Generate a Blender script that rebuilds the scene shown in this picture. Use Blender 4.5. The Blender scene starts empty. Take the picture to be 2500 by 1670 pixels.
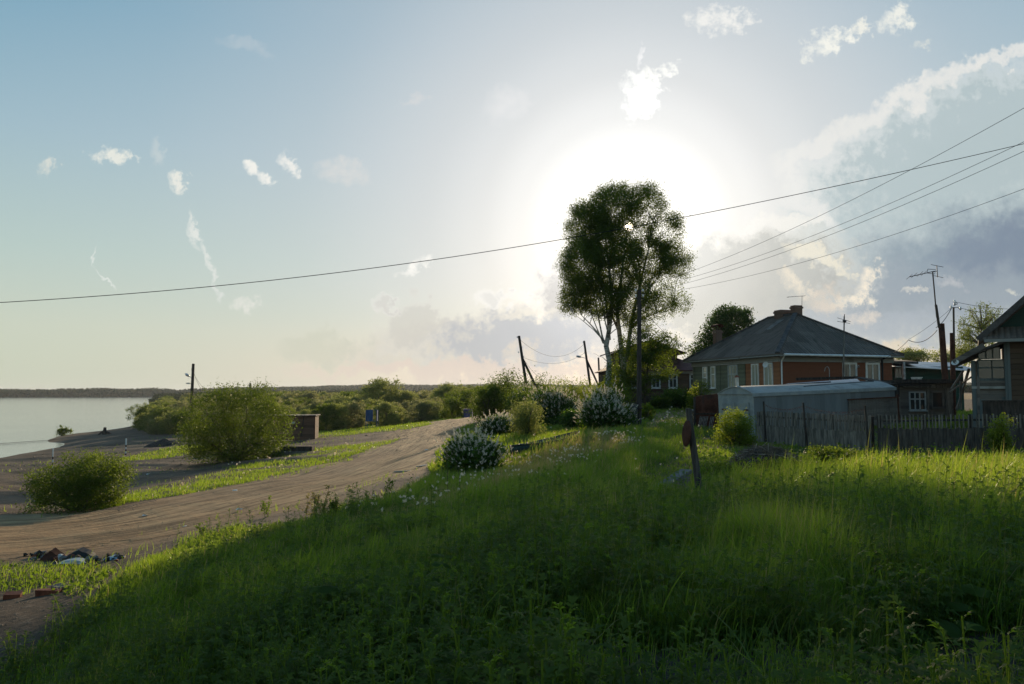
import bpy, math, random
import numpy as np
from mathutils import Vector, Matrix

SC = bpy.context.scene
COL = SC.collection
rng = np.random.default_rng(7)
random.seed(7)

# ------------------------------------------------------------------ camera
F = 1944.0                                   # focal length in photo pixels (28 mm on 36 mm)
HE = 7.0                                     # eye height above the water
PITCH = math.atan(122.0 / F)
cam_d = bpy.data.cameras.new('camera')
cam_d.sensor_width = 36.0
cam_d.lens = 36.0 * F / 2500.0
cam_d.clip_start = 0.05
cam_d.clip_end = 20000.0
cam = bpy.data.objects.new('camera', cam_d)
cam.location = (0, 0, HE)
cam.rotation_euler = (math.radians(90) + PITCH, 0, 0)
COL.objects.link(cam)
SC.camera = cam

CP, SP = math.cos(PITCH), math.sin(PITCH)
def P(px, py, d):
    """world point that stands d metres in front of the camera (along y)"""
    a = (px - 1250.0) / F; b = (835.0 - py) / F
    t = d / (CP - b * SP)
    return Vector((a * t, d, HE + t * (SP + b * CP)))
def PD(px, py, drop):
    """world point on the level that lies drop metres under the eye"""
    a = (px - 1250.0) / F; b = (835.0 - py) / F
    t = -drop / (SP + b * CP)
    return Vector((a * t, t * (CP - b * SP), HE - drop))
def to_px(x, y, z):
    z = z - HE
    f = y * CP + z * SP
    u = -y * SP + z * CP
    f = np.maximum(f, 1e-3)
    return 1250.0 + F * x / f, 835.0 - F * u / f

# ------------------------------------------------------------------ sun and sky
SUN_PX = P(1535, 553, 1.0) - Vector((0, 0, HE))
SUN_DIR = SUN_PX.normalized()
SUN_EL = math.asin(SUN_DIR.z)
SUN_AZ = math.atan2(SUN_DIR.x, SUN_DIR.y)
sun_d = bpy.data.lights.new('sun', 'SUN')
sun_d.energy = 5.0
sun_d.angle = math.radians(0.6)
sun_d.color = (1.0, 0.77, 0.50)
sun = bpy.data.objects.new('sun', sun_d)
sun.rotation_euler = (-SUN_DIR).to_track_quat('-Z', 'Y').to_euler()
sun.location = SUN_DIR * 300
COL.objects.link(sun)

SC.view_settings.view_transform = 'Standard'
SC.view_settings.look = 'None'
SC.view_settings.exposure = 0.0
SC.view_settings.gamma = 1.0
SC.cycles.max_bounces = 7
SC.cycles.diffuse_bounces = 3
SC.cycles.glossy_bounces = 3
SC.cycles.transmission_bounces = 4
SC.cycles.volume_bounces = 0
SC.cycles.sample_clamp_indirect = 6.0
SC.cycles.caustics_reflective = False
SC.cycles.caustics_refractive = False

class NT:
    """small helper to write node maths"""
    def __init__(self, tree):
        self.t = tree; self.n = tree.nodes; self.l = tree.links
    def new(self, kind, **kw):
        n = self.n.new(kind)
        for k, v in kw.items(): setattr(n, k, v)
        return n
    def put(self, sock, v):
        if hasattr(v, 'links') or isinstance(v, bpy.types.NodeSocket): self.l.new(v, sock)
        elif isinstance(v, (tuple, list)) and sock.type == 'RGBA' and len(v) == 3: sock.default_value = (*v, 1)
        else: sock.default_value = v
    def m(self, op, a, b=None, c=None, clamp=False):
        n = self.new('ShaderNodeMath', operation=op, use_clamp=clamp)
        self.put(n.inputs[0], a)
        if b is not None: self.put(n.inputs[1], b)
        if c is not None: self.put(n.inputs[2], c)
        return n.outputs[0]
    def mr(self, v, a, b, c=0.0, d=1.0, smooth=True):
        n = self.new('ShaderNodeMapRange', interpolation_type='SMOOTHSTEP' if smooth else 'LINEAR')
        self.put(n.inputs[0], v)
        for i, k in enumerate((a, b, c, d)): self.put(n.inputs[1 + i], k)
        return n.outputs[0]
    def mix(self, f, a, b, mode='MIX'):
        n = self.new('ShaderNodeMix', data_type='RGBA', blend_type=mode)
        n.clamp_factor = True
        self.put(n.inputs[0], f); self.put(n.inputs[6], a); self.put(n.inputs[7], b)
        return n.outputs[2]
    def ramp(self, v, stops, interp='LINEAR'):
        n = self.new('ShaderNodeValToRGB')
        n.color_ramp.interpolation = interp
        e = n.color_ramp.elements
        while len(e) < len(stops): e.new(0.5)
        for k, (p, c) in zip(range(len(stops)), stops):
            e[k].position = p; e[k].color = (*c, 1) if len(c) == 3 else c
        self.put(n.inputs[0], v)
        return n.outputs[0]
    def noise(self, vec, scale, detail=4, rough=0.55, dim='3D', dist=0.0):
        n = self.new('ShaderNodeTexNoise', noise_dimensions=dim)
        self.put(n.inputs['Vector'], vec)
        n.inputs['Scale'].default_value = scale; n.inputs['Detail'].default_value = detail
        n.inputs['Roughness'].default_value = rough; n.inputs['Distortion'].default_value = dist
        return n
    def mapping(self, vec, loc=(0, 0, 0), rot=(0, 0, 0), scale=(1, 1, 1), kind='POINT'):
        n = self.new('ShaderNodeMapping', vector_type=kind)
        self.put(n.inputs[0], vec)
        n.inputs[1].default_value = loc; n.inputs[2].default_value = rot; n.inputs[3].default_value = scale
        return n.outputs[0]
    def vm(self, op, a, b=None, scale=None):
        n = self.new('ShaderNodeVectorMath', operation=op)
        self.put(n.inputs[0], a)
        if b is not None: self.put(n.inputs[1], b)
        if scale is not None: self.put(n.inputs['Scale'], scale)
        return n

def build_sky():
    w = bpy.data.worlds.new('World'); SC.world = w; w.use_nodes = True
    w.node_tree.nodes.clear()
    T = NT(w.node_tree)
    sky = T.new('ShaderNodeTexSky', sky_type='NISHITA')
    sky.sun_disc = False; sky.sun_elevation = SUN_EL; sky.sun_rotation = SUN_AZ
    sky.altitude = 0; sky.air_density = 1.0; sky.dust_density = 2.0; sky.ozone_density = 1.5
    nish = T.vm('SCALE', sky.outputs[0], scale=0.10).outputs[0]
    tc = T.new('ShaderNodeTexCoord').outputs['Generated']
    sep = T.new('ShaderNodeSeparateXYZ'); T.l.new(tc, sep.inputs[0])
    x, y, z = sep.outputs
    el = T.m('MULTIPLY', T.m('ARCSINE', z), 180 / math.pi)
    sunv = T.new('ShaderNodeCombineXYZ')
    for i in range(3): sunv.inputs[i].default_value = SUN_DIR[i]
    th = T.m('MULTIPLY', T.m('ARCCOSINE', T.vm('DOT_PRODUCT', tc, sunv.outputs[0]).outputs['Value']), 180 / math.pi)
    # clear air, thin high haze
    base = T.ramp(T.m('DIVIDE', el, 60.0, clamp=True), SKY_BASE)
    pink = T.m('MULTIPLY', T.mr(th, 42, 12), T.mr(el, 6, 0))
    base = T.mix(T.m('MULTIPLY', pink, 0.8), base, (0.76, 0.64, 0.54))
    tn = T.m('DIVIDE', th, 60.0, clamp=True)
    veil = T.ramp(tn, SKY_VEIL, 'LINEAR')
    base = T.mix(T.m('MULTIPLY', veil, T.mr(el, 1.0, 9.0, 0.55, 1.0)), base, (0.605, 0.645, 0.68))
    glow = T.ramp(tn, SKY_GLOW, 'EASE')
    col = T.mix(0.93, nish, base)
    # coordinates on the tangent plane that faces north: features of this evening's clouds, fixed in the sky
    ys = T.m('MAXIMUM', y, 0.05)
    uv = T.new('ShaderNodeCombineXYZ')
    T.l.new(T.m('MULTIPLY', T.m('DIVIDE', x, ys), F / 100), uv.inputs[0])
    T.l.new(T.m('MULTIPLY', T.m('DIVIDE', z, ys), F / 100), uv.inputs[1]); uv.inputs[2].default_value = 1.0
    uv = uv.outputs[0]                      # one unit is 100 photo pixels: x from the middle, y up from the horizon
    front = T.mr(y, 0.15, 0.4)
    nz = T.noise(uv, 0.9, 4, 0.6, dim='2D')
    fine = T.noise(T.vm('ADD', uv, (1.3, 9.1, 0)).outputs[0], 3.2, 6, 0.65, dim='2D')
    w1 = T.vm('SCALE', T.vm('MULTIPLY', T.vm('SUBTRACT', nz.outputs['Color'], (0.5, 0.5, 0.5)).outputs[0], (1, 1, 0)).outputs[0], scale=1.3).outputs[0]
    w2 = T.vm('SCALE', T.vm('MULTIPLY', T.vm('SUBTRACT', fine.outputs['Color'], (0.5, 0.5, 0.5)).outputs[0], (1, 1, 0)).outputs[0], scale=0.42).outputs[0]
    warp = T.vm('ADD', uv, T.vm('ADD', w1, w2).outputs[0]).outputs[0]
    warps = T.vm('ADD', uv, T.vm('ADD', T.vm('SCALE', w1, scale=0.45).outputs[0], w2).outputs[0]).outputs[0]
    fn = T.m('SUBTRACT', fine.outputs[0], 0.5)
    clear = col
    for c in CLOUDS:
        px, py, rx, ry, ang, soft, k, body, rim, op = c
        cx, cy = (px - 1250) / 100, (957 - py) / 100; rx /= 100; ry /= 100
        ca, sa = math.cos(math.radians(ang)), math.sin(math.radians(ang))
        src = T.new('ShaderNodeVectorMath', operation='MULTIPLY_ADD')      # keeps the clouds evaluated one after another
        T.l.new(col, src.inputs[0]); src.inputs[1].default_value = (1e-7,) * 3
        T.l.new(warp if (rx > 1 or ry > 1) else warps, src.inputs[2])
        v = src.outputs[0]
        c1 = T.vm('DOT_PRODUCT', v, (ca / rx, sa / rx, -(cx * ca + cy * sa) / rx)).outputs['Value']
        c2 = T.vm('DOT_PRODUCT', v, (-sa / ry, ca / ry, -(-cx * sa + cy * ca) / ry)).outputs['Value']
        d = T.m('MULTIPLY_ADD', c2, c2, T.m('MULTIPLY_ADD', c1, c1, T.m('MULTIPLY', fn, k * (1.6 if rx > 1 else 3.2))))
        a = T.mr(d, 1.15, -0.25, 0.0, min(1.0, op * 1.15), smooth=False) if (rx <= 1 and rim is None) else T.mr(d, 1.0, (1.0 - soft) ** 2, 0.0, op, smooth=soft > 0.55)
        cc = body
        if rim is not None:
            cc = T.mix(T.mr(d, (1.0 - soft * 0.75 - 0.16) ** 2, (1.0 - soft * 0.3) ** 2, smooth=False), body, rim)
        col = T.mix(a, col, cc)
    col = T.mix(front, clear, col)
    col = T.vm('ADD', col, glow).outputs[0]
    # the sun itself, small
    disc = T.mr(th, 0.36, 0.16)
    col = T.vm('ADD', col, T.vm('SCALE', (1.0, 0.85, 0.6), scale=T.m('MULTIPLY', disc, 30.0)).outputs[0]).outputs[0]
    bg = T.new('ShaderNodeBackground'); out = T.new('ShaderNodeOutputWorld')
    T.l.new(col, bg.inputs[0]); bg.inputs[1].default_value = 1.0
    T.l.new(bg.outputs[0], out.inputs[0])
    w.cycles.sampling_method = 'MANUAL'; w.cycles.sample_map_resolution = 1024

SKY_BASE = [(0.0, (0.58, 0.63, 0.50)), (0.07, (0.58, 0.64, 0.53)), (0.15, (0.47, 0.60, 0.56)), (0.27, (0.34, 0.50, 0.58)),
            (0.40, (0.19, 0.385, 0.52)), (0.55, (0.11, 0.29, 0.44)), (1.0, (0.08, 0.2, 0.40))]
def g3(v): return (v, v, v)
SKY_VEIL = [(0.0, g3(1.0)), (0.16, g3(0.95)), (0.25, g3(0.80)), (0.38, g3(0.45)), (0.55, g3(0.18)), (0.75, g3(0.0)), (1.0, g3(0.0))]
SKY_GLOW = [(0.0, g3(0.60)), (0.05, g3(0.43)), (0.09, g3(0.28)), (0.13, g3(0.16)), (0.18, g3(0.07)), (0.25, g3(0.02)), (0.4, g3(0.0)), (1.0, g3(0.0))]
W = (0.80, 0.80, 0.77)
# px, py, rx, ry, angle, softness, raggedness, body, rim, opacity
CLOUDS = [
    # the wide storm sheet on the right and its anvil edge
    (2410, 345, 545, 215, 21, 0.40, 0.7, (0.46, 0.55, 0.57), (0.80, 0.82, 0.79), 0.85),
    (2330, 500, 560, 230, 20, 0.8, 0.5, (0.45, 0.54, 0.56), None, 0.75),
    (2480, 650, 620, 200, 10, 0.8, 0.3, (0.25, 0.32, 0.385), None, 0.95),
    (2500, 600, 260, 110, 12, 0.9, 0.3, (0.18, 0.23, 0.32), None, 0.6),
    (2250, 740, 520, 110, 0, 0.8, 0.3, (0.34, 0.39, 0.44), None, 0.7),
    (1830, 700, 330, 175, 8, 0.4, 0.6, (0.50, 0.50, 0.46), (0.80, 0.78, 0.70), 0.8),
    (2080, 800, 320, 70, 0, 0.6, 0.5, (0.42, 0.47, 0.52), None, 0.7),
    # anvil edge: long bright streamer
    (2470, 118, 150, 20, 22, 1.0, 0.8, W, None, 0.8),
    (2300, 190, 190, 32, 24, 1.0, 0.8, W, None, 0.85),
    (2130, 275, 200, 42, 28, 1.0, 0.8, W, None, 0.85),
    (1985, 355, 140, 36, 38, 1.0, 0.8, W, None, 0.85),
    (1935, 420, 80, 34, -55, 1.0, 0.9, W, None, 0.8),
    (1990, 500, 120, 34, -40, 1.0, 0.9, W, None, 0.8),
    (1880, 545, 170, 26, 8, 0.9, 0.9, (0.88, 0.86, 0.80), None, 0.8),
    (2010, 640, 110, 26, -22, 0.8, 1.2, (0.85, 0.80, 0.66), None, 0.85),
    (1940, 690, 60, 20, -35, 0.9, 1.2, (0.80, 0.73, 0.60), None, 0.8),
    (2112, 690, 20, 64, -28, 0.7, 1.3, (0.90, 0.82, 0.68), None, 0.9),
    (2090, 728, 60, 14, 10, 0.7, 1.3, (0.88, 0.80, 0.66), None, 0.9),
    (2120, 775, 60, 24, 10, 0.9, 1.3, (0.72, 0.66, 0.58), None, 0.7),
    (2010, 735, 60, 36, -20, 0.9, 1.2, (0.74, 0.66, 0.56), None, 0.7),
    (2240, 703, 34, 8, 5, 0.9, 0.9, (0.75, 0.72, 0.64), None, 0.8),
    (2330, 690, 44, 14, -15, 0.9, 0.8, (0.55, 0.56, 0.57), None, 0.6),
    (2475, 715, 14, 9, 0, 0.8, 0.8, (0.7, 0.7, 0.62), None, 0.8),
    # warm clear gap under the storm
    (2300, 865, 440, 36, 2, 0.8, 0.3, (0.72, 0.63, 0.50), None, 0.85),
    # middle bank
    (1150, 850, 400, 85, 4, 0.8, 0.5, (0.66, 0.63, 0.56), None, 0.75),
    (1010, 800, 120, 80, 0, 0.35, 0.9, (0.62, 0.60, 0.55), (0.78, 0.75, 0.69), 0.6),
    (1390, 710, 130, 120, 0, 0.5, 0.9, (0.52, 0.50, 0.48), (0.92, 0.90, 0.84), 0.8),
    (1260, 830, 240, 85, 5, 0.4, 0.9, (0.50, 0.515, 0.54), (0.66, 0.64, 0.60), 0.85),
    (1480, 830, 280, 80, -3, 0.7, 0.5, (0.55, 0.555, 0.57), None, 0.75),
    (1150, 905, 520, 30, 0, 0.8, 0.3, (0.77, 0.65, 0.56), None, 0.85),
    (1210, 722, 74, 34, 2, 0.7, 0.7, (0.80, 0.78, 0.73), (1.0, 0.97, 0.92), 0.9),
    (1290, 760, 100, 10, 14, 0.9, 0.8, (0.86, 0.80, 0.68), None, 0.8),
    (940, 745, 36, 30, -20, 0.35, 0.9, (0.68, 0.66, 0.62), (0.92, 0.90, 0.86), 0.6),
    (1275, 858, 46, 30, 20, 0.7, 1.2, (0.80, 0.70, 0.56), None, 0.75),
    (780, 850, 140, 45, 0, 0.6, 0.7, (0.60, 0.61, 0.50), None, 0.5),
    # small puffs
    (250, 370, 60, 22, -4, 0.7, 1.5, (0.78, 0.80, 0.74), None, 0.95),
    (100, 397, 24, 20, -20, 0.8, 1.6, (0.66, 0.70, 0.66), None, 0.85),
    (425, 440, 26, 26, -20, 0.8, 1.6, (0.80, 0.81, 0.75), None, 0.9),
    (599, 407, 17, 17, 30, 0.7, 1.6, (0.88, 0.88, 0.83), None, 0.95),
    (634, 430, 24, 17, -10, 0.7, 1.6, (0.88, 0.88, 0.83), None, 0.95),
    (700, 396, 22, 30, 25, 0.8, 1.6, (0.86, 0.86, 0.82), None, 0.9),
    (830, 415, 75, 34, -10, 1.0, 0.9, (0.72, 0.72, 0.70), None, 0.6),
    (370, 362, 16, 40, 18, 1.0, 0.6, (0.58, 0.65, 0.66), None, 0.7),
    (595, 740, 46, 20, 5, 0.8, 1.2, (0.80, 0.80, 0.74), None, 0.8),
    (1010, 655, 46, 14, 28, 1.0, 1.0, (1.0, 0.98, 0.92), None, 0.8),
    (1240, 240, 70, 55, 10, 1.0, 0.6, (0.80, 0.80, 0.80), None, 0.5),
    (1010, 226, 38, 11, 5, 1.0, 0.8, (0.7, 0.7, 0.7), None, 0.5),
    (590, 95, 80, 18, -14, 1.0, 0.7, (0.5, 0.58, 0.63), None, 0.5),
    (1572, 222, 54, 64, 0, 0.7, 1.3, (1.2, 1.2, 1.15), None, 0.95),
    (1600, 165, 24, 30, 20, 0.9, 1.6, (1.0, 1.0, 0.95), None, 0.85),
    (1640, 152, 22, 18, 30, 0.9, 1.6, (1.0, 1.0, 0.95), None, 0.8),
    (1568, 118, 10, 30, 0, 0.9, 1.4, (0.9, 0.9, 0.9), None, 0.8),
    (1770, 25, 95, 40, 4, 0.9, 1.6, (0.86, 0.86, 0.83), None, 0.85),
    (2040, 80, 78, 30, 20, 0.9, 1.6, (0.90, 0.90, 0.83), None, 0.85),
    (2125, 40, 32, 24, 10, 0.9, 1.5, (0.85, 0.85, 0.78), None, 0.85),
    (2215, 25, 52, 40, 20, 0.9, 1.5, (0.85, 0.86, 0.8), None, 0.85),
    (2270, 95, 30, 12, 30, 0.9, 1.5, (0.7, 0.73, 0.7), None, 0.7),
    # broken old vapour trails
    (462, 560, 9, 52, 14, 0.9, 1.1, (0.76, 0.79, 0.75), None, 0.85),
    (492, 625, 10, 36, 10, 0.9, 1.2, (0.76, 0.79, 0.75), None, 0.85),
    (515, 690, 8, 42, 18, 0.9, 1.1, (0.74, 0.77, 0.73), None, 0.8),
    (224, 630, 4, 28, -8, 1.0, 0.3, (0.76, 0.80, 0.76), None, 0.9),
    (247, 680, 4, 36, 42, 1.0, 0.3, (0.76, 0.80, 0.76), None, 0.9),
]
build_sky()

# ------------------------------------------------------------------ helpers
def link(o, parent=None):
    COL.objects.link(o)
    if parent is not None: o.parent = parent
    return o
def tag(o, label=None, cat=None, group=None, kind=None):
    if label: o['label'] = label
    if cat: o['category'] = cat
    if group: o['group'] = group
    if kind: o['kind'] = kind
    return o
def empty(name, loc, label, cat, group=None, rz=0.0):
    o = bpy.data.objects.new(name, None); o.location = loc; o.rotation_euler = (0, 0, rz)
    o.empty_display_size = 0.3
    link(o); return tag(o, label, cat, group)
def copy_tree(o, parent=None):
    c = o.copy(); COL.objects.link(c); c.parent = parent
    for ch in list(o.children): copy_tree(ch, c)
    return c
def mesh_np(name, V, Fq=None, Ft=None, mat=None, parent=None, col=None, smooth=False, uv=None, mats=None, midx=None):
    """mesh from numpy arrays: quads Fq (n,4), triangles Ft (m,3)"""
    me = bpy.data.meshes.new(name)
    V = np.asarray(V, dtype=np.float32)
    nq = 0 if Fq is None else len(Fq); nt = 0 if Ft is None else len(Ft)
    loops = np.concatenate([np.asarray(Fq, dtype=np.int32).ravel() if nq else np.zeros(0, np.int32),
                            np.asarray(Ft, dtype=np.int32).ravel() if nt else np.zeros(0, np.int32)])
    starts = np.concatenate([np.arange(nq, dtype=np.int32) * 4, nq * 4 + np.arange(nt, dtype=np.int32) * 3])
    me.vertices.add(len(V)); me.vertices.foreach_set('co', V.ravel())
    me.loops.add(len(loops)); me.loops.foreach_set('vertex_index', loops)
    me.polygons.add(nq + nt); me.polygons.foreach_set('loop_start', starts)
    if smooth: me.polygons.foreach_set('use_smooth', np.ones(nq + nt, dtype=bool))
    if col is not None:
        at = me.attributes.new('Col', 'FLOAT_COLOR', 'POINT')
        c = np.ones((len(V), 4), dtype=np.float32); c[:, :col.shape[1]] = col
        at.data.foreach_set('color', c.ravel())
    if midx is not None: me.polygons.foreach_set('material_index', np.asarray(midx, dtype=np.int32))
    me.update(calc_edges=True)
    if uv is not None:
        l = me.uv_layers.new(name='UVMap'); l.data.foreach_set('uv', np.asarray(uv, dtype=np.float32)[loops].ravel())
    for mm in (mats or ([mat] if mat else [])): me.materials.append(mm)
    o = bpy.data.objects.new(name, me)
    return link(o, parent)

class MB:
    """collects boxes, beams and tubes; build() links them as one mesh object"""
    def __init__(self): self.v = []; self.f = []; self.uv = {}; self.mi = []; self.cur = 0
    def face(self, pts, uvs=None):
        i = len(self.v); self.v.extend([tuple(p) for p in pts])
        if uvs is not None: self.uv[len(self.f)] = uvs
        self.f.append(tuple(range(i, i + len(pts)))); self.mi.append(self.cur)
        return self
    def hexa(self, c):
        i = len(self.v); self.v.extend([tuple(p) for p in c])
        for f in ((0, 3, 2, 1), (4, 5, 6, 7), (0, 1, 5, 4), (1, 2, 6, 5), (2, 3, 7, 6), (3, 0, 4, 7)):
            self.f.append(tuple(i + k for k in f)); self.mi.append(self.cur)
        return self
    def box(self, x0, x1, y0, y1, z0, z1):
        return self.hexa([(x0, y0, z0), (x1, y0, z0), (x1, y1, z0), (x0, y1, z0), (x0, y0, z1), (x1, y0, z1), (x1, y1, z1), (x0, y1, z1)])
    def beam(self, a, b, w, h, up=(0, 0, 1)):
        a = Vector(a); b = Vector(b); d = (b - a).normalized(); up = Vector(up)
        s = d.cross(up)
        if s.length < 1e-4: s = d.cross(Vector((1, 0, 0)))
        s.normalize(); u = s.cross(d)
        s *= w / 2; u *= h / 2
        return self.hexa([a - s - u, a + s - u, b + s - u, b - s - u, a - s + u, a + s + u, b + s + u, b - s + u])
    def tube(self, pts, rad, n=8, cap=True):
        pts = [Vector(p) for p in pts]
        if not hasattr(rad, '__len__'): rad = [rad] * len(pts)
        base = len(self.v); prev = None
        for k, p in enumerate(pts):
            d = (pts[min(k + 1, len(pts) - 1)] - pts[max(k - 1, 0)]).normalized()
            if prev is None:
                s = d.cross(Vector((0, 0, 1)))
                if s.length < 1e-3: s = Vector((1, 0, 0))
                s.normalize()
            else: s = (prev - d * prev.dot(d)).normalized()
            prev = s; u = d.cross(s)
            for j in range(n):
                an = 2 * math.pi * j / n
                self.v.append(tuple(p + (s * math.cos(an) + u * math.sin(an)) * rad[k]))
        for k in range(len(pts) - 1):
            for j in range(n):
                a = base + k * n + j; b = base + k * n + (j + 1) % n
                self.f.append((a, b, b + n, a + n)); self.mi.append(self.cur)
        if cap:
            self.f.append(tuple(base + j for j in range(n))[::-1]); self.mi.append(self.cur)
            self.f.append(tuple(base + (len(pts) - 1) * n + j for j in range(n))); self.mi.append(self.cur)
        return self
    def build(self, name, mat, parent=None, smooth=False, loc=None):
        me = bpy.data.meshes.new(name)
        me.from_pydata(self.v, [], self.f); 
        ms = mat if isinstance(mat, (list, tuple)) else [mat]
        for m_ in ms: me.materials.append(m_)
        if len(ms) > 1: me.polygons.foreach_set('material_index', self.mi)
        if smooth: me.polygons.foreach_set('use_smooth', [True] * len(self.f))
        if self.uv:
            l = me.uv_layers.new(name='UVMap')
            for fi, uvs in self.uv.items():
                for li, q in zip(me.polygons[fi].loop_indices, uvs): l.data[li].uv = q
        me.update()
        o = bpy.data.objects.new(name, me)
        if loc is not None: o.location = loc
        return link(o, parent)

# ------------------------------------------------------------------ materials
def new_mat(name):
    m = bpy.data.materials.new(name); m.use_nodes = True
    m.node_tree.nodes.clear()
    T = NT(m.node_tree); T.out = T.new('ShaderNodeOutputMaterial')
    return m, T
def principled(T, col, rough=0.8, metal=0.0, spec=0.3, normal=None):
    p = T.new('ShaderNodeBsdfPrincipled')
    T.put(p.inputs['Base Color'], col); T.put(p.inputs['Roughness'], rough)
    p.inputs['Metallic'].default_value = metal; p.inputs['Specular IOR Level'].default_value = spec
    if normal is not None: T.l.new(normal, p.inputs['Normal'])
    return p
def bump(T, h, strength=0.5, dist=0.02):
    b = T.new('ShaderNodeBump'); b.inputs['Strength'].default_value = strength; b.inputs['Distance'].default_value = dist
    T.put(b.inputs['Height'], h); return b.outputs[0]
def obj_co(T): return T.new('ShaderNodeTexCoord').outputs['Object']

def mat_plain(name, c, rough=0.7, metal=0.0, var=0.25, scale=3.0, spec=0.3, stretch=(1, 1, 1), dirt=None, bmp=0.3):
    """weathered surface: base colour with irregular worn and dirty patches"""
    m, T = new_mat(name)
    co = T.mapping(obj_co(T), scale=stretch)
    n = T.noise(co, scale, 6, 0.65); n2 = T.noise(T.mapping(co, (3, 1, 7)), scale * 5, 4, 0.6)
    lo = tuple(k * (1 - var) for k in c); hi = tuple(min(1, k * (1 + var)) for k in c)
    col = T.mix(T.mr(n.outputs[0], 0.35, 0.65), lo, hi)
    col = T.mix(T.mr(n2.outputs[0], 0.45, 0.75, 0, 0.5), col, tuple(k * (1 - var) for k in c))
    if dirt: col = T.mix(T.mr(n.outputs[0], 0.52, 0.62, 0, 0.8), col, dirt)
    p = principled(T, col, rough, metal, spec, bump(T, n2.outputs[0], bmp, 0.01))
    T.l.new(p.outputs[0], T.out.inputs[0]); return m
def mat_boards(name, c, pitch=0.15, axis='Z', var=0.3, rough=0.8, depth=0.02, dirt=(0.05, 0.045, 0.04)):
    """painted boards: one tone per board, dark joint, flaking"""
    m, T = new_mat(name)
    co = obj_co(T); sep = T.new('ShaderNodeSeparateXYZ'); T.l.new(co, sep.inputs[0])
    s = {'X': 0, 'Y': 1, 'Z': 2}[axis]
    q = T.m('DIVIDE', sep.outputs[s], pitch)
    fr = T.m('FRACT', q); idn = T.m('FLOOR', q)
    wn = T.new('ShaderNodeTexWhiteNoise', noise_dimensions='1D'); T.l.new(idn, wn.inputs['W'])
    st = [1.0, 1.0, 1.0]; st[s] = 7.0
    st = tuple(st) if axis == 'Z' else tuple(6.0 if i == s else (0.5 if i == 2 else 1.0) for i in range(3))
    n = T.noise(T.mapping(co, scale=st), 3.0, 6, 0.7)
    n2 = T.noise(co, 1.1, 5, 0.65)
    col = T.mix(wn.outputs[0], tuple(k * (1 - var * .6) for k in c), tuple(min(1, k * (1 + var * .6)) for k in c))
    col = T.mix(T.mr(n.outputs[0], 0.5, 0.75, 0, 0.7), col, tuple(k * 0.6 for k in c))
    col = T.mix(T.mr(n2.outputs[0], 0.55, 0.7, 0, 0.5), col, dirt)
    groove = T.m('ADD', T.mr(fr, 0.0, 0.08, 1, 0), T.mr(fr, 0.92, 1.0, 0, 1))
    h = T.m('SUBTRACT', T.m('MULTIPLY', n.outputs[0], 0.25), groove)
    p = principled(T, col, rough, 0, 0.25, bump(T, h, 0.8, depth))
    T.l.new(p.outputs[0], T.out.inputs[0]); return m
def mat_wave(name, c, pitch=0.13, var=0.3, rough=0.75, metal=0.0, moss=None, depth=0.04):
    """corrugated sheet, waves along u of the UV map, rows of sheets along v"""
    m, T = new_mat(name)
    uv = T.new('ShaderNodeTexCoord').outputs['UV']; sep = T.new('ShaderNodeSeparateXYZ'); T.l.new(uv, sep.inputs[0])
    wv = T.m('SINE', T.m('MULTIPLY', sep.outputs[0], 2 * math.pi / pitch))
    row = T.m('FRACT', T.m('DIVIDE', sep.outputs[1], 1.55))
    rid = T.m('FLOOR', T.m('DIVIDE', sep.outputs[1], 1.55)); cid = T.m('FLOOR', T.m('DIVIDE', sep.outputs[0], 1.1))
    wn = T.new('ShaderNodeTexWhiteNoise', noise_dimensions='1D'); T.l.new(T.m('MULTIPLY_ADD', rid, 17.3, cid), wn.inputs['W'])
    n = T.noise(T.mapping(uv, scale=(1.5, 0.35, 1)), 2.2, 6, 0.7); n2 = T.noise(uv, 9.0, 4, 0.7)
    col = T.mix(wn.outputs[0], tuple(k * (1 - var * .5) for k in c), tuple(k * (1 + var * .5) for k in c))
    col = T.mix(T.mr(n.outputs[0], 0.4, 0.7), col, tuple(k * 0.55 for k in c))
    col = T.mix(T.mr(n2.outputs[0], 0.5, 0.8, 0, .6), col, tuple(min(1, k * 1.7) for k in c))
    col = T.mix(T.mr(wv, -0.2, -0.9, 0, .55), col, tuple(k * 0.45 for k in c))  # wave valleys darkened in colour to read as shade
    if moss: col = T.mix(T.mr(n.outputs[0], 0.56, 0.66, 0, .7), col, moss)
    h = T.m('ADD', T.m('MULTIPLY', wv, 0.5), T.mr(row, 0.0, 0.05, -0.8, 0))
    p = principled(T, col, rough, metal, 0.12 if metal == 0 else 0.4, bump(T, h, 1.0, depth))
    T.l.new(p.outputs[0], T.out.inputs[0]); return m
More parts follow.
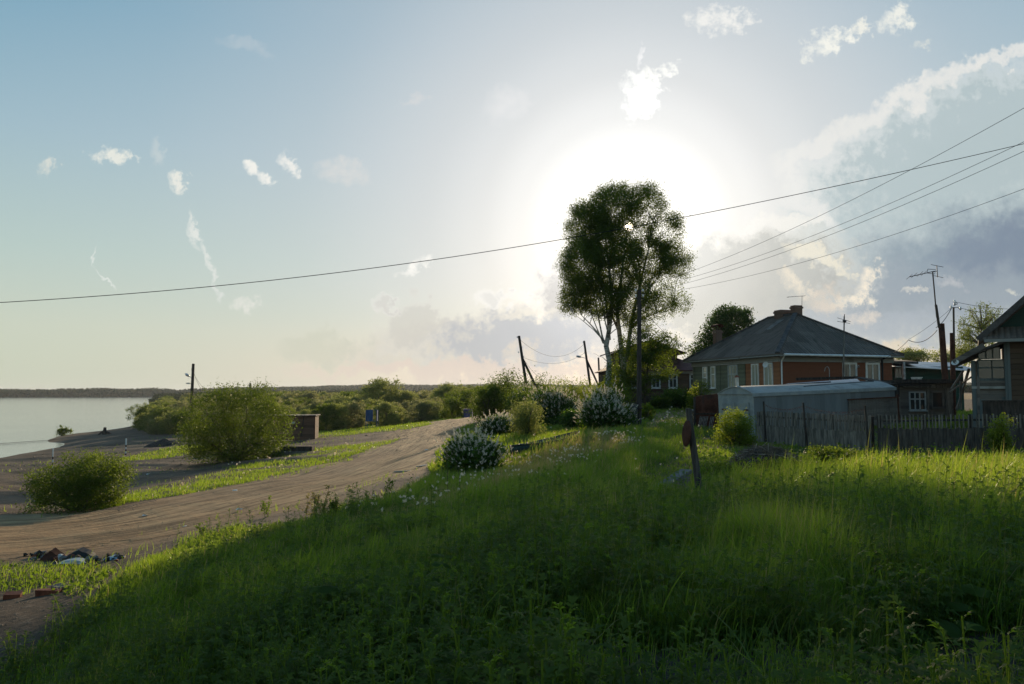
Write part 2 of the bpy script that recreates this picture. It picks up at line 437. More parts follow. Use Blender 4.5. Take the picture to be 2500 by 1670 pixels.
def mat_leaf(name, c, trans=(0.30, 0.42, 0.04), tf=0.45, var=0.35, rough=0.55, spec=0.18):
    """leaf with light coming through; tone from the Col attribute"""
    m, T = new_mat(name)
    at = T.new('ShaderNodeAttribute', attribute_name='Col')
    s = T.new('ShaderNodeSeparateColor'); T.l.new(at.outputs['Color'], s.inputs[0])
    r, g = s.outputs[0], s.outputs[1]
    c1 = tuple(k * (1 - var) for k in c); c2 = (c[0] * (1 + var) * 1.15, c[1] * (1 + var), c[2] * (1 - var * .3))
    col = T.mix(r, c1, c2)
    col = T.mix(g, col, (0.30, 0.23, 0.10))          # dry, straw coloured
    tc1 = tuple(k * (1 - var * .7) for k in trans); tc2 = (trans[0] * 1.3, trans[1] * 1.15, trans[2])
    tcol = T.mix(r, tc1, tc2)
    tcol = T.mix(g, tcol, (0.60, 0.44, 0.18))
    p = principled(T, col, rough, 0, spec)
    t = T.new('ShaderNodeBsdfTranslucent'); T.l.new(tcol, t.inputs[0])
    mx = T.new('ShaderNodeMixShader'); mx.inputs[0].default_value = tf
    T.l.new(p.outputs[0], mx.inputs[1]); T.l.new(t.outputs[0], mx.inputs[2])
    T.l.new(mx.outputs[0], T.out.inputs[0]); return m
def mat_glass(name, c=(0.02, 0.025, 0.03), rough=0.04):
    m, T = new_mat(name)
    n = T.noise(obj_co(T), 1.5, 3)
    p = principled(T, c, rough, 0, 0.9, bump(T, n.outputs[0], 0.05, 0.05))
    T.l.new(p.outputs[0], T.out.inputs[0]); return m

# ------------------------------------------------------------------ terrain
# ground levels: (photo x, photo y, metres under the eye) -> a point in the world
GP = [
 (0,1670,2.6),(300,1670,2.1),(700,1670,1.8),(1250,1670,1.75),(1800,1670,1.75),(2500,1670,1.75),
 (0,1520,2.55),(200,1520,2.35),(500,1560,1.95),(0,1440,2.8),(200,1420,2.7),(0,1380,2.95),(200,1370,2.9),
 (400,1400,2.15),(640,1330,1.95),(640,1292,2.0),(900,1400,1.8),(900,1270,2.0),(1100,1230,2.0),(1250,1400,1.7),(1300,1220,1.95),
 (1700,1400,1.65),(2200,1400,1.65),(2500,1400,1.6),(1500,1210,1.9),(1700,1215,1.85),(2100,1175,1.8),(2500,1160,1.75),(2500,1250,1.7),(2100,1250,1.7),
 (1650,1150,2.15),(1850,1150,2.1),(2000,1120,2.15),(2200,1115,2.1),(2400,1110,2.05),(2500,1100,2.0),
 # road
 (0,1340,3.05),(0,1270,3.2),(0,1240,3.4),(300,1325,3.05),(300,1225,3.25),(480,1275,3.05),(480,1195,3.3),(640,1240,3.0),(640,1165,3.25),(850,1205,2.85),(850,1120,3.1),
 (1000,1140,2.65),(980,1080,2.95),(1060,1085,2.6),(1060,1045,2.75),(1130,1026,2.55),(1080,1028,2.65),(1180,1019,2.4),
 # flats and beach left
 (200,1235,3.75),(0,1200,4.2),(330,1180,3.9),(330,1140,4.4),(560,1125,4.2),(470,1150,4.0),(700,1110,3.7),(800,1100,3.3),(900,1075,3.2),
 (0,1160,5.2),(160,1150,5.1),(307,1110,5.2),(400,1085,5.4),(500,1085,5.0),(620,1090,4.4),(768,1066,4.0),(700,1075,4.2),(905,1046,3.9),(1000,1036,3.7),(1140,1018,3.2),
 (0,1124,6.75),(100,1105,6.75),(180,1094,6.75),(130,1076,6.85),(200,1072,6.7),(255,1062,6.6),(340,1045,6.6),(300,1075,6.3),(400,1055,6.0),(500,1050,5.6),(600,1040,5.3),
 (0,1110,7.25),(90,1090,7.2),(160,1083,7.12),(60,1072,7.4),(0,1060,7.9),(150,1057,7.2),(230,1050,7.3),(300,1037,7.3),(340,1015,7.4),(100,1040,8.2),(0,1010,9),(200,1000,9),
 (370,1015,6.6),(450,1010,6.2),(700,1015,5.6),(900,1010,5.2),(1050,1003,4.6),(380,990,6.7),(500,985,6.5),(800,985,6.2),(1100,985,5.0),
 # the bank in the middle
 (1020,1160,2.5),(1100,1150,2.45),(1200,1140,2.3),(1120,1060,2.55),(1210,1060,2.4),(1300,1075,2.15),(1250,1110,2.2),(1400,1090,2.0),(1300,1150,2.05),(1500,1120,1.95),
 (1470,1048,1.85),(1560,1048,1.75),(1650,1060,1.75),(1320,1020,2.2),(1420,1010,1.7),(1550,1000,1.35),(1650,1000,1.3),(1620,985,1.05),(1480,980,1.1),(1250,1000,2.6),
 # yards right
 (1720,1045,1.75),(1850,1078,2.05),(1950,1090,2.1),(2125,1095,2.05),(2300,1090,1.95),(2500,1085,1.9),(2180,1035,1.5),(2300,1020,1.4),(2450,1030,1.55),
 (1700,990,1.3),(1900,991,1.3),(2150,1000,1.35),
]
EXTRA = [(-60, 5.5, 60, 0), ]
_g = []
for px, py, dr in GP:
    p = PD(px, py, dr)
    r = math.hypot(p.x, p.y); _g.append((math.atan2(p.x, p.y), math.log(r), p.z))
def _ex(px, d, z):
    x = (px - 1250) / F * d; _g.append((math.atan2(x, d), math.log(math.hypot(x, d)), z))
for px, d, z in [(1600,85,6.4),(1800,75,6.2),(2100,75,6.1),(2450,75,6.1),(1400,110,5.2),(1700,120,6.5),(2200,120,6.6),(1250,130,4.0),
                 (400,330,1.2),(700,330,1.6),(1000,330,2.2),(1300,330,3.5),(1800,330,6.5),(2400,330,6.5),(150,330,-2.5),(0,330,-3),(-250,100,-1.2),(-250,330,-4),
                 (310,250,-0.7),(370,300,-0.4),(350,215,-0.3),(-250,40,3.2),(2750,30,5.2),(2750,100,6.2),(2750,330,6.5),(2750,10,5.3),(-250,10,4.2),(-300,20,3.9),(1250,3.0,5.25),(0,3,4.6),(2500,3,5.3)]:
    _ex(px, d, z)
_g = np.array(_g)
KA = 3.0
def _phi(r2): return 0.5 * r2 * np.log(r2 + 1e-9)
ACP = np.column_stack([_g[:, 0] * KA, _g[:, 1]])
_d2 = ((ACP[:, None, :] - ACP[None]) ** 2).sum(-1)
NCP = len(ACP)
_M = np.zeros((NCP + 3, NCP + 3)); _M[:NCP, :NCP] = _phi(_d2) + np.eye(NCP) * 0.004
_M[:NCP, NCP:] = np.column_stack([np.ones(NCP), ACP]); _M[NCP:, :NCP] = _M[:NCP, NCP:].T
WCP = np.linalg.solve(_M, np.concatenate([_g[:, 2], np.zeros(3)]))
def hash_noise(x, y, seed=0):
    xi = np.floor(x).astype(np.int64); yi = np.floor(y).astype(np.int64); fx = x - xi; fy = y - yi
    fx = fx * fx * (3 - 2 * fx); fy = fy * fy * (3 - 2 * fy)
    def h(a, b):
        v = (a * 374761393 + b * 668265263 + seed * 974711) & 0xffffffff
        v = ((v ^ (v >> 13)) * 1274126177) & 0xffffffff
        return ((v ^ (v >> 16)) & 0xffff) / 65535.0
    return (h(xi, yi) * (1 - fx) + h(xi + 1, yi) * fx) * (1 - fy) + (h(xi, yi + 1) * (1 - fx) + h(xi + 1, yi + 1) * fx) * fy
def fbm(x, y, s, o=4, seed=0):
    v = 0; a = 0.5; f = 1.0 / s
    for k in range(o): v = v + a * (hash_noise(x * f, y * f, seed + k) - 0.5) * 2; a *= 0.5; f *= 2.03
    return v

# road centre line in the world (for ruts)
ROAD_PX = [(-500,1350,3.1),(0,1300,3.1),(300,1268,3.1),(480,1232,3.1),(640,1198,3.1),(850,1158,2.95),(1005,1105,2.8),(1080,1062,2.7),(1120,1034,2.58),(1160,1023,2.5)]
_rc = np.array([[*PD(a, b, c)][:2] for a, b, c in ROAD_PX])
_rc = np.vstack([_rc, _rc[-1] + (_rc[-1] - _rc[-2]) * 2.0])
_t = np.linspace(0, len(_rc) - 1, 200)
ROADC = np.column_stack([np.interp(_t, range(len(_rc)), _rc[:, k]) for k in (0, 1)])
for _k in range(3): ROADC[3:-3] = (ROADC[:-6] + ROADC[1:-5] + ROADC[2:-4] + ROADC[3:-3] + ROADC[4:-2] + ROADC[5:-1] + ROADC[6:]) / 7
_seg = np.diff(ROADC, axis=0); _sl = np.hypot(_seg[:, 0], _seg[:, 1]); _cum = np.concatenate([[0], np.cumsum(_sl)])
def road_uv(x, y):
    """signed distance across and distance along the road"""
    x = np.asarray(x, float).ravel(); y = np.asarray(y, float).ravel()
    bd = np.full(x.shape, 1e9); ba = np.zeros(x.shape); bs = np.zeros(x.shape)
    for k in range(len(_seg)):
        dx, dy = _seg[k]; L = max(_sl[k], 1e-6)
        t = np.clip(((x - ROADC[k, 0]) * dx + (y - ROADC[k, 1]) * dy) / L ** 2, 0, 1)
        ex = x - ROADC[k, 0] - t * dx; ey = y - ROADC[k, 1] - t * dy
        d = np.hypot(ex, ey); s = np.sign(ex * dy - ey * dx)
        q = d < bd; bd[q] = d[q]; ba[q] = (_cum[k] + t * L)[q]; bs[q] = s[q]
    return bd * np.where(bs == 0, 1, bs), ba
def in_poly(px, py, poly):
    px = np.asarray(px); py = np.asarray(py); c = np.zeros(px.shape, bool); n = len(poly); j = n - 1
    for i in range(n):
        xi, yi = poly[i]; xj, yj = poly[j]
        q = ((yi > py) != (yj > py)) & (px < (xj - xi) * (py - yi) / ((yj - yi) if yj != yi else 1e-9) + xi)
        c ^= q; j = i
    return c

def base_h(x, y):
    x = np.asarray(x, float); y = np.asarray(y, float); sh = x.shape
    x = x.ravel(); y = y.ravel()
    az = np.clip(np.arctan2(x, y), -0.72, 0.72); r = np.hypot(x, y)
    lr = np.log(np.clip(r, 2.6, 330.0))
    out = np.empty(x.shape)
    for s in range(0, len(x), 60000):
        e = s + 60000
        d2 = (az[s:e, None] * KA - ACP[None, :, 0]) ** 2 + (lr[s:e, None] - ACP[None, :, 1]) ** 2
        out[s:e] = _phi(d2) @ WCP[:NCP] + WCP[NCP] + WCP[NCP + 1] * az[s:e] * KA + WCP[NCP + 2] * lr[s:e]
    # behind the camera the ground evens out
    bk = np.clip((np.abs(np.arctan2(x, y)) - 0.8) / 0.8, 0, 1)
    out = out * (1 - bk) + bk * 5.2
    # beyond: low land and the wooded far bank
    z_far = np.clip(-1.5 + (np.arctan2(x, y) + 0.45) * 40, -2.0, 2.5)
    k = np.clip((r - 300) / 300, 0, 1); out = out * (1 - k) + k * z_far
    k = np.clip((r - 1195 - 30 * np.sin(az * 9)) / 60, 0, 1); out = out * (1 - k) + k * 1.6
    return out.reshape(sh)
def ground_h(x, y):
    """terrain height with small relief"""
    x = np.atleast_1d(np.asarray(x, float)); y = np.atleast_1d(np.asarray(y, float))
    z = base_h(x, y)
    r = np.hypot(x, y)
    near = np.clip(1 - (r - 60) / 80, 0.15, 1)
    z = z + fbm(x, y, 3.0, 3, 5) * 0.07 * near + fbm(x, y, 0.7, 2, 9) * 0.02 * near
    return z
def relief(x, y, z, a, s):
    """tyre ruts along the road and bulldozed ridges on the beach"""
    r = np.hypot(x, y)
    inr = np.clip(1 - np.abs(a) / 7.0, 0, 1) ** 0.5 * (r < 110)
    wob = fbm(s * 0.11, a * 0.0, 1.0, 2, 3) * 1.6
    rut = fbm((a + wob) * 1.0, s * 0.05, 0.55, 3, 21) * 0.085 + np.sin((a + wob) * 2 * np.pi / 1.7) * 0.028
    z = z + rut * inr
    u = np.arctan2(x, y)
    beach = np.clip((-0.18 - u) / 0.1, 0, 1) * np.clip((r - 28) / 10, 0, 1) * np.clip((z - 0.02) / 0.6, 0, 1) * (r < 170)
    rd = x * 0.55 + y * 0.83
    z = z + beach * (fbm(rd, x * 0.10, 2.6, 4, 31) * 0.30)
    return z
def ray_ground(px, py):
    """where the sight line through a photo position meets the ground"""
    a = (px - 1250.0) / F; b = (835.0 - py) / F
    ts = np.exp(np.linspace(math.log(3.0), math.log(400.0), 700))
    x = a * ts; y = ts * (CP - b * SP); z = HE + ts * (SP + b * CP)
    h = ground_h(x, y)
    i = np.argmax(z < h)
    if z[i] >= h[i]: i = len(ts) - 1
    return Vector((x[i], y[i], float(h[i])))
def on_ground(px, d):
    """ground point d metres ahead in the direction of photo column px"""
    x = (px - 1250.0) / F * d
    return Vector((x, d, float(ground_h(x, d)[0])))

# ------------------------------------------------------------------ zones on the ground (photo outline -> marked on the terrain)
ZG = {  # tall growth on the near bank and the village side
 'bank': [(-600,1800),(-100,1690),(60,1600),(190,1500),(270,1420),(330,1390),(430,1345),(520,1310),(640,1290),(800,1262),(930,1235),(1010,1190),(1045,1168),
          (1058,1132),(1072,1098),(1105,1060),(1155,1026),(1220,1012),(1250,975),(9000,975),(9000,9000),(-600,9000),(-3000,6000),(-1500,2600)],
 'strip': [(240,1243),(330,1200),(470,1185),(600,1150),(700,1140),(880,1098),(900,1105),(700,1155),(560,1185),(420,1215),(300,1243)],
 'slabs': [(560,1130),(640,1108),(780,1095),(900,1083),(1000,1068),(960,1085),(870,1098),(740,1118),(640,1140),(560,1150)],
 'shore': [(290,1122),(360,1105),(440,1090),(520,1086),(560,1100),(450,1112),(360,1122),(300,1128)],
 'meadow': [(560,1050),(770,1055),(1010,1034),(1120,1022),(1180,1012),(1200,996),(1000,1000),(600,1000),(420,1010),(380,1040)],
 'meadow_low': [(770,1072),(900,1058),(1010,1046),(1060,1034),(1000,1030),(780,1046),(740,1070)],
 'weeds': [(-400,1385),(60,1378),(250,1385),(300,1395),(240,1425),(190,1455),(90,1448),(-400,1460)],
 'sparse': [(300,1245),(600,1215),(850,1155),(990,1098),(900,1083),(700,1118),(560,1150),(330,1200),(240,1230)],
 'shoreline': [(270,1060),(345,1050),(420,1043),(420,1060),(330,1064)],
}
PATH = [(1560,1062),(1600,1010),(1650,1003),(1700,1006),(1690,1030),(1640,1024)]
def zone_mask(x, y, z, soft=True):
    """how strongly plants cover a place, 0..1, and which zone"""
    px, py = to_px(x, y, z)
    r = np.hypot(x, y)
    j = 12 * np.clip(18 / r, 0.15, 1)
    px = px + fbm(x, y, 1.6, 3, 51) * j * 2.2; py = py + fbm(x, y, 1.3, 3, 52) * j
    out = {}
    for k, poly in ZG.items(): out[k] = in_poly(px, py, poly)
    return out, px, py

m_dirt, T = new_mat('packed_sand')
_at = T.new('ShaderNodeAttribute', attribute_name='Col'); _s = T.new('ShaderNodeSeparateColor'); T.l.new(_at.outputs['Color'], _s.inputs[0])
_co = T.new('ShaderNodeTexCoord').outputs['Object']; _uv = T.new('ShaderNodeTexCoord').outputs['UV']
_n = T.noise(_co, 0.35, 6, 0.65); _n2 = T.noise(_co, 6.0, 6, 0.7); _n3 = T.noise(T.mapping(_uv, scale=(3.0, 0.16, 1)), 1.6, 6, 0.6)
_n4 = T.noise(T.mapping(_uv, scale=(9.0, 0.3, 1)), 2.0, 4, 0.6)
_c = T.mix(T.mr(_n.outputs[0], 0.35, 0.65), (0.35, 0.215, 0.105), (0.50, 0.325, 0.165))
_c = T.mix(T.mr(_n3.outputs[0], 0.42, 0.62, 0, 0.75), _c, (0.12, 0.073, 0.038))
_c = T.mix(T.mr(_n4.outputs[0], 0.5, 0.7, 0, 0.5), _c, (0.60, 0.41, 0.22))
_soil = T.mix(T.mr(_n2.outputs[0], 0.35, 0.65), (0.06, 0.045, 0.032), (0.13, 0.10, 0.075))
_wet = T.mix(T.mr(_n2.outputs[0], 0.35, 0.65), (0.05, 0.043, 0.037), (0.085, 0.07, 0.055))
_c = T.mix(_s.outputs[0], _c, _soil)           # red: earth under plants
_c = T.mix(_s.outputs[1], _c, _wet)            # green: wet shore
_beach = T.mix(T.mr(_n.outputs[0], 0.35, 0.65), (0.075, 0.052, 0.034), (0.145, 0.105, 0.07))
_beach = T.mix(T.mr(_n2.outputs[0], 0.5, 0.7, 0, .6), _beach, (0.20, 0.16, 0.115))
_c = T.mix(_s.outputs[2], _c, _beach)
_h = T.m('ADD', T.m('MULTIPLY', _n2.outputs[0], 0.6), T.m('MULTIPLY', _n4.outputs[0], T.m('MULTIPLY_ADD', T.m('MAXIMUM', _s.outputs[0], _s.outputs[2]), -0.9, 0.9)))
_p = principled(T, _c, 0.9, 0, 0.15, bump(T, _h, 1.0, 0.09)); T.l.new(_p.outputs[0], T.out.inputs[0])

def make_ground():
    # one sheet: rings around the camera, fine in front, coarse elsewhere
    az = np.concatenate([np.linspace(-math.pi, -0.80, 60, endpoint=False), np.linspace(-0.80, -0.66, 16, endpoint=False),
                         np.linspace(-0.66, 0.66, 640, endpoint=False), np.linspace(0.66, 0.80, 16, endpoint=False), np.linspace(0.80, math.pi, 60)])
    r = np.concatenate([[0.05, 1.0, 2.0], np.exp(np.linspace(math.log(2.8), math.log(160), 520)), np.exp(np.linspace(math.log(163), math.log(9000), 110))])
    A, R = np.meshgrid(az, r, indexing='xy')
    X = R * np.sin(A); Y = R * np.cos(A)
    Z = ground_h(X.ravel(), Y.ravel())
    a, s = road_uv(X, Y)
    Z = relief(X.ravel(), Y.ravel(), Z, a, s)
    x = X.ravel(); y = Y.ravel()
    zm, px, py = zone_mask(x, y, Z)
    infront = (y > 1) & (np.abs(np.arctan2(x, y)) < 0.75)
    grassy = np.zeros(x.shape)
    for k in zm: grassy = np.maximum(grassy, zm[k].astype(float) * (0.75 if k in ('strip', 'slabs', 'shore', 'weeds') else (0.3 if k == 'sparse' else 1.0)))
    grassy = np.where(infront, grassy, 0.9)
    rr = np.hypot(x, y)
    grassy = np.where(rr > 175, 1.0, grassy)
    path = in_poly(px + fbm(x, y, 1.5, 2, 4) * 20, py + fbm(x, y, 1.5, 2, 6) * 4, PATH) & infront
    grassy = np.where(path, 0.3, grassy)
    wet = np.clip(1 - (Z - 0.05) / 0.30, 0, 1) * (rr < 1100)
    beach = np.clip(np.where(infront, np.clip((np.abs(a) - 3.2 - fbm(x, y, 3.0, 3, 77) * 1.5) / 2.0, 0, 1) * np.clip((-0.02 - np.arctan2(x, y)) / 0.1, 0, 1), 0), 0, 1)
    near_bare = ((py > 1370) & (px < 500)).astype(float); beach = np.maximum(beach, near_bare)
    n = len(az); m = len(r)
    i = (np.arange(m - 1)[:, None] * n + np.arange(n - 1)[None]).ravel()
    Fq = np.column_stack([i, i + 1, i + n + 1, i + n])[:, ::-1]
    col = np.column_stack([grassy, wet, beach])
    uv = np.column_stack([a, s])
    # the road keeps its own faces
    mx = a[Fq].mean(1); my = s[Fq].mean(1); fz = Z[Fq].mean(1)
    fx = x[Fq].mean(1); fy = y[Fq].mean(1)
    w = np.where(a[Fq].mean(1) > 0, 3.7, 3.7) + fbm(fx, fy, 1.6, 3, 13) * 0.9
    q = (np.abs(mx) < w) & (fy > 1.5) & (np.hypot(fx, fy) < 90) & (col[:, 0][Fq].mean(1) < 0.6) & (my > 1.0) & (my < _cum[-1] - 1)
    ground = mesh_np('ground', np.column_stack([x, y, Z]), Fq, None, m_dirt, col=col, smooth=True, uv=uv)
    tag(ground, kind='structure')
    Fr = Fq[q]; used, inv = np.unique(Fr, return_inverse=True)
    V = np.column_stack([x, y, Z + 0.005])[used]
    road = mesh_np('dirt_road', V, inv.reshape(Fr.shape), None, m_dirt, col=col[used], smooth=True, uv=uv[used])
    tag(road, kind='structure')
make_ground()

# ------------------------------------------------------------------ water
m_water, T = new_mat('river_water')
_co = T.new('ShaderNodeTexCoord').outputs['Object']
_a = T.noise(T.mapping(_co, scale=(0.35, 1.0, 1)), 1.2, 4, 0.6); _b = T.noise(_co, 0.02, 3, 0.5)
_p = principled(T, (0.06, 0.075, 0.07), 0.10, 0, 0.8, bump(T, T.m('MULTIPLY', _a.outputs[0], T.mr(_b.outputs[0], 0.4, 0.6, 0.5, 1.0)), 0.6, 0.06))
_p.inputs['IOR'].default_value = 1.33
T.l.new(_p.outputs[0], T.out.inputs[0])
def make_water():
    n = 96
    an = np.linspace(-math.pi, math.pi, n, endpoint=False)
    V = [(0, 0, 0)]; R = [30, 60, 120, 300, 700, 1500, 3000, 6000, 8800]
    for r in R: V += [(r * math.sin(a), r * math.cos(a), 0.0) for a in an]
    Ft = [(0, 1 + (i + 1) % n, 1 + i) for i in range(n)]
    Fq = []
    for k in range(len(R) - 1):
        b = 1 + k * n
        Fq += [(b + i, b + (i + 1) % n, b + n + (i + 1) % n, b + n + i) for i in range(n)]
    o = mesh_np('water', V, np.array(Fq), np.array(Ft), m_water)
    tag(o, kind='structure')
make_water()

# ------------------------------------------------------------------ plants
M_BARK = mat_plain('brown_bark', (0.10, 0.075, 0.055), 0.9, var=0.4, scale=6, stretch=(1, 1, 0.2))
M_LEAF_BIRCH = mat_leaf('birch_leaf', (0.050, 0.080, 0.020), (0.26, 0.36, 0.04), 0.42)
M_LEAF_DARK = mat_leaf('dark_leaf', (0.040, 0.070, 0.020), (0.13, 0.24, 0.03), 0.35)
M_LEAF_WILLOW = mat_leaf('willow_leaf', (0.115, 0.155, 0.050), (0.40, 0.48, 0.13), 0.45)
M_LEAF_WILLOW2 = mat_leaf('grey_willow_leaf', (0.13, 0.155, 0.080), (0.36, 0.40, 0.16), 0.42)
M_LEAF_BUSH = mat_leaf('bush_leaf', (0.060, 0.095, 0.020), (0.20, 0.30, 0.024), 0.44)
M_LEAF_LILAC = mat_leaf('lilac_leaf', (0.035, 0.070, 0.018), (0.15, 0.30, 0.02), 0.35)
M_GRASS = mat_leaf('grass_blade', (0.072, 0.118, 0.026), (0.31, 0.48, 0.032), 0.50, rough=0.45, spec=0.3)
M_WEED = mat_leaf('weed_leaf', (0.058, 0.100, 0.024), (0.24, 0.39, 0.03), 0.44, rough=0.65, spec=0.12)
M_LEAF_SUNTINT = mat_leaf('yellow_green_sun_tint', (0.075, 0.108, 0.020), (0.32, 0.44, 0.03), 0.48)  # yellow green leaf, colour raised so bushes in shade look sunlit
M_PETAL = mat_leaf('white_petal', (0.74, 0.73, 0.67), (0.58, 0.58, 0.50), 0.5, var=0.12)
M_SEED = mat_leaf('seed_head', (0.72, 0.70, 0.64), (0.72, 0.66, 0.52), 0.5, var=0.15)

def unit(v): return v / np.maximum(np.linalg.norm(v, axis=-1, keepdims=True), 1e-9)
def leaves(cent, size, aspect=0.5, hang=0.0, rg=None, flat=0.0, fold=0.15):
    """one diamond leaf per point"""
    rg = rg or rng; n = len(cent)
    l = rg.normal(size=(n, 3)); l[:, 2] -= hang; l = unit(l)
    nn = rg.normal(size=(n, 3)); nn[:, 2] += flat
    w = unit(np.cross(l, nn)); up = np.cross(w, l)
    s = (np.asarray(size) * rg.uniform(0.65, 1.3, n))[:, None]
    a = cent - l * s * 0.5; b = cent + l * s * 0.5
    mid = cent + l * s * 0.05 - up * s * fold
    V = np.stack([a, mid + w * s * aspect * 0.5, b, mid - w * s * aspect * 0.5], 1).reshape(-1, 3)
    Fq = np.arange(n * 4).reshape(-1, 4)
    return V, Fq
def crown_points(lobes, ncl, nleaf, spread, rg, shell=0.5, gap=0.0, gscale=1.0, squash=0.8):
    """clusters of leaf positions filling a union of ellipsoids; returns centres, points, tone"""
    lobes = np.asarray(lobes, float); vol = lobes[:, 3] * lobes[:, 4] * lobes[:, 5]
    wgt = vol ** 0.75; wgt /= wgt.sum()
    out = []
    tries = 0
    while sum(len(o) for o in out) < ncl and tries < 30:
        tries += 1
        m = ncl * 2
        k = rg.choice(len(lobes), m, p=wgt)
        d = unit(rg.normal(size=(m, 3))); rr = rg.uniform(0, 1, m) ** (1 / 3.0)
        rr = rr * (1 - shell) + shell * (0.72 + 0.28 * rg.uniform(0, 1, m))
        p = lobes[k, :3] + d * rr[:, None] * lobes[k, 3:6]
        if gap > 0:
            g = fbm(p[:, 0] + p[:, 1] * 0.7, p[:, 2] + p[:, 1] * 0.6, gscale, 2, 17) + 0.3 * rg.normal(size=m)
            p = p[g > gap - 0.6]
        out.append(p)
    c = np.concatenate(out)[:ncl]
    tone = np.clip(0.5 + 0.28 * rg.normal(size=len(c)), 0, 1)
    pts = np.repeat(c, nleaf, 0) + rg.normal(size=(len(c) * nleaf, 3)) * spread * np.array([1, 1, squash])
    t = np.clip(np.repeat(tone, nleaf) + rg.normal(size=len(pts)) * 0.18, 0, 1)
    return c, pts, t
def branch_mesh(mb, starts, cents, r0, r1, rg, n=4, sag=0.1):
    for s, c in zip(starts, cents):
        s = Vector(s); c = Vector(c); L = (c - s).length
        mid = s.lerp(c, 0.5) + Vector((rg.normal() * 0.06 * L, rg.normal() * 0.06 * L, sag * L))
        mb.tube([s, s.lerp(mid, 0.5) + Vector((0, 0, sag * L * .25)), mid, c], [r0, r0 * 0.8, (r0 + r1) / 2, r1], n, cap=False)

def make_bush(name, base, w, h, depth, label, cat='bush', group=None, mat=None, nclu=260, nleaf=22, leaf=0.07, spread=0.16,
              aspect=0.55, shell=0.55, lobes=None, flowers=0, stems=10, gap=0.25, hang=0.0, seed=1, rz=0.0, tone=0.0, flower_s=0.16, flower_top=-0.15):
    rg = np.random.default_rng(seed)
    e = empty(name, base, label, cat, group, rz)
    if lobes is None:
        lobes = []
        for k in range(9):
            an = rg.uniform(0, 6.28); q = rg.uniform(0.15, 0.62)
            rr = rg.uniform(0.30, 0.46)
            lobes.append((math.cos(an) * q * w / 2, math.sin(an) * q * depth / 2, h * rg.uniform(0.28, 0.66), rr * w * 0.72, rr * depth * 0.72, rr * h * 0.80))
        lobes.append((0, 0, h * 0.55, w * 0.34, depth * 0.34, h * 0.42))
        lobes.append((0, 0, h * 0.22, w * 0.44, depth * 0.44, h * 0.22))
        lobes.append((w * rg.uniform(-.08, .08), -depth * .05, h * 0.10, w * 0.48, depth * 0.48, h * 0.13))
    c, pts, t = crown_points(lobes, nclu, nleaf, spread, rg, shell, gap, max(w, h) * 0.25)
    q = pts[:, 2] > 0.02; pts = pts[q]; t = t[q]
    # a few shoots that leave the outline
    k = rg.choice(len(c), 40); sh = []
    for i in k:
        d = unit(c[i] + np.array([0, 0, h * 0.4]) + rg.normal(size=3) * 0.3); L = rg.uniform(0.08, 0.2) * h
        sh.append(c[i] + d * np.linspace(0, 1, 14)[:, None] * L + rg.normal(size=(14, 3)) * leaf * 0.4)
    sh = np.concatenate(sh); pts = np.concatenate([pts, sh]); t = np.concatenate([t, np.full(len(sh), 0.7)])
    V, Fq = leaves(pts, leaf, aspect, hang, rg)
    t = np.clip(t + tone, 0, 1)
    col = np.repeat(np.column_stack([t, np.zeros(len(t)), np.zeros(len(t))]), 4, 0)
    mesh_np('foliage', V, Fq, None, mat or M_LEAF_BUSH, e, col)
    mb = MB()
    pick = c[rg.choice(len(c), min(stems * 3, len(c)), replace=False)]
    st = np.column_stack([rg.normal(size=len(pick)) * w * 0.05, rg.normal(size=len(pick)) * depth * 0.05, np.full(len(pick), -0.1)])
    branch_mesh(mb, st, pick, 0.012 * h + 0.006, 0.006, rg)
    mb.build('stem', M_BARK, e)
    if flowers:
        # upright flower heads over the outside of the bush
        flowers = int(flowers * 1.5)
        out = c[(c[:, 2] > h * 0.25)]
        nrm = unit(out / np.array([w / 2, depth / 2, h]) * np.array([1, 1, 0.8]))
        sc = (out / np.array([w / 2, depth / 2, h * 0.9])); rad = np.linalg.norm(sc, axis=1)
        order = np.argsort(-rad - 0.25 * rg.uniform(size=len(rad)))[:max(flowers, 1)]
        src = out[order]; src = src[rg.choice(len(src), flowers)] + rg.normal(size=(flowers, 3)) * spread * 1.1
        nn = unit(src - np.array([0, 0, h * 0.2])); src = src + nn * spread * 0.9
        P_ = []; S_ = []
        for k in range(16):
            f = k / 15.0
            P_.append(src + np.column_stack([rg.normal(size=flowers) * flower_s * 0.22 * (1.05 - f), rg.normal(size=flowers) * flower_s * 0.22 * (1.05 - f), np.full(flowers, f * flower_s * 0.6)]) + nn * flower_s * 0.8 * f)
        P_ = np.concatenate(P_)
        V, Fq = leaves(P_, flower_s * 0.42, 0.9, 0, rg, fold=0.3)
        tt = rg.uniform(0.3, 1, len(P_)); col = np.repeat(np.column_stack([tt, np.zeros(len(tt)), tt]), 4, 0)
        mesh_np('flowers', V, Fq, None, M_PETAL, e, col)
    return e

# --- the birch in front of the sun -----------------------------------------
m_birchbark, T = new_mat('birch_bark')
_co = obj_co(T)
_n1 = T.noise(T.mapping(_co, scale=(1.2, 1.2, 4.0)), 2.6, 5, 0.7); _n2 = T.noise(T.mapping(_co, scale=(1, 1, 0.5)), 2.0, 4, 0.6)
_c = T.mix(T.mr(_n1.outputs[0], 0.50, 0.60), (0.46, 0.43, 0.38), (0.05, 0.045, 0.04))
_c = T.mix(T.mr(_n2.outputs[0], 0.55, 0.7, 0, 0.8), _c, (0.14, 0.12, 0.10))
_p = principled(T, _c, 0.75, 0, 0.2, bump(T, _n1.outputs[0], 0.6, 0.03)); T.l.new(_p.outputs[0], T.out.inputs[0])

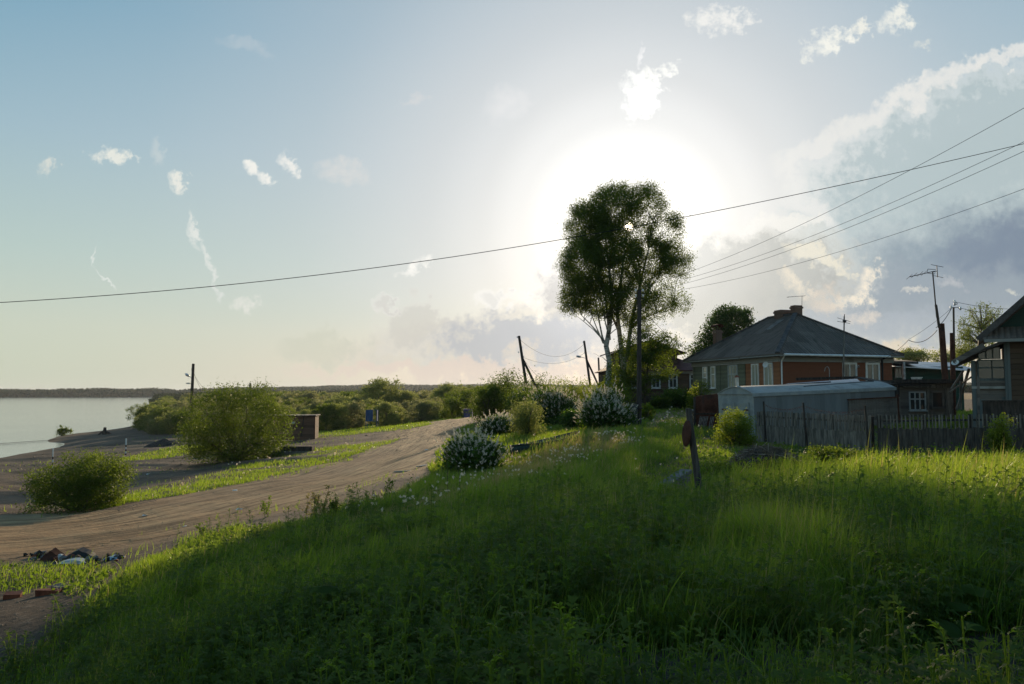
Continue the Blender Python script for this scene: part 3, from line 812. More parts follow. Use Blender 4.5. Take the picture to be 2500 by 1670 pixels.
def make_birch():
    D = 62.0; rg = np.random.default_rng(11)
    base = on_ground(1500, D)
    e = empty('birch_tree', base, 'tall dark backlit birch with two white trunks and the sun shining through its crown', 'tree')
    mpp = D / F
    def L(px, py, dy=0.0): # photo offset -> metres from the tree's foot at that depth
        p = P(px, py, D); return (p.x - base.x, dy, p.z - base.z)
    lobes = []
    def lobe(px, py, rx, rz, dy=0.0, ry=None):
        p = L(px, py, dy); lobes.append((*p, rx * mpp, (ry or rx) * mpp * 1.0, rz * mpp))
    lobe(1440, 560, 62, 78, 0.6, 90); lobe(1500, 520, 70, 72, -0.6, 90); lobe(1572, 510, 62, 60, 0.4, 85); lobe(1620, 570, 46, 58, 0, 60)
    lobe(1425, 650, 52, 80, -0.8, 80); lobe(1500, 640, 80, 95, 0, 110); lobe(1590, 630, 66, 70, 1.0, 90); lobe(1640, 660, 44, 42, -0.5, 50)
    lobe(1412, 718, 44, 46, 0.5, 70); lobe(1470, 732, 58, 48, 0, 90); lobe(1550, 740, 62, 56, -0.8, 90); lobe(1615, 735, 46, 52, 0.6, 60)
    lobe(1662, 735, 26, 28, 0.2, 34); lobe(1575, 465, 34, 20, 0, 40); lobe(1500, 475, 36, 20, 0.3, 40); lobe(1418, 515, 24, 26, 0, 30); lobe(1385, 640, 20, 40, .4, 40); lobe(1388, 738, 22, 26, 0, 40); lobe(1672, 625, 18, 20, 0, 26); lobe(1650, 540, 18, 24, 0, 24); lobe(1480, 580, 70, 80, 0, 90)
    lobe(1395, 690, 22, 40, 0, 30); lobe(1560, 790, 40, 26, 0.3, 40); lobe(1640, 610, 30, 30, 0.4, 36)
    c, pts, t = crown_points(lobes, 5600, 40, 0.22, rg, 0.30, 0.18, 1.1, 0.9)
    # drooping twig ends around the rim
    drop = []
    low = c[rg.choice(len(c), 700)]
    for i in range(len(low)):
        n = 14; Lh = rg.uniform(0.25, 0.8)
        q = low[i] + np.column_stack([np.linspace(0, 1, n) * rg.normal() * 0.25, np.linspace(0, 1, n) * rg.normal() * 0.25, -np.linspace(0, 1, n) * Lh]) + rg.normal(size=(n, 3)) * 0.05
        drop.append(q)
    # small open places, the widest where the sun looks through
    pts = np.concatenate([pts] + drop); t = np.concatenate([t, np.full(len(pts) - len(t), 0.5)])
    cw = pts + np.array(base); fx, fy = to_px(cw[:, 0], cw[:, 1], cw[:, 2])
    keep = np.ones(len(pts), bool)
    wob = fbm(pts[:, 0] + 9, pts[:, 2] + 3, 0.45, 3, 55)
    for gx, gy, gr, pr in [(1535, 553, 5, 0.85), (1532, 560, 16, 0.35), (1545, 545, 26, 0.22), (1612, 556, 24, 0.65), (1640, 580, 22, 0.5), (1600, 530, 20, 0.4), (1578, 600, 12, 0.5), (1607, 690, 20, 0.6), (1640, 690, 16, 0.4),
                           (1500, 528, 16, 0.4), (1470, 590, 10, 0.5), (1655, 705, 22, 0.6), (1600, 770, 20, 0.5), (1395, 700, 12, .4), (1440, 720, 10, .4), (1660, 560, 14, .5), (1540, 660, 8, .5)]:
        # open places run through the crown along the direction of the light
        q = np.hypot(fx - gx, fy - gy) < gr * (1 + 1.6 * wob + 0.2 * rg.normal(size=len(pts)))
        keep &= ~(q & (rg.uniform(size=len(pts)) < pr))
    pts = pts[keep]; t = t[keep]
    V, Fq = leaves(pts, 0.094, 0.68, 0.5, rg)
    col = np.repeat(np.column_stack([t, t * 0, t]), 4, 0)
    mesh_np('crown', V, Fq, None, M_LEAF_BIRCH, e, col)
    # trunks
    def path(pl, dys=None):
        return [Vector(L(a, b, (dys[i] if dys else 0))) for i, (a, b) in enumerate(pl)]
    tr = [
     (path([(1490, 985), (1486, 930), (1488, 880), (1480, 845), (1488, 800), (1494, 740), (1488, 660), (1478, 580), (1470, 510)]), [0.30, 0.25, 0.22, 0.20, 0.17, 0.14, 0.10, 0.06, 0.02]),
     (path([(1482, 850), (1462, 815), (1440, 790), (1420, 770), (1405, 735)]), [0.08, 0.06, 0.045, 0.03, 0.015]),
     (path([(1484, 860), (1470, 820), (1460, 770), (1446, 700), (1430, 620)]), [0.09, 0.07, 0.055, 0.04, 0.02]),
     (path([(1474, 838), (1458, 800), (1446, 770), (1436, 720)], [.3] * 4), [0.06, 0.045, 0.03, 0.01]),
     (path([(1470, 830), (1448, 806), (1424, 786), (1396, 764)], [-.4] * 4), [0.05, 0.035, 0.025, 0.01]),
     (path([(1484, 820), (1474, 780), (1468, 740), (1462, 690)], [-.5] * 4), [0.06, 0.045, 0.03, 0.01]),
     (path([(1484, 885), (1470, 872), (1462, 870), (1448, 862)], [-.2] * 4), [0.035, 0.02, 0.012, 0.006]),
     (path([(1488, 830), (1484, 780), (1478, 720), (1458, 640), (1440, 560)]), [0.12, 0.10, 0.08, 0.05, 0.02]),
    ]
    t1 = MB()
    for pth, rad in tr: t1.tube(pth, rad, 9)
    tr2 = [
     (path([(1528, 985), (1526, 930), (1528, 885), (1522, 845), (1516, 800), (1512, 760), (1520, 690), (1530, 600), (1545, 500)], [1.2] * 9), [0.30, 0.26, 0.24, 0.21, 0.18, 0.15, 0.11, 0.07, 0.02]),
     (path([(1526, 880), (1538, 845), (1545, 800), (1552, 760), (1568, 690), (1590, 600), (1600, 530)], [1.2] * 7), [0.20, 0.18, 0.15, 0.13, 0.10, 0.06, 0.02]),
     (path([(1518, 810), (1500, 770), (1498, 720), (1505, 640), (1500, 540)], [1.2] * 5), [0.12, 0.09, 0.07, 0.05, 0.02]),
     (path([(1546, 800), (1572, 775), (1610, 760), (1650, 740)], [1.2] * 4), [0.09, 0.06, 0.04, 0.015]),
     (path([(1546, 790), (1560, 770), (1590, 700), (1630, 650)], [1.2] * 4), [0.10, 0.07, 0.05, 0.015]),
    ]
    t2 = MB()
    for pth, rad in tr2: t2.tube(pth, rad, 9)
    stem_pts = np.array([p for pth, _ in tr + tr2 for p in pth if p.z > 5.0])
    pick = c[rg.choice(len(c), 420, replace=False)]
    st = []
    for p in pick:
        d = np.linalg.norm(stem_pts - p, axis=1) + np.maximum(stem_pts[:, 2] - p[2] + 0.6, 0) * 3
        st.append(stem_pts[np.argmin(d)])
    branch_mesh(t1, st[:210], pick[:210], 0.035, 0.008, rg, 4, 0.12); branch_mesh(t2, st[210:], pick[210:], 0.035, 0.008, rg, 4, 0.12)
    t1.build('trunk', m_birchbark, e, smooth=True); t2.build('trunk', m_birchbark, e, smooth=True)
make_birch()

def make_tree(name, base, lobes, label, mat, nclu=500, nleaf=30, leaf=0.12, spread=0.22, hang=0.2, trunk=None, trunk_r=0.2, seed=3, gap=0.3, shell=0.4,
              cat='tree', group=None, aspect=0.6, bark=None, gscale=1.5, weep=0, tone=0.0, nbr=80):
    rg = np.random.default_rng(seed)
    e = empty(name, base, label, cat, group)
    c, pts, t = crown_points(lobes, nclu, nleaf, spread, rg, shell, gap, gscale)
    if weep:
        ex = []
        for p in c[rg.choice(len(c), weep)]:
            n = 16; Lh = rg.uniform(0.5, 1.6)
            ex.append(p + np.column_stack([np.linspace(0, 1, n) * rg.normal() * 0.15, np.linspace(0, 1, n) * rg.normal() * 0.15, -np.linspace(0, 1, n) * Lh]) + rg.normal(size=(n, 3)) * 0.04)
        ex = np.concatenate(ex); pts = np.concatenate([pts, ex]); t = np.concatenate([t, np.full(len(ex), .5)])
    V, Fq = leaves(pts, leaf, aspect, hang, rg)
    t = np.clip(t + tone, 0, 1)
    col = np.repeat(np.column_stack([t, t * 0, t]), 4, 0)
    mesh_np('crown', V, Fq, None, mat, e, col)
    mb = MB()
    tp = trunk or [(0, 0, -0.3), (0.1, 0, np.mean([l[2] for l in lobes]) * 0.6), (0, 0, np.mean([l[2] for l in lobes]))]
    mb.tube(tp, list(np.linspace(trunk_r, trunk_r * 0.3, len(tp))), 8)
    sp = np.array([Vector(a).lerp(Vector(b), f) for a, b in zip(tp[:-1], tp[1:]) for f in (0.3, 0.6, 1.0)])
    pick = c[rg.choice(len(c), min(nbr, len(c)), replace=False)]; st = []
    for p in pick:
        d = np.linalg.norm(sp - p, axis=1) + np.maximum(sp[:, 2] - p[2] + 0.4, 0) * 3
        st.append(sp[np.argmin(d)])
    branch_mesh(mb, st, pick, trunk_r * 0.22, 0.012, rg, 4, 0.05)
    mb.build('trunk', bark or M_BARK, e, smooth=True)
    return e
def lobes_px(base, D, items):
    """crown lobes given by their outline in the photograph, built at distance D in metres"""
    o = []
    for px, py, rx, rz, dy, ry in items:
        p = P(px, py, D); o.append((p.x - base[0], dy, p.z - base[2], rx * D / F, ry, rz * D / F))
    return o

# rowan beside the birch
b = on_ground(1572, 60)
make_tree('rowan_tree', b, lobes_px(b, 60, [(1560, 850, 55, 40, 0, 1.5), (1610, 835, 55, 28, .3, 1.3), (1650, 850, 36, 20, 0, 1.0), (1530, 900, 45, 50, 0, 1.5), (1585, 900, 55, 45, 0, 1.5),
          (1625, 910, 32, 22, .3, .9), (1545, 945, 38, 40, -.3, 1.2), (1600, 870, 50, 30, .2, 1.5), (1510, 935, 30, 40, .3, 1)]),
          'bushy green rowan with arching boughs crowding the foot of the tall birch', M_LEAF_BUSH, 620, 30, 0.12, 0.20, trunk=[(0, 0, -.2), (.1, 0, 1.5), (.3, 0, 3.5)], trunk_r=0.16, seed=5, gap=0.4, tone=-0.1)
# dark tree behind the hipped house
b = on_ground(1770, 84)
make_tree('broadleaf_tree', b, lobes_px(b, 84, [(1790, 790, 42, 36, 0, 2.2), (1755, 800, 34, 36, 0, 2), (1735, 840, 34, 30, .5, 2), (1775, 830, 50, 36, 0, 2.4), (1712, 862, 22, 20, 0, 1.4), (1815, 775, 18, 24, 0, 1.2), (1775, 765, 26, 16, 0, 1.4), (1700, 880, 14, 14, 0, 1)]),
          'dense dark round topped tree rising behind the left slope of the hipped roof', M_LEAF_DARK, 700, 30, 0.20, 0.32, trunk_r=0.35, seed=6, gap=0.2, shell=0.5, trunk=[(0, 0, -.3), (.2, 0, 3), (0, 0, 6.5)])
# weeping birch at the far right
b = on_ground(2385, 70)
make_tree('weeping_birch', b, lobes_px(b, 70, [(2400, 765, 36, 26, 0, 1.6), (2440, 775, 30, 18, .4, 1.2), (2365, 800, 28, 30, 0, 1.4), (2400, 815, 40, 34, 0, 1.8), (2350, 840, 22, 28, 0, 1.1), (2430, 800, 26, 24, 0, 1.2), (2370, 860, 26, 20, 0, 1.3)]),
          'airy weeping birch with hanging twigs left of the gabled house at the right edge', M_LEAF_BIRCH, 190, 22, 0.13, 0.22, hang=1.2, trunk_r=0.2, seed=8, gap=0.45, weep=330, aspect=0.45, trunk=[(0, 0, -.3), (.2, 0, 3), (0.5, 0, 6.5)], tone=0.15)
# small tops behind the green outbuilding
for i, (px, D, items, lab) in enumerate([
    (2235, 90, [(2225, 868, 26, 14, 0, 1.5), (2248, 872, 22, 12, 0, 1.5), (2205, 872, 18, 12, 0, 1.2)], 'low round treetop just right of the hipped roof behind the green annex'),
    (2305, 95, [(2300, 872, 22, 15, 0, 1.4), (2330, 880, 22, 12, 0, 1.4), (2350, 868, 16, 22, 0, 1.2)], 'treetop showing between the two rusty stove pipes')]):
    b = on_ground(px, D)
    make_tree('broadleaf_tree', b, lobes_px(b, D, items), lab, M_LEAF_WILLOW, 130, 22, 0.20, 0.30, trunk_r=0.2, seed=30 + i, gap=0.2)

# lilacs in white flower
def lilac(px, py, w, h, dep, lab, seed, fl, ncl=420, **k):
    b = ray_ground(px, py)
    d = b.y
    k.setdefault('flower_s', 0.09 if d < 33 else 0.12)
    return make_bush('lilac_bush', b, w * d / F * .93, h * d / F * .82, dep, lab, 'bush', 'white lilacs on the bank', M_LEAF_LILAC, ncl, 26, 0.11, 0.15, 0.8, 0.6, flowers=fl, seed=seed, gap=0.1, **k)
lilac(1152, 1148, 156, 84, 2.0, 'round white flowering lilac nearest the dirt road, lowest on the bank', 41, 560, 460)
lilac(1216, 1062, 108, 50, 2.4, 'low white lilac between the dirt road and the yellowish willow', 42, 460, 360)
lilac(1362, 1038, 150, 108, 3.2, 'white lilac with loose crown above the sunk wooden boat', 43, 620, 500)
lilac(1474, 1048, 142, 116, 2.8, 'large white lilac left of the bare utility pole, most heavily in bloom', 44, 820, 560)
lilac(1300, 1030, 120, 104, 2.4, 'loose white lilac behind the pale yellowish willow', 48, 420, 380)
lilac(1410, 1045, 80, 50, 1.6, 'small lilac out of bloom crouching left of the largest lilac', 45, 0, 220)
lilac(1530, 975, 90, 70, 2.0, 'white lilac tops at the foot of the birch trunks', 46, 220, 260)
b = ray_ground(1290, 1068)
make_bush('willow_bush', b, 92 * b.y / F, 96 * b.y / F, 1.8, 'pale yellowish willow standing between the white lilacs', 'bush', None, M_LEAF_WILLOW, 330, 22, 0.09, 0.15, 0.35, seed=47, gap=0.3, hang=0.1)
# shrubs behind
def bush(px, py, w, h, lab, seed, name='shrub', mat=None, dep=None, D=None, leaf=0.11, ncl=330, cat='bush', group=None, **k):
    b = on_ground(px, D) if D else ray_ground(px, py)
    d = b.y; ww = w * d / F
    if D: hh = P(px, py, d).z - b.z                    # py is then the top
    else: hh = h * d / F
    return make_bush(name, b, ww, hh, dep or ww * 0.8, lab, cat, group, mat or M_LEAF_BUSH, ncl, 22, leaf, k.pop('spread', 0.055 * max(ww, hh)), seed=seed, **k)
bush(1245, 898, 175, 0, 'tall dark green shrub around the foot of the braced pole', 51, D=66, leaf=0.14, ncl=420, gap=0.15, tone=-.15)
bush(1325, 908, 100, 0, 'rounded shrub right of the braced pole above the lilacs', 52, D=70, leaf=0.14, ncl=260, tone=0.1)
bush(1190, 930, 80, 0, 'shrub sloping down to the road left of the braced pole', 53, D=64, leaf=0.14, ncl=260, tone=-.1)
bush(1275, 940, 130, 0, 'bright green shrub in front of the braced pole', 54, D=56, leaf=0.12, ncl=300, tone=.1)
bush(1410, 922, 165, 0, 'yellow green currant shrub on the crest behind the lilacs', 55, mat=M_LEAF_SUNTINT, D=66, leaf=0.12, ncl=360, tone=.35)
bush(1490, 930, 120, 0, 'yellow green shrub left of the birch trunks', 56, mat=M_LEAF_SUNTINT, D=58, leaf=0.12, ncl=300, tone=.3)
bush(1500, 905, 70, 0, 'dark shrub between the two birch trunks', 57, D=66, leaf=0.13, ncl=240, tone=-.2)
bush(1655, 945, 110, 0, 'rounded lilac shrub out of bloom in front of the dark red roofed house', 58, D=62, leaf=0.12, ncl=420, mat=M_LEAF_LILAC, tone=.1)
bush(1605, 968, 50, 0, 'small dark shrub by the dark red roofed house fence', 59, D=60, leaf=0.12, ncl=160, tone=-.1)
bush(1702, 928, 50, 0, 'slim sunny shrub at the green corner of the hipped house', 60, mat=M_LEAF_SUNTINT, D=56, leaf=0.10, ncl=150, tone=.3)
bush(1578, 985, 40, 0, 'thin sapling beside the bare utility pole', 61, mat=M_LEAF_SUNTINT, D=46, leaf=0.09, ncl=90, tone=.3)
bush(1798, 1088, 128, 92, 'glowing yellow green bush in front of the white shed doors', 62, mat=M_LEAF_SUNTINT, leaf=0.06, ncl=420, tone=.2, gap=0.5, shell=.35, spread=.10)
bush(2452, 1115, 62, 108, 'sunlit young sapling in front of the right picket fence', 63, mat=M_LEAF_SUNTINT, leaf=0.075, ncl=120, spread=0.10, tone=.45, cat='sapling', name='sapling', gap=.4, shell=.2)
bush(2375, 1095, 70, 40, 'feathery yellow green weed clump behind the right picket fence', 64, mat=M_LEAF_SUNTINT, D=None, leaf=0.08, ncl=120, tone=.4, gap=.3)
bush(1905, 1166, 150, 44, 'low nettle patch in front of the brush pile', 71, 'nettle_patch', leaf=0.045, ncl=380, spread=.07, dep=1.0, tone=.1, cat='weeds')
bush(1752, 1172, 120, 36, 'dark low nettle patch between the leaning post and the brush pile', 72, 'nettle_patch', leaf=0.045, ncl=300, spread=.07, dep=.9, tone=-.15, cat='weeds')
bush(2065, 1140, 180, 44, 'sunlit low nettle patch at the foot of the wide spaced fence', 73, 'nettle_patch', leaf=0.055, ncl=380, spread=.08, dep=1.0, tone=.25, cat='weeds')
# left foreground and middle
bush(195, 1245, 240, 150, 'low dense willow bush nearest the camera at the left of the dirt road', 65, 'willow_bush', M_LEAF_BUSH, leaf=0.055, ncl=1300, tone=-.05, gap=.2, spread=0.10, dep=2.6)
b = ray_ground(575, 1130)
make_bush('willow_bush', b, 262 * b.y / F, 186 * b.y / F, 4.5, 'big spreading willow bush in front of the rusty container', 'bush', None, M_LEAF_BUSH, 1600, 24, 0.10, 0.24, 0.5, seed=66, gap=0.2, tone=-.12,
  lobes=[(-1.4, 0, 2.4, 1.6, 1.8, 1.9), (0.6, .3, 2.7, 1.7, 1.8, 1.8), (1.9, 0, 2.0, 1.3, 1.5, 1.5), (-2.2, 0, 1.2, 1.1, 1.4, 1.0), (0, 0, 1.3, 2.2, 2.0, 1.3), (2.4, -.2, 1.1, 1.0, 1.3, .9), (-.6, 0, 3.4, 1.0, 1.2, 1.1), (1.2, 0, 3.6, 1.0, 1.2, .9), (1.0, -.5, .7, 1.8, 1.5, .7), (-.8, -.4, .5, 2.0, 1.5, .6), (0.4, 0, .3, 2.7, 2.0, .4), (-2.6, .2, 1.7, .8, .9, .7), (2.5, .1, 2.6, .7, .8, .6)])
bush(153, 1064, 40, 24, 'small bare branched shrub on the spit by the water', 67, 'shrub', leaf=0.22, ncl=28, spread=0.22, gap=.3, stems=16, tone=.2)

# --- willow thicket in the middle distance ----------------------------------
def thicket():
    rg = np.random.default_rng(77)
    protos = []
    lab = 'rounded grey green willow in the thicket between the river and the road'
    for k in range(5):
        w = 6.5; h = 5.0
        lobes = [(0, 0, 2.2, 2.3, 2.2, 2.6), (0, 0, 1.0, 2.7, 2.6, 1.2)] + [(rg.normal() * 1.2, rg.normal() * 1.1, rg.uniform(2.4, 3.8), rg.uniform(.7, 1.2), rg.uniform(.7, 1.2), rg.uniform(.7, 1.2)) for _ in range(6)]
        e = empty('willow_tree', (0, 0, 0), lab, 'tree', 'willows of the thicket')
        c, pts, t = crown_points(lobes, 330, 26, 0.22, rg, 0.75, 0.10, 1.2)
        q = pts[:, 2] > 0.05
        V, Fq = leaves(pts[q], 0.23, 0.45, 0, rg)
        t = np.clip(t[q] + rg.uniform(-.15, .15), 0, 1); col = np.repeat(np.column_stack([t, t * 0, t]), 4, 0)
        mesh_np('crown', V, Fq, None, [M_LEAF_WILLOW, M_LEAF_WILLOW2, M_LEAF_BUSH][k % 3], e, col)
        mb = MB(); mb.tube([(0, 0, -.3), (.1, 0, 1.2), (0, .1, 2.6)], [.14, .11, .05], 6)
        branch_mesh(mb, [(0.05, 0, 0.8)] * 14, c[rg.choice(len(c), 14)], .06, .02, rg)
        mb.build('trunk', M_BARK, e)
        protos.append([e, False])
    spots = []
    # (photo x of the foot, distance, height in metres)
    for px in range(640, 1120, 38):
        if 880 < px < 940: continue
        spots.append((px + rg.uniform(-10, 10), rg.uniform(88, 95), rg.uniform(2.2, 3.4)))
    for px in range(395, 1190, 30):
        spots.append((px + rg.uniform(-10, 10), rg.uniform(100, 112) + abs(px - 820) * 0.02, rg.uniform(2.6, 3.9)))
    for px in range(380, 1230, 27):
        spots.append((px + rg.uniform(-10, 10), rg.uniform(122, 140), rg.uniform(3.6, 5.0)))
    for px in range(385, 1250, 22):
        spots.append((px + rg.uniform(-10, 10), rg.uniform(155, 190), rg.uniform(4.6, 6.0)))
    for px in range(400, 1330, 16):
        spots.append((px + rg.uniform(-10, 10), rg.uniform(215, 300), rg.uniform(4.2, 6.2)))
    for px, d in ((352, 130), (372, 122), (392, 116), (362, 150), (385, 165), (425, 118), (400, 185), (420, 150), (345, 140)):
        spots.append((px + 14, d, rg.uniform(3.6, 4.6)))
    words = ['first', 'second', 'third', 'fourth', 'fifth', 'sixth', 'seventh', 'eighth', 'ninth', 'tenth', 'eleventh', 'twelfth', 'thirteenth', 'fourteenth', 'fifteenth', 'sixteenth', 'seventeenth', 'eighteenth', 'nineteenth', 'twentieth',
             'twenty-first', 'twenty-second', 'twenty-third', 'twenty-fourth', 'twenty-fifth', 'twenty-sixth', 'twenty-seventh', 'twenty-eighth', 'twenty-ninth', 'thirtieth', 'thirty-first', 'thirty-second', 'thirty-third', 'thirty-fourth', 'thirty-fifth', 'thirty-sixth', 'thirty-seventh', 'thirty-eighth', 'thirty-ninth', 'fortieth', 'forty-first', 'forty-second', 'forty-third', 'forty-fourth', 'forty-fifth', 'forty-sixth', 'forty-seventh', 'forty-eighth', 'forty-ninth', 'fiftieth', 'fifty-first', 'fifty-second']
    special = [(925, 130, 7.6, 'tallest domed willow standing clear above the thicket'), (1090, 128, 5.9, 'broad willow rising near the purple kiosk end of the thicket')]
    rows = {'front row by the meadow': (80, 96), 'second row': (97, 114), 'third row': (115, 145), 'fourth row': (145, 200)}
    count = {k: 0 for k in rows}
    spots.sort(key=lambda q: q[0])
    for i, sp in enumerate(spots + special):
        px, d, h = sp[:3]
        k = int(rg.integers(5)); e0, used = protos[k]
        b = on_ground(px, d)
        if b.z < 0.05: continue
        if used: e = copy_tree(e0)
        else: e = e0; protos[k][1] = True
        s = h / 5.0
        e.location = b; e.scale = (s * rg.uniform(0.9, 1.2), s * rg.uniform(0.9, 1.2), s); e.rotation_euler = (0, 0, rg.uniform(0, 6.28))
        e['label'] = 'hazy low willow top in the farthest rows of the thicket, ' + ('left of the tall dome' if px < 850 else 'behind the tall dome' if px < 1000 else 'toward the violet kiosk' if px < 1180 else 'behind the braced poles')
        for k_, (d0, d1) in rows.items():
            if d0 <= d < d1 and len(sp) == 3:
                e['label'] = 'rounded willow, %s from the left in the %s of the thicket' % (words[count[k_]], k_); count[k_] += 1; break
        if len(sp) > 3:
            e['label'] = sp[3]; e.scale = (s * 0.95, s * 0.95, s)
thicket()

# --- far woods ---------------------------------------------------------------
M_FAR = mat_leaf('far_wood_leaf', (0.035, 0.055, 0.030), (0.05, 0.075, 0.04), 0.2, rough=1.0, spec=0.0)
def far_wood(name, lab, n, fpos, seed, size):
    rg = np.random.default_rng(seed)
    x, y, top = fpos(n, rg)
    z = ground_h(x, y); z = np.maximum(z, 0.0)
    # every tree a leaning stack of ragged leaf plates
    V = []; Cc = []
    m = 9
    for k in range(m):
        f = (k + 0.5) / m
        wd = size * (1.15 - f) * rg.uniform(0.7, 1.2, n)
        c = np.column_stack([x + rg.normal(size=n) * size * 0.15, y + rg.normal(size=n) * size * 0.15, z + top * f])
        V.append(c); Cc.append(wd)
    pts = np.concatenate(V); wd = np.concatenate(Cc)
    Vv, Fq = leaves(pts, wd, 0.8, 0, rg)
    t = rg.uniform(0, 1, len(pts)); col = np.repeat(np.column_stack([t, t * 0, t]), 4, 0)
    o = mesh_np(name, Vv, Fq, None, M_FAR, None, col)
    tag(o, lab, 'forest', kind='stuff')
def fp_shore(n, rg):
    az = rg.uniform(-0.72, 0.3, n); d = 1225 + 30 * np.sin(az * 9) + np.abs(rg.normal(size=n)) * 60
    return d * np.sin(az), d * np.cos(az), rg.uniform(7.5, 11.5, n) + fbm(az * 40, az * 0, 1.0, 2, 3) * 3
far_wood('forest_belt', 'thin dark line of woods along the far bank of the river', 9000, fp_shore, 91, 9)
def fp_ridge(n, rg):
    az = rg.uniform(-0.33, 0.75, n); d = 1500 + rg.uniform(0, 300, n)
    return d * np.sin(az), d * np.cos(az), 15 + 5 * np.clip((az + 0.33) / .2, 0, 1) + fbm(az * 12, az * 0, 1.0, 3, 8) * 5
far_wood('distant_forest', 'long blue green wooded ridge on the horizon behind the willows', 9000, fp_ridge, 92, 14)
def fp_mid(n, rg):
    az = rg.uniform(-0.42, 0.75, n); d = rg.uniform(330, 900, n)
    return d * np.sin(az), d * np.cos(az), rg.uniform(3, 5.0, n) * np.clip(d / 500, .7, 1.2)
far_wood('low_wood', 'pale willow wood filling the river plain behind the thicket', 16000, fp_mid, 93, 6)

# ------------------------------------------------------------------ buildings
M_SLATE = mat_wave('grey_asbestos_sheet', (0.155, 0.132, 0.108), 0.21, 0.55, 0.85, moss=(0.06, 0.06, 0.035))
M_RIDGE = mat_plain('ridge_board', (0.075, 0.07, 0.065), 0.85, var=0.4)
M_GREENWALL = mat_boards('green_boards', (0.165, 0.175, 0.115), 0.14)
M_ORANGE = mat_boards('orange_boards', (0.31, 0.13, 0.06), 0.14, dirt=(0.2, 0.09, 0.04))
M_REDPANEL = mat_boards('red_brown_panels', (0.21, 0.072, 0.035), 0.25, var=0.15, dirt=(0.18, 0.06, 0.03))
M_FASCIA = mat_boards('grey_fascia', (0.30, 0.30, 0.27), 0.30)
M_WHITE = mat_plain('white_paint', (0.72, 0.72, 0.68), 0.5, var=0.12)
M_GREYPAINT = mat_plain('grey_white_paint', (0.42, 0.45, 0.44), 0.6, var=0.2, dirt=(0.22, 0.2, 0.17))
M_TRIMBLUE = mat_boards('flaking_blue_trim', (0.12, 0.145, 0.14), 0.12, axis='X', dirt=(0.18, 0.17, 0.15))
M_GLASS = mat_glass('window_glass', (0.03, 0.035, 0.035))
M_SKYGLASS = mat_glass('sky_painted_glass', (0.36, 0.345, 0.27), 0.05)  # pale pane colour stands in for the reflected sky
M_BRICK, T = new_mat('old_brick')
_b = T.new('ShaderNodeTexBrick'); T.l.new(T.mapping(obj_co(T), rot=(math.radians(90), 0, 0)), _b.inputs[0])
_b.inputs['Scale'].default_value = 4.0; _b.inputs['Color1'].default_value = (0.17, 0.085, 0.055, 1); _b.inputs['Color2'].default_value = (0.12, 0.065, 0.045, 1)
_b.inputs['Mortar'].default_value = (0.26, 0.23, 0.19, 1); _b.inputs['Mortar Size'].default_value = 0.02
_p = principled(T, _b.outputs[0], 0.9); T.l.new(_p.outputs[0], T.out.inputs[0])
M_OLDWOOD = mat_boards('weathered_grey_wood', (0.15, 0.135, 0.115), 0.16, axis='Z', var=0.5)
M_LOG = mat_boards('dark_log_wall', (0.085, 0.055, 0.035), 0.22, axis='Z', var=0.4, depth=0.05)
M_PICKET = mat_plain('grey_picket_wood', (0.17, 0.155, 0.13), 0.9, var=0.5, scale=2.5, stretch=(4, 4, 0.6))
M_DARKWOOD = mat_plain('dark_old_wood', (0.045, 0.038, 0.032), 0.9, var=0.5, scale=3, stretch=(3, 3, 0.5))
M_POLE = mat_plain('tarred_pole_wood', (0.055, 0.045, 0.038), 0.85, var=0.4, scale=4, stretch=(4, 4, 0.3))
M_RUST = mat_plain('rusty_sheet', (0.085, 0.038, 0.026), 0.95, 0.0, spec=0.08, var=0.5, scale=1.6, dirt=(0.05, 0.035, 0.03))
M_RUSTRED = mat_plain('rusty_red_iron', (0.20, 0.06, 0.03), 0.75, 0.2, var=0.4, scale=4)
M_METAL = mat_plain('galvanised_sheet', (0.45, 0.48, 0.50), 0.35, 0.8, var=0.2, scale=1.5)
M_SHEET = mat_wave('bright_roof_sheet', (0.46, 0.50, 0.54), 0.20, 0.15, 0.35, 0.6, depth=0.03)
M_ALU = mat_boards('pale_shed_sheet', (0.155, 0.175, 0.18), 0.30, axis='X', var=0.25, rough=0.55, depth=0.01, dirt=(0.20, 0.20, 0.18))
M_ALUF = mat_plain('white_shed_front', (0.28, 0.31, 0.31), 0.6, 0.0, var=0.18, scale=2.0, dirt=(0.32, 0.33, 0.30))
M_SHEDTOP = mat_plain('shed_roof_felt', (0.33, 0.33, 0.30), 0.7, 0.0, var=0.25, scale=1.2, dirt=(0.34, 0.32, 0.28))
M_DKGREEN = mat_boards('dark_green_boards', (0.020, 0.060, 0.045), 0.16)
M_DKROOF = mat_plain('dark_red_roof', (0.085, 0.032, 0.028), 0.75, var=0.3, scale=1.2)
M_CONC = mat_plain('rough_concrete', (0.15, 0.14, 0.125), 0.9, var=0.3, scale=5, bmp=0.8)
M_CABLE = mat_plain('black_cable', (0.02, 0.02, 0.02), 0.6, var=0.1)
M_BLUE = mat_plain('blue_paint', (0.02, 0.075, 0.18), 0.6, var=0.25, scale=3)
M_PURPLE = mat_plain('violet_paint', (0.12, 0.11, 0.30), 0.65, var=0.2, scale=3)
M_BOAT = mat_boards('dark_green_boat_planks', (0.035, 0.055, 0.045), 0.12, var=0.4)
M_PORC = mat_plain('white_porcelain', (0.8, 0.78, 0.74), 0.25, var=0.05, spec=0.6)
M_BLACK = mat_plain('black_paint', (0.02, 0.02, 0.02), 0.6, var=0.1)
M_SOIL = mat_plain('dark_soil', (0.045, 0.035, 0.028), 0.95, var=0.5, scale=6, bmp=1.0)

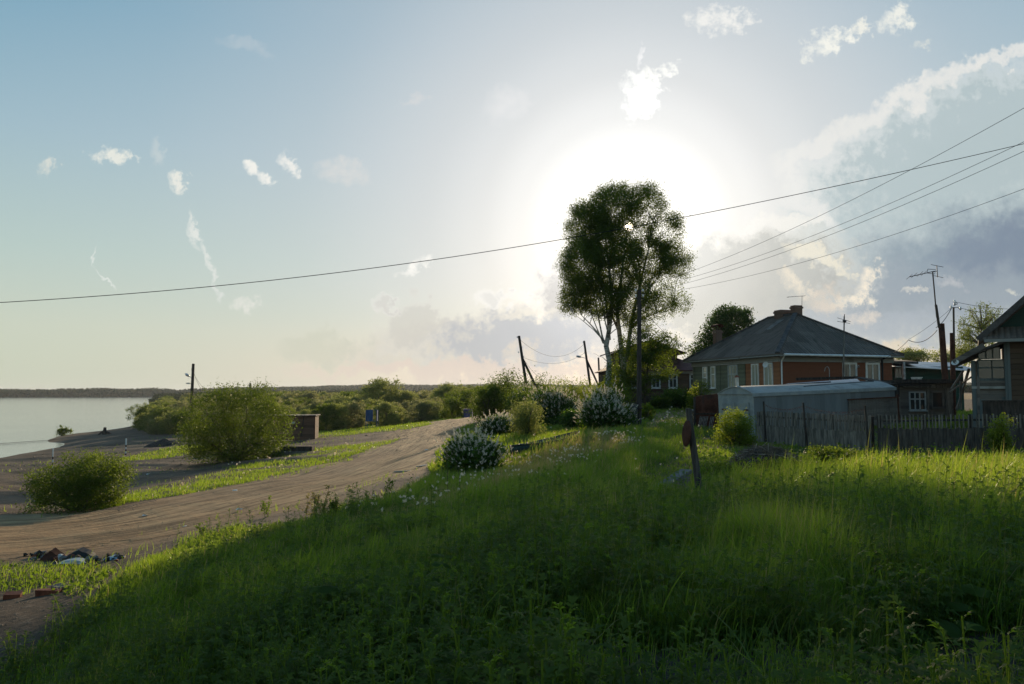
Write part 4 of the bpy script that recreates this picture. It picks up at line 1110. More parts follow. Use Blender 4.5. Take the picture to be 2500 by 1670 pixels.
def wb(mb, o, t, n, u0, u1, z0, z1, d0, d1):
    """box on a wall: u along the wall, z up, d outwards"""
    o = Vector(o); t = Vector(t); n = Vector(n); k = Vector((0, 0, 1))
    g = lambda u, d, z: o + t * u + n * d + k * z
    return mb.hexa([g(u0, d1, z0), g(u1, d1, z0), g(u1, d0, z0), g(u0, d0, z0), g(u0, d1, z1), g(u1, d1, z1), g(u1, d0, z1), g(u0, d0, z1)])
def window(par, o, t, n, u, z0, w, h, frame=None, pane=None, cols=2, rows=1, split=None, trim=0.09, sill=True, cap=None, d=0.03, name='window'):
    frame = frame or M_WHITE; pane = pane or M_GLASS
    mb = MB(); u0, u1, z1 = u - w / 2, u + w / 2, z0 + h
    wb(mb, o, t, n, u0 - trim, u0, z0 - trim, z1 + trim, 0, d + .03); wb(mb, o, t, n, u1, u1 + trim, z0 - trim, z1 + trim, 0, d + .03)
    wb(mb, o, t, n, u0, u1, z1, z1 + trim, 0, d + .03); wb(mb, o, t, n, u0, u1, z0 - trim, z0, 0, d + .03)
    s = 0.065
    for k in range(1, cols):
        uu = u0 + w * k / cols; wb(mb, o, t, n, uu - s / 2, uu + s / 2, z0, z1, 0, d + .012)
    for zf in (split or [k / rows for k in range(1, rows)]):
        zz = z0 + h * zf; wb(mb, o, t, n, u0, u1, zz - s / 2, zz + s / 2, 0, d + .015)
    if sill: wb(mb, o, t, n, u0 - trim - .04, u1 + trim + .04, z0 - trim - .05, z0 - trim, 0, d + .09)
    if cap == 'pediment':
        oo = Vector(o); tt = Vector(t); nn = Vector(n)
        g = lambda a, b, z: tuple(oo + tt * a + nn * b + Vector((0, 0, z)))
        za = z1 + trim
        for (a0, a1, b0, b1) in ((u0 - trim - .06, u, za, za + .24), (u, u1 + trim + .06, za + .24, za)):
            mb.hexa([g(a0, .10, b0), g(a1, .10, b1), g(a1, 0, b1), g(a0, 0, b0), g(a0, .10, b0 + .09), g(a1, .10, b1 + .09), g(a1, 0, b1 + .09), g(a0, 0, b0 + .09)])
        wb(mb, o, t, n, u0 - trim, u1 + trim, za, za + .05, 0, .05)
    f = mb.build(name, frame, par)
    g_ = MB(); wb(g_, o, t, n, u0, u1, z0, z1, 0, d - .01); g_.build('pane', pane, f)
    return f
def roof_quad(mb, pts, thick=0.07):
    """sloping roof sheet with thickness; uv along the eave and down the slope. pts: eave a, eave b, ridge b, ridge a"""
    p = [Vector(q) for q in pts]
    e = (p[1] - p[0]).normalized(); nrm = (p[1] - p[0]).cross(p[-1] - p[0]).normalized()
    if nrm.z < 0: nrm = -nrm
    v = nrm.cross(e)
    uvs = [((q - p[0]).dot(e), (q - p[0]).dot(v)) for q in p]
    mb.face(p, uvs)
    lo = [q - Vector((0, 0, thick)) for q in p]
    mb.face(lo[::-1], uvs[::-1])
    for i in range(len(p)):
        j = (i + 1) % len(p)
        mb.face([p[i], lo[i], lo[j], p[j]][::1], [(0, 0)] * 4)
    return mb

# ---- the hipped house ----
HC = P(1905, 900, 50.0); HC = Vector((HC.x, 50.0, HE - 1.30)); HR = math.atan2(0.26, 0.966)
def hip_house():
    e = empty('hipped_house', HC, 'low hipped wooden house, half green and half orange, under a dark corrugated roof', 'house', rz=HR)
    W_, L_, H_ = 8.3, 11.4, 3.62
    def lt(px):
        k = (px - 1250) / F; return (HC.x - HC.y * k) / (0.26 + 0.966 * k)
    def rs(px):
        k = (px - 1250) / F; return (HC.y * k - HC.x) / (0.966 - 0.26 * k)
    t1 = lt(1820)
    mb = MB(); mb.cur = 0; mb.box(0, W_, t1, L_, -0.6, H_)
    mb.cur = 1; mb.box(0, 0.30, 0, t1, -0.6, H_); mb.cur = 2; mb.box(0.30, W_, 0, t1, -0.6, H_)
    # the yard face in smooth red brown panels
    mb.cur = 2; mb.box(0.02, W_ + .01, -0.03, 0.0, -0.6, H_)
    mb.build('wall', [M_GREENWALL, M_ORANGE, M_REDPANEL], e)
    oL, tL, nL = (0, 0, 0), (0, 1, 0), (-1, 0, 0); oR, tR, nR = (0, -0.03, 0), (1, 0, 0), (0, -1, 0)
    for t_, w_ in ((0.0, .16), (t1, .16), (lt(1759), .12), (L_ - .16, .16)):
        tr = MB(); wb(tr, oL, tL, nL, t_, t_ + w_, -0.5, H_ - .2, 0, 0.05); tr.build('corner_board', M_ORANGE if t_ < 1 else M_GREENWALL, e)
    tr = MB(); wb(tr, oR, tR, nR, 0.0, .14, -.5, H_ - .2, 0, .05); tr.build('corner_board', M_REDPANEL, e)
    # cornice
    f = MB(); wb(f, oL, tL, nL, -.10, L_ + .1, H_ - .42, H_ - .08, 0, .10); wb(f, oR, tR, nR, -.10, W_ + .1, H_ - .42, H_ - .08, 0, .10)
    ov = .55
    f.box(-ov, 0.0, -ov, L_ + ov, H_ - .08, H_ + .0); f.box(0.0, W_ + ov, -ov, -0.03, H_ - .08, H_ + .0)
    f.build('fascia', M_FASCIA, e)
    # windows on the street side
    for px, w_, z0, h_, c, sp, fr, pn in [(1721.5, .50, 1.66, 1.42, 1, [.5, .75], M_WHITE, M_SKYGLASS), (1741.5, .50, 1.66, 1.42, 1, [.65], M_WHITE, M_SKYGLASS), (1789.5, 1.08, 1.66, 1.42, 3, [.62], M_GREYPAINT, M_SKYGLASS),
                             (1844, .70, 1.66, 1.42, 2, [], M_WHITE, M_SKYGLASS), (1876.5, .82, 1.66, 1.42, 2, [], M_WHITE, M_SKYGLASS)]:
        window(e, oL, tL, nL, lt(px), z0, w_, h_, fr, pn, c, 1, sp)
    for px in (2073, 2129): window(e, oR, tR, nR, rs(px), 1.30, .84, 1.78, M_WHITE, M_GLASS, 2, 1, [], trim=.12)
    # roof
    z0, z1 = H_ + .06, 6.72
    A, B, C_, D_ = (-ov, -ov, z0), (W_ + ov, -ov, z0), (W_ + ov, L_ + ov, z0), (-ov, L_ + ov, z0)
    R1, R2 = (W_ / 2, 4.3, z1), (W_ / 2, 7.6, z1)
    r = MB(); roof_quad(r, [D_, A, R1, R2]); roof_quad(r, [A, B, R1]); roof_quad(r, [B, C_, R2, R1]); roof_quad(r, [C_, D_, R2])
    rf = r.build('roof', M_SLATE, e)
    rd = MB(); up = Vector((0, 0, .05))
    for a, b in ((A, R1), (B, R1), (C_, R2), (D_, R2), (R1, R2)): rd.beam(Vector(a) + up, Vector(b) + up, .30 if a is A else .18, .12)
    rd.build('ridge_cap', M_RIDGE, rf)
    pt = MB(); roof_quad(pt, [(-ov + 3.0, 4.8, 0), (-ov + 3.0, 5.5, 0), (-ov + 4.1, 5.5, 0), (-ov + 4.1, 4.8, 0)], .03)
    sl = (z1 - z0) / (W_ / 2 + ov)
    pt.v = [(x, y, z0 + (x + ov) * sl + .04 + z) for x, y, z in pt.v]; pt.build('roof_patch', mat_plain('newer_slate', (0.17, 0.165, 0.15), .9, var=.3, spec=.1), rf)
    # chimneys
    def chim(x, y, w_, d_, z_, h_, cowl=False):
        m = MB(); m.box(x - w_ / 2, x + w_ / 2, y - d_ / 2, y + d_ / 2, z_, z_ + h_); m.box(x - w_ / 2 - .05, x + w_ / 2 + .05, y - d_ / 2 - .05, y + d_ / 2 + .05, z_ + h_ - .22, z_ + h_ - .10)
        o = m.build('chimney', M_BRICK, rf)
        if cowl:
            c = MB()
            for sx in (-1, 1):
                for sy in (-1, 1): c.box(x + sx * (w_ / 2 - .04) - .02, x + sx * (w_ / 2 - .04) + .02, y + sy * (d_ / 2 - .04) - .02, y + sy * (d_ / 2 - .04) + .02, z_ + h_, z_ + h_ + .22)
            n = 7
            for k in range(n):
                a0, a1 = math.pi * k / n, math.pi * (k + 1) / n; q = w_ / 2 + .12
                p0, p1 = (x - q * math.cos(a0), z_ + h_ + .22 + .2 * math.sin(a0)), (x - q * math.cos(a1), z_ + h_ + .22 + .2 * math.sin(a1))
                c.hexa([(p0[0], y - q, p0[1]), (p1[0], y - q, p1[1]), (p1[0], y + q, p1[1]), (p0[0], y + q, p0[1]), (p0[0], y - q, p0[1] + .03), (p1[0], y - q, p1[1] + .03), (p1[0], y + q, p1[1] + .03), (p0[0], y + q, p0[1] + .03)])
            c.build('cowl', M_RUST, o)
    chim(4.45, 4.6, .62, .5, 6.2, 1.15); chim(4.3, 6.0, .9, .8, 6.2, .95); chim(1.55, 10.4, .5, .5, 4.4, 1.6, True)
    # gutter and downpipe
    g = MB(); g.tube([(-.1, -ov - .06, z0 - .06), (W_ - .6, -ov - .06, z0 - .10)], .075, 8); g.tube([(-.05, -ov - .06, z0 - .08), (.02, -.16, z0 - .42), (.02, -.12, z0 - .6), (.02, -.12, .6)], .05, 8)
    g.build('gutter', M_WHITE, e)
    g = MB(); g.tube([(rs(2150), -ov, z0 - .08), (rs(2150), -.16, z0 - .3), (rs(2150), -.14, .4)], .06, 8); g.build('downpipe', M_BLACK, e)
    # fuse pipes on the yard side
    for px, hgt in ((2011, 2.9), (2077, 3.0)):
        s = rs(px); g = MB(); g.tube([(s, -.55, 0), (s, -.55, hgt - .3), (s + .06, -.55, hgt - .06), (s + .2, -.52, hgt), (s + .42, -.3, hgt - .1), (s + .45, -.05, hgt - .15)] if px > 2050 else
               [(s, -.55, 0), (s, -.55, hgt - .2), (s - .05, -.55, hgt - .05), (s - .15, -.55, hgt), (s - .28, -.55, hgt - .06), (s - .32, -.5, hgt - .3)], .022, 6); g.build('cable_mast', M_GREYPAINT, e)
    d_ = MB(); dish(d_, Vector((-.45, lt(1884), 3.05)), Vector((-1, -.5, .3)), .20); d_.tube([(0, lt(1884), 2.8), (-.4, lt(1884), 3.0)], .02, 5); d_.build('satellite_dish', M_WHITE, e)
def dish(mb, c, n, r):
    n = Vector(n).normalized(); s = n.cross(Vector((0, 0, 1))).normalized(); u = s.cross(n)
    base = len(mb.v); N = 20; rings = 5
    mb.v.append(tuple(c - n * .10))
    for k in range(1, rings + 1):
        f = k / rings
        for j in range(N):
            a = 2 * math.pi * j / N; mb.v.append(tuple(c + (s * math.cos(a) + u * math.sin(a)) * r * f - n * .10 * (1 - f * f)))
    for j in range(N):
        mb.f.append((base, base + 1 + j, base + 1 + (j + 1) % N)); mb.mi.append(mb.cur)
        for k in range(rings - 1):
            b = base + 1 + k * N; mb.f.append((b + j, b + N + j, b + N + (j + 1) % N, b + (j + 1) % N)); mb.mi.append(mb.cur)
hip_house()

def antenna(base, top, label, items, r=0.03, lean_mat=None, cross=None, name='aerial_mast', wires=None, boom_r=.012):
    """a mast with an aerial: items are (a, b, radius) bars relative to the top"""
    base = Vector(base); top = Vector(top)
    e = empty(name, base, label, 'antenna')
    m = MB(); m.tube([(0, 0, 0), tuple((top - base) * .5), tuple(top - base)], [r, r * .8, r * .6], 7); m.build('mast', lean_mat or M_POLE, e)
    a = MB(); t = top - base
    for p, q, rr in items: a.tube([t + Vector(p), t + Vector(q)], rr, 5)
    a.build('aerial', M_CABLE, e)
    return e
# crossed aerial on a wooden pole in front of the hipped house
D = 44.0; tp = P(2061, 772, D); bs = on_ground(2057, D); bs.x = P(2056, 930, D).x
s_ = D / F
antenna(bs, tp, 'tall wooden pole with a crossed television aerial standing in the yard before the orange wall', [((-17 * s_, 0, -4 * s_), (17 * s_, .1, -13 * s_), .013), ((-16 * s_, .1, -12 * s_), (14 * s_, 0, -18 * s_), .013), ((0, 0, -22 * s_), (1 * s_, 0, 5 * s_), .02), ((-3 * s_, -.05, -12 * s_), (4 * s_, .05, -12 * s_), .07)], .055, M_PICKET)
# small aerial on the roof ridge
D = 54.5; s_ = D / F; tp = P(1958, 722, D); bs = P(1958, 756, D)
antenna(bs, tp, 'small television aerial on a thin rod above the chimneys of the hipped house', [((-38 * s_, -.2, -4 * s_), (6 * s_, 0, -.5 * s_), .014), ((-34 * s_, -.3, -4.5 * s_), (-34 * s_, .3, -3 * s_), .01), ((-20 * s_, -.35, -3 * s_), (-20 * s_, .35, -1.5 * s_), .01), ((4 * s_, -.35, -1 * s_), (4 * s_, .35, 0), .01)], .02, M_CABLE)

# ---- dark red roofed house behind the trees ----
def red_house():
    D = 76.0; s = D / F
    o = P(1498, 957, D); z0 = HE - 0.9
    e = empty('mezzanine_house', (o.x, D, z0), 'dark log house under a dull red roof with a gabled attic, behind the birch', 'house', rz=math.radians(2))
    W_ = 8.9; H_ = .9 + 57 * s - .15
    m = MB(); m.box(0, W_, 0, 9, -.8, H_); m.build('wall', M_LOG, e)
    r = MB(); ov = .5; zr = .9 + 98 * s
    A, B, C_, D_ = (-ov, -ov, H_), (W_ + ov, -ov, H_), (W_ + ov, 9 + ov, H_), (-ov, 9 + ov, H_)
    R1, R2 = (3.0, 4.5, zr), (W_ - 2.8, 4.5, zr)
    roof_quad(r, [A, B, R2, R1]); roof_quad(r, [B, C_, R2]); roof_quad(r, [C_, D_, R1, R2]); roof_quad(r, [D_, A, R1]); r.build('roof', M_DKROOF, e)
    f = MB(); f.box(-.1, W_ + .1, -.14, 0, H_ - .32, H_ - .08); f.build('fascia', M_FASCIA, e)
    # attic with its gable to the river
    m = MB(); x0, x1 = (1512 - 1498) * s, (1663 - 1498) * s; zt = .9 + 100 * s; m.box(x0, x1, 1.2, 6.5, H_ + .1, zt)
    xm = (x0 + x1) / 2; za = .9 + 128 * s
    m.face([(x0, 1.2, zt), (x1, 1.2, zt), (xm, 1.2, za - .1)]); m.face([(x1, 6.5, zt), (x0, 6.5, zt), (xm, 6.5, za - .1)])
    at = m.build('attic', M_LOG, e)
    r = MB(); xe0, xe1 = x0 - .8, x1 + .8; ze = zt - .1
    roof_quad(r, [(xe0, 7, ze), (xe0, .6, ze), (xm, .6, za), (xm, 7, za)], .12); roof_quad(r, [(xe1, .6, ze), (xe1, 7, ze), (xm, 7, za), (xm, .6, za)], .12); r.build('attic_roof', M_DKROOF, at)
    for px in (1552, 1602, 1644, 1696):
        window(e, (0, 0, 0), (1, 0, 0), (0, -1, 0), (px - 1498) * s, .9 + 12 * s, .62, 1.15, M_GREYPAINT, M_GLASS, 2, 1, [.68], .13, cap='pediment')
    # street fence in front of it
    fe = empty('plank_fence', P(1560, 975, 70), 'dark plank fence along the front of the dark red roofed house', 'fence'); fe.location.z = HE - 1.2
    m = MB(); s2 = 70 / F
    for k in range(5): m.box(0, 150 * s2, -.02, .02, .1 + k * .17, .22 + k * .17)
    m.build('planks', M_DARKWOOD, fe); m = MB()
    for k in range(5): m.box(k * 36 * s2 - .05, k * 36 * s2 + .05, .03, .12, -.3, 1.0)
    m.build('posts', M_DARKWOOD, fe)
red_house()

# ---- long grey shed with arched roof ----
def long_shed():
    D = 34.0; c = P(1845, 1072, D); z0 = HE - 2.15
    e = empty('metal_shed', (c.x, D, z0), 'long pale grey sheet metal shed with arched white roof and front double doors', 'shed', rz=math.atan2(.38, .924)); e.rotation_euler = (0, math.radians(-2.0), math.atan2(.38, .924))
    L_, W_, H_ = 8.1, 2.4, 2.05
    m = MB(); m.cur = 0; m.box(0, L_, 0.0, W_, 0, H_)
    m.build('wall', M_ALU, e)
    arch = [(y, .30 * math.sin(math.pi * y / W_)) for y in np.linspace(0, W_, 13)]
    # front sheet with arched top
    m = MB(); pts = [(-.03, 0, 0), (-.03, W_, 0), (-.03, W_, H_)] + [(-.03, y, H_ + z) for y, z in arch[::-1][1:]]
    m.face(pts); m.face([(0.0, y, z) for _, y, z in pts][::-1]); n = len(pts)
    for i in range(n): j = (i + 1) % n; m.face([pts[i], (0.0, *pts[i][1:]), (0.0, *pts[j][1:]), pts[j]])
    fr = m.build('front_sheet', M_ALUF, e)
    # roof skin
    m = MB()
    for (y0, h0), (y1, h1) in zip(arch[:-1], arch[1:]):
        m.hexa([(-.06, y0, H_ + h0 + .01), (L_ + .05, y0, H_ + h0 + .01), (L_ + .05, y1, H_ + h1 + .01), (-.06, y1, H_ + h1 + .01), (-.06, y0, H_ + h0 + .05), (L_ + .05, y0, H_ + h0 + .05), (L_ + .05, y1, H_ + h1 + .05), (-.06, y1, H_ + h1 + .05)])
    rf = m.build('roof', M_SHEDTOP, e, smooth=False)
    m = MB(); m.box(-.08, L_ + .07, -.05, -.0, H_ - .10, H_ + .04); m.box(-.08, -.035, 0, W_, H_ + .0, H_ + .03); m.build('roof_edge', M_ALUF, e)
    m = MB(); m.tube([(.2, 1.0, H_ + .30), (5.5, 1.25, H_ + .38)], .025, 5); m.tube([(3.2, .5, H_ + .24), (7.8, .9, H_ + .34)], .02, 5); m.build('roof_batten', M_DARKWOOD, rf)
    # doors
    for k, (y0, y1) in enumerate(((.25, 1.15), (1.17, 2.1))):
        m = MB(); m.box(-.07, -.03, y0, y1, .1, H_ - .35)
        m.box(-.085, -.07, y0 + .03, y0 + .08, .12, H_ - .37); m.box(-.085, -.07, y1 - .08, y1 - .03, .12, H_ - .37); m.box(-.085, -.07, y0 + .08, y1 - .08, H_ - .45, H_ - .37)
        dr = m.build('door', M_ALUF, e)
        h = MB(); yy = y0 + .02 if k == 0 else y1 - .02
        for zz in (.4, 1.35): h.box(-.11, -.085, min(yy, yy + (.28 if k == 0 else -.28)), max(yy, yy + (.28 if k == 0 else -.28)), zz, zz + .06)
        if k == 0: h.box(-.14, -.11, .98, 1.08, .95, 1.10)
        h.build('hinge', M_RUST, dr)
    # side panel of upright planks at the far end
    m = MB(); x = 5.2
    while x < L_ + .1:
        w_ = rng.uniform(.14, .2); m.box(x, x + w_ - .02, -.09, -.05, .0 + rng.uniform(0, .05), 1.62 + rng.uniform(-.02, .02)); x += w_
    m.build('side_planks', M_OLDWOOD, e)
    m = MB(); m.box(5.1, L_ + .05, -.13, -.09, 1.60, 1.66); m.box(L_ + .02, L_ + .10, -.12, -.04, 0, 1.75); m.build('plank_frame', M_RUST, e)
    m = MB(); m.tube([(.35, 1.5, H_ + .2), (.35, 1.5, H_ + .72)], .075, 10); ch = m.build('stove_pipe', M_METAL, e)
    m = MB(); m.tube([(.35, 1.5, H_ + .74), (.35, 1.5, H_ + .84)], [.15, .02], 10); m.tube([(.35, 1.5, H_ + .15), (.35, 1.5, H_ + .30)], .09, 10); m.build('pipe_cap', M_RUSTRED, ch)
long_shed()

def lean_roof():
    """low outhouse whose bright sheet roof shows above the shed"""
    a, b, c, d = P(1862, 950, 37.6), P(2110, 940, 39.3), P(2092, 924.5, 43.2), P(1925, 936, 43.0)
    base = Vector((a.x, a.y, HE - 2.0))
    e = empty('outhouse', base, 'low outhouse with a bright sheet roof between the long shed and the hipped house', 'shed')
    q = [v - base for v in (a, b, c, d)]
    m = MB(); roof_quad(m, [q[0], q[1], q[2], q[3]], .04); m.build('roof', M_SHEET, e)
    m = MB(); lo = [Vector((v.x, v.y, 0)) for v in q]; hi = [v - Vector((0, 0, .05)) for v in q]
    m.hexa(lo + hi); m.build('wall', M_OLDWOOD, e)
    m = MB(); r0, r1 = P(1944, 925.5, 43.4) - base, P(2094, 921.5, 43.8) - base
    m.beam(r0, r1, .12, .14); m.beam(r1, P(2180, 938, 40.5) - base, .5, .05); m.build('ridge_board', M_DARKWOOD, e)
lean_roof()

# ---- rusty gate sheet, firewood, slatted crate ----
def yard_front():
    D = 39.0; z0 = HE - 1.85; a = P(1698, 1000, D)
    e = empty('metal_gate', (a.x, D, z0), 'rust brown sheet metal gate with wavy top left of the long shed', 'gate', rz=math.radians(8))
    w_ = 61 * D / F; m = MB(); n = 14; tops = []
    for k in range(n + 1):
        f = k / n; px = 1698 + 60 * f; tops.append((f * w_, 1.60 + .22 * f + .03 * math.sin(f * 6)))
    for k in range(n):
        (x0, h0), (x1, h1) = tops[k], tops[k + 1]; y0 = .02 * math.sin(k * 1.3); y1 = .02 * math.sin(k * 1.3 + 1.3)
        m.hexa([(x0, y0, 0), (x1, y1, 0), (x1, y1 + .02, 0), (x0, y0 + .02, 0), (x0, y0, h0), (x1, y1, h1), (x1, y1 + .02, h1), (x0, y0 + .02, h0)])
    m.build('gate_sheet', M_RUST, e)
    m = MB(); m.box(-.08, 0, -.03, .06, -.2, 1.62); m.box(w_, w_ + .10, -.03, .06, -.2, 1.85); m.box(0, w_, -.05, -.025, .75, .82); m.build('gate_frame', M_DARKWOOD, e)
    b = P(1690, 1044, 39.6); b.z = HE - 1.85
    e = empty('firewood_stack', b, 'narrow stack of split firewood against the left side of the rusty gate', 'firewood')
    for r in range(9):
        for c in range(2):
            m = MB(); x = -.06 + c * .12 + rng.uniform(-.02, .02); z = .06 + r * .11; m.tube([(x, -.18, z), (x, .2, z)], rng.uniform(.05, .06), 6); m.build('log', M_OLDWOOD if (r + c) % 3 else M_FASCIA, e)
    D = 38.2; b = P(1706, 1046, D); b.z = HE - 1.90
    for i, (px0, wpx, lab) in enumerate(((1703, 24, 'wider slatted wooden rack leaning on the rusty gate'), (1729, 14, 'narrower slatted rack half behind the yellow green bush'))):
        b = P(px0, 1046, D - .1 * i); b.z = HE - 1.90
        e = empty('slatted_rack', b, lab, 'rack'); s = D / F
        nn = int(wpx / 3.6)
        m = MB()
        for k in range(nn): m.beam((k * 3.6 * s, 0, 0), (k * 3.6 * s + 13 * s, .45, .72), .028, .02)
        m.build('slat', M_PICKET, e)
        m = MB()
        for f in (.12, .88): m.beam(Vector((13 * s * f - .02, .45 * f + .02, .72 * f)), Vector((nn * 3.6 * s - .04 + 13 * s * f, .45 * f + .02, .72 * f)), .03, .03)
        m.build('crosspiece', M_DARKWOOD, e)
yard_front()

# ---- picket fences ----
def picket_fence(name, lab, a, b, top_a, top_b, gapw, pw, low=None, seed=1, group=None, lowmat=None, posts=4):
    """pickets from ground point a to b; heights given at both ends"""
    rg = np.random.default_rng(seed); a = Vector(a); b = Vector(b); L_ = (b.xy - a.xy).length
    e = empty(name, a, lab, 'fence', group, math.atan2(b.y - a.y, b.x - a.x))
    m = MB(); x = 0; n = 0
    gz = lambda x: (b.z - a.z) * x / L_
    while x < L_:
        h = top_a + (top_b - top_a) * x / L_ + rg.uniform(-.035, .03); ln = rg.uniform(-.025, .025); w_ = pw * rg.uniform(.85, 1.1)
        y = rg.uniform(-.008, .008); z = gz(x)
        m.hexa([(x, y, z - .15), (x + w_, y, z - .15), (x + w_, y + .018, z - .15), (x, y + .018, z - .15), (x + ln, y, z + h), (x + w_ + ln, y, z + h - rg.uniform(0, .02)), (x + w_ + ln, y + .018, z + h), (x + ln, y + .018, z + h)])
        x += w_ + gapw * rg.uniform(.6, 1.4); n += 1
    m.build('pickets', M_PICKET, e)
    for hz in (.35, top_a * .8):
        m = MB(); m.hexa([(0, .03, hz), (L_, .03, gz(L_) + hz), (L_, .08, gz(L_) + hz), (0, .08, hz), (0, .03, hz + .07), (L_, .03, gz(L_) + hz + .07), (L_, .08, gz(L_) + hz + .07), (0, .08, hz + .07)]); m.build('rail', M_DARKWOOD, e)
    for k in range(posts):
        x = L_ * (k + .02) / (posts - 1) if posts > 1 else 0; x = min(x, L_ - .1)
        m = MB(); m.box(x, x + .10, .085, .18, gz(x) - .3, gz(x) + top_a * .98); m.build('post', M_DARKWOOD, e)
    if low:
        m = MB(); x = 0
        while x < L_:
            w_ = rg.uniform(.07, .13); h = low + rg.uniform(-.04, .04); z = gz(x)
            m.box(x, x + w_ - .006, -.045, -.02, z - .15, z + h); x += w_
        m.build('lower_boards', lowmat or M_PICKET, e)
    return e
fa = P(1849, 1072, 33.0); fa.z = HE - 2.05; fb = P(2126, 1105, 27.4); fb.z = HE - 2.08
picket_fence('picket_fence', 'dense grey picket fence with barbed wire in front of the long shed', fa, fb, 1.26, 1.28, .034, .05, .70, 3)
fa = P(2146, 1100, 27.2); fa.z = HE - 2.05; fb = P(2600, 1095, 26.6); fb.z = HE - 1.95
picket_fence('picket_fence', 'wide spaced picket fence with solid dark lower boards at the right', fa, fb, 1.28, 1.20, .075, .045, .80, 4, lowmat=mat_plain('dark_grey_boards', (0.075, 0.066, 0.056), .9, var=.5, scale=2.5, stretch=(4, 4, .6)), posts=5)
def barbed():
    tops = []
    for (px0, py0, px1, py1, D, lab) in ((1870, 1055, 1864, 980, 32.2, 'leftmost thin post holding barbed wire above the dense fence'), (1970, 1050, 1961, 983, 30.2, 'leaning dark post with barbed wire over the middle of the dense fence'), (2122, 1050, 2112, 990, 27.1, 'dark post holding barbed wire at the right end of the dense fence')):
        a, b = P(px0, 1085, D), P(px1, py1, D); a.z = HE - 2.05
        m = MB(); m.tube([(0, 0, -.2), b - a], [.045, .035], 7); o = m.build('wire_post', M_DARKWOOD, None, loc=a); tag(o, lab, 'post', 'barbed wire posts'); tops.append(b)
    for i in range(2):
        m = MB(); pts = []; A, B = tops[i], tops[i + 1]; base = A.copy(); n = 60
        for k in range(n + 1):
            f = k / n; p = A.lerp(B, f) - base; p.z -= .12 + .35 * 4 * f * (1 - f) * .5 + .03 * math.sin(k * 2.1); p += Vector((0, .04 * math.sin(k * 1.7), 0)); pts.append(p)
        m.tube(pts, .004, 4); 
        for k in range(3, n, 3): m.tube([pts[k] + Vector((0, 0, -.03)), pts[k] + Vector((.02, 0, .03))], .005, 3)
        pts2 = [p + Vector((0, .02, -.05 - .05 * math.sin(k * .9))) for k, p in enumerate(pts)]; m.tube(pts2, .003, 4)
        tag(m.build('barbed_wire', M_RUSTRED, None, loc=base), ['sagging barbed wire over the left half of the dense fence', 'tangled barbed wire over the right half of the dense fence'][i], 'wire', 'barbed wire')
barbed()

# ---- small dark hut and the stove pipes ----
def hut():
    D = 41.0; a = P(2194, 1000, D); z0 = HE - 1.5; s = D / F
    e = empty('wooden_hut', (a.x, D, z0), 'small weathered wooden hut with two mullioned windows and a flat roof', 'hut', rz=math.radians(3))
    W_ = 138 * s; H_ = 1.5 + 24 * s
    m = MB(); m.box(0, W_, 0, 3.0, -.3, H_); m.build('wall', M_OLDWOOD, e)
    m = MB(); m.box(-.35, W_ + .3, -.30, 3.3, H_, H_ + .10); m.box(-.35, W_ + .3, -.34, -.30, H_ - .06, H_ + .14); m.build('roof', M_DARKWOOD, e)
    for x0, x1, z_ in ((-.1, 2.6, H_ - .14), (.2, 3.0, H_ - .24)):
        m = MB(); m.beam((x0, -.1, z_), (x1, -.08, z_ - .03), .08, .07); m.build('beam', M_PICKET, e)
    window(e, (0, 0, 0), (1, 0, 0), (0, -1, 0), (2241 - 2194) * s, 1.5 - 42 * s, 36 * s, 40 * s, M_GREYPAINT, M_GLASS, 3, 1, [.62], .06)
    window(e, (0, 0, 0), (1, 0, 0), (0, -1, 0), (2291 - 2194) * s, 1.5 - 36 * s, 24 * s, 34 * s, M_OLDWOOD, M_GLASS, 1, 1, [], .07)
    m = MB(); m.box((2265 - 2194) * s, (2269 - 2194) * s, -.05, 0, 0, H_ - .3); m.box((2312 - 2194) * s, (2326 - 2194) * s, -.06, 0, 0, H_ - .3); m.build('corner_boards', M_PICKET, e)
    # dark boards stand in for the shaded gap between hut and long shed
    b = P(2168, 1000, 40.6); e2 = empty('dark_gap_screen', (b.x, 40.6, z0), 'dark boards standing in for the shaded gap between the long shed and the small hut', 'screen')
    m = MB(); x = 0
    while x < 28 * s: m.box(x, x + .12, 0, .03, -.3, 1.85 + rng.uniform(-.04, .04)); x += .125
    m.build('boards', M_DARKWOOD, e2)
    m = MB(); m.beam((-.1, -.05, 1.9), (2.2, -.05, 1.82), .08, .06); m.build('rail', M_DARKWOOD, e2)
hut()
def pipe_mast(lab, D, segs, extra=None):
    base = P(*segs[0][0], D); base.z = HE - 1.6
    e = empty('stove_pipe', base, lab, 'pipe')
    for i, (p0, p1, w, nm, mt) in enumerate(segs):
        a, b = P(*p0, D + (0 if i == 0 else -.12)) - base, P(*p1, D + (0 if i == 0 else -.12)) - base
        if i == 0: a = Vector((a.x, a.y, 0)) if a.z > 0 else a
        m = MB(); m.tube([a, b], [w * D / F, w * D / F * .92], 12); m.build(nm, mt, e, smooth=False)
    return e, base
e, bb = pipe_mast('thick rusty stove pipe leaning left and carrying the tall television aerial', 43.2, [((2312, 940), (2298, 790), 7.5, 'pipe', M_RUST), ((2293, 800), (2285, 744), 3.2, 'wooden_pole', M_POLE), ((2287, 775), (2277, 664), 1.6, 'mast', M_POLE)])
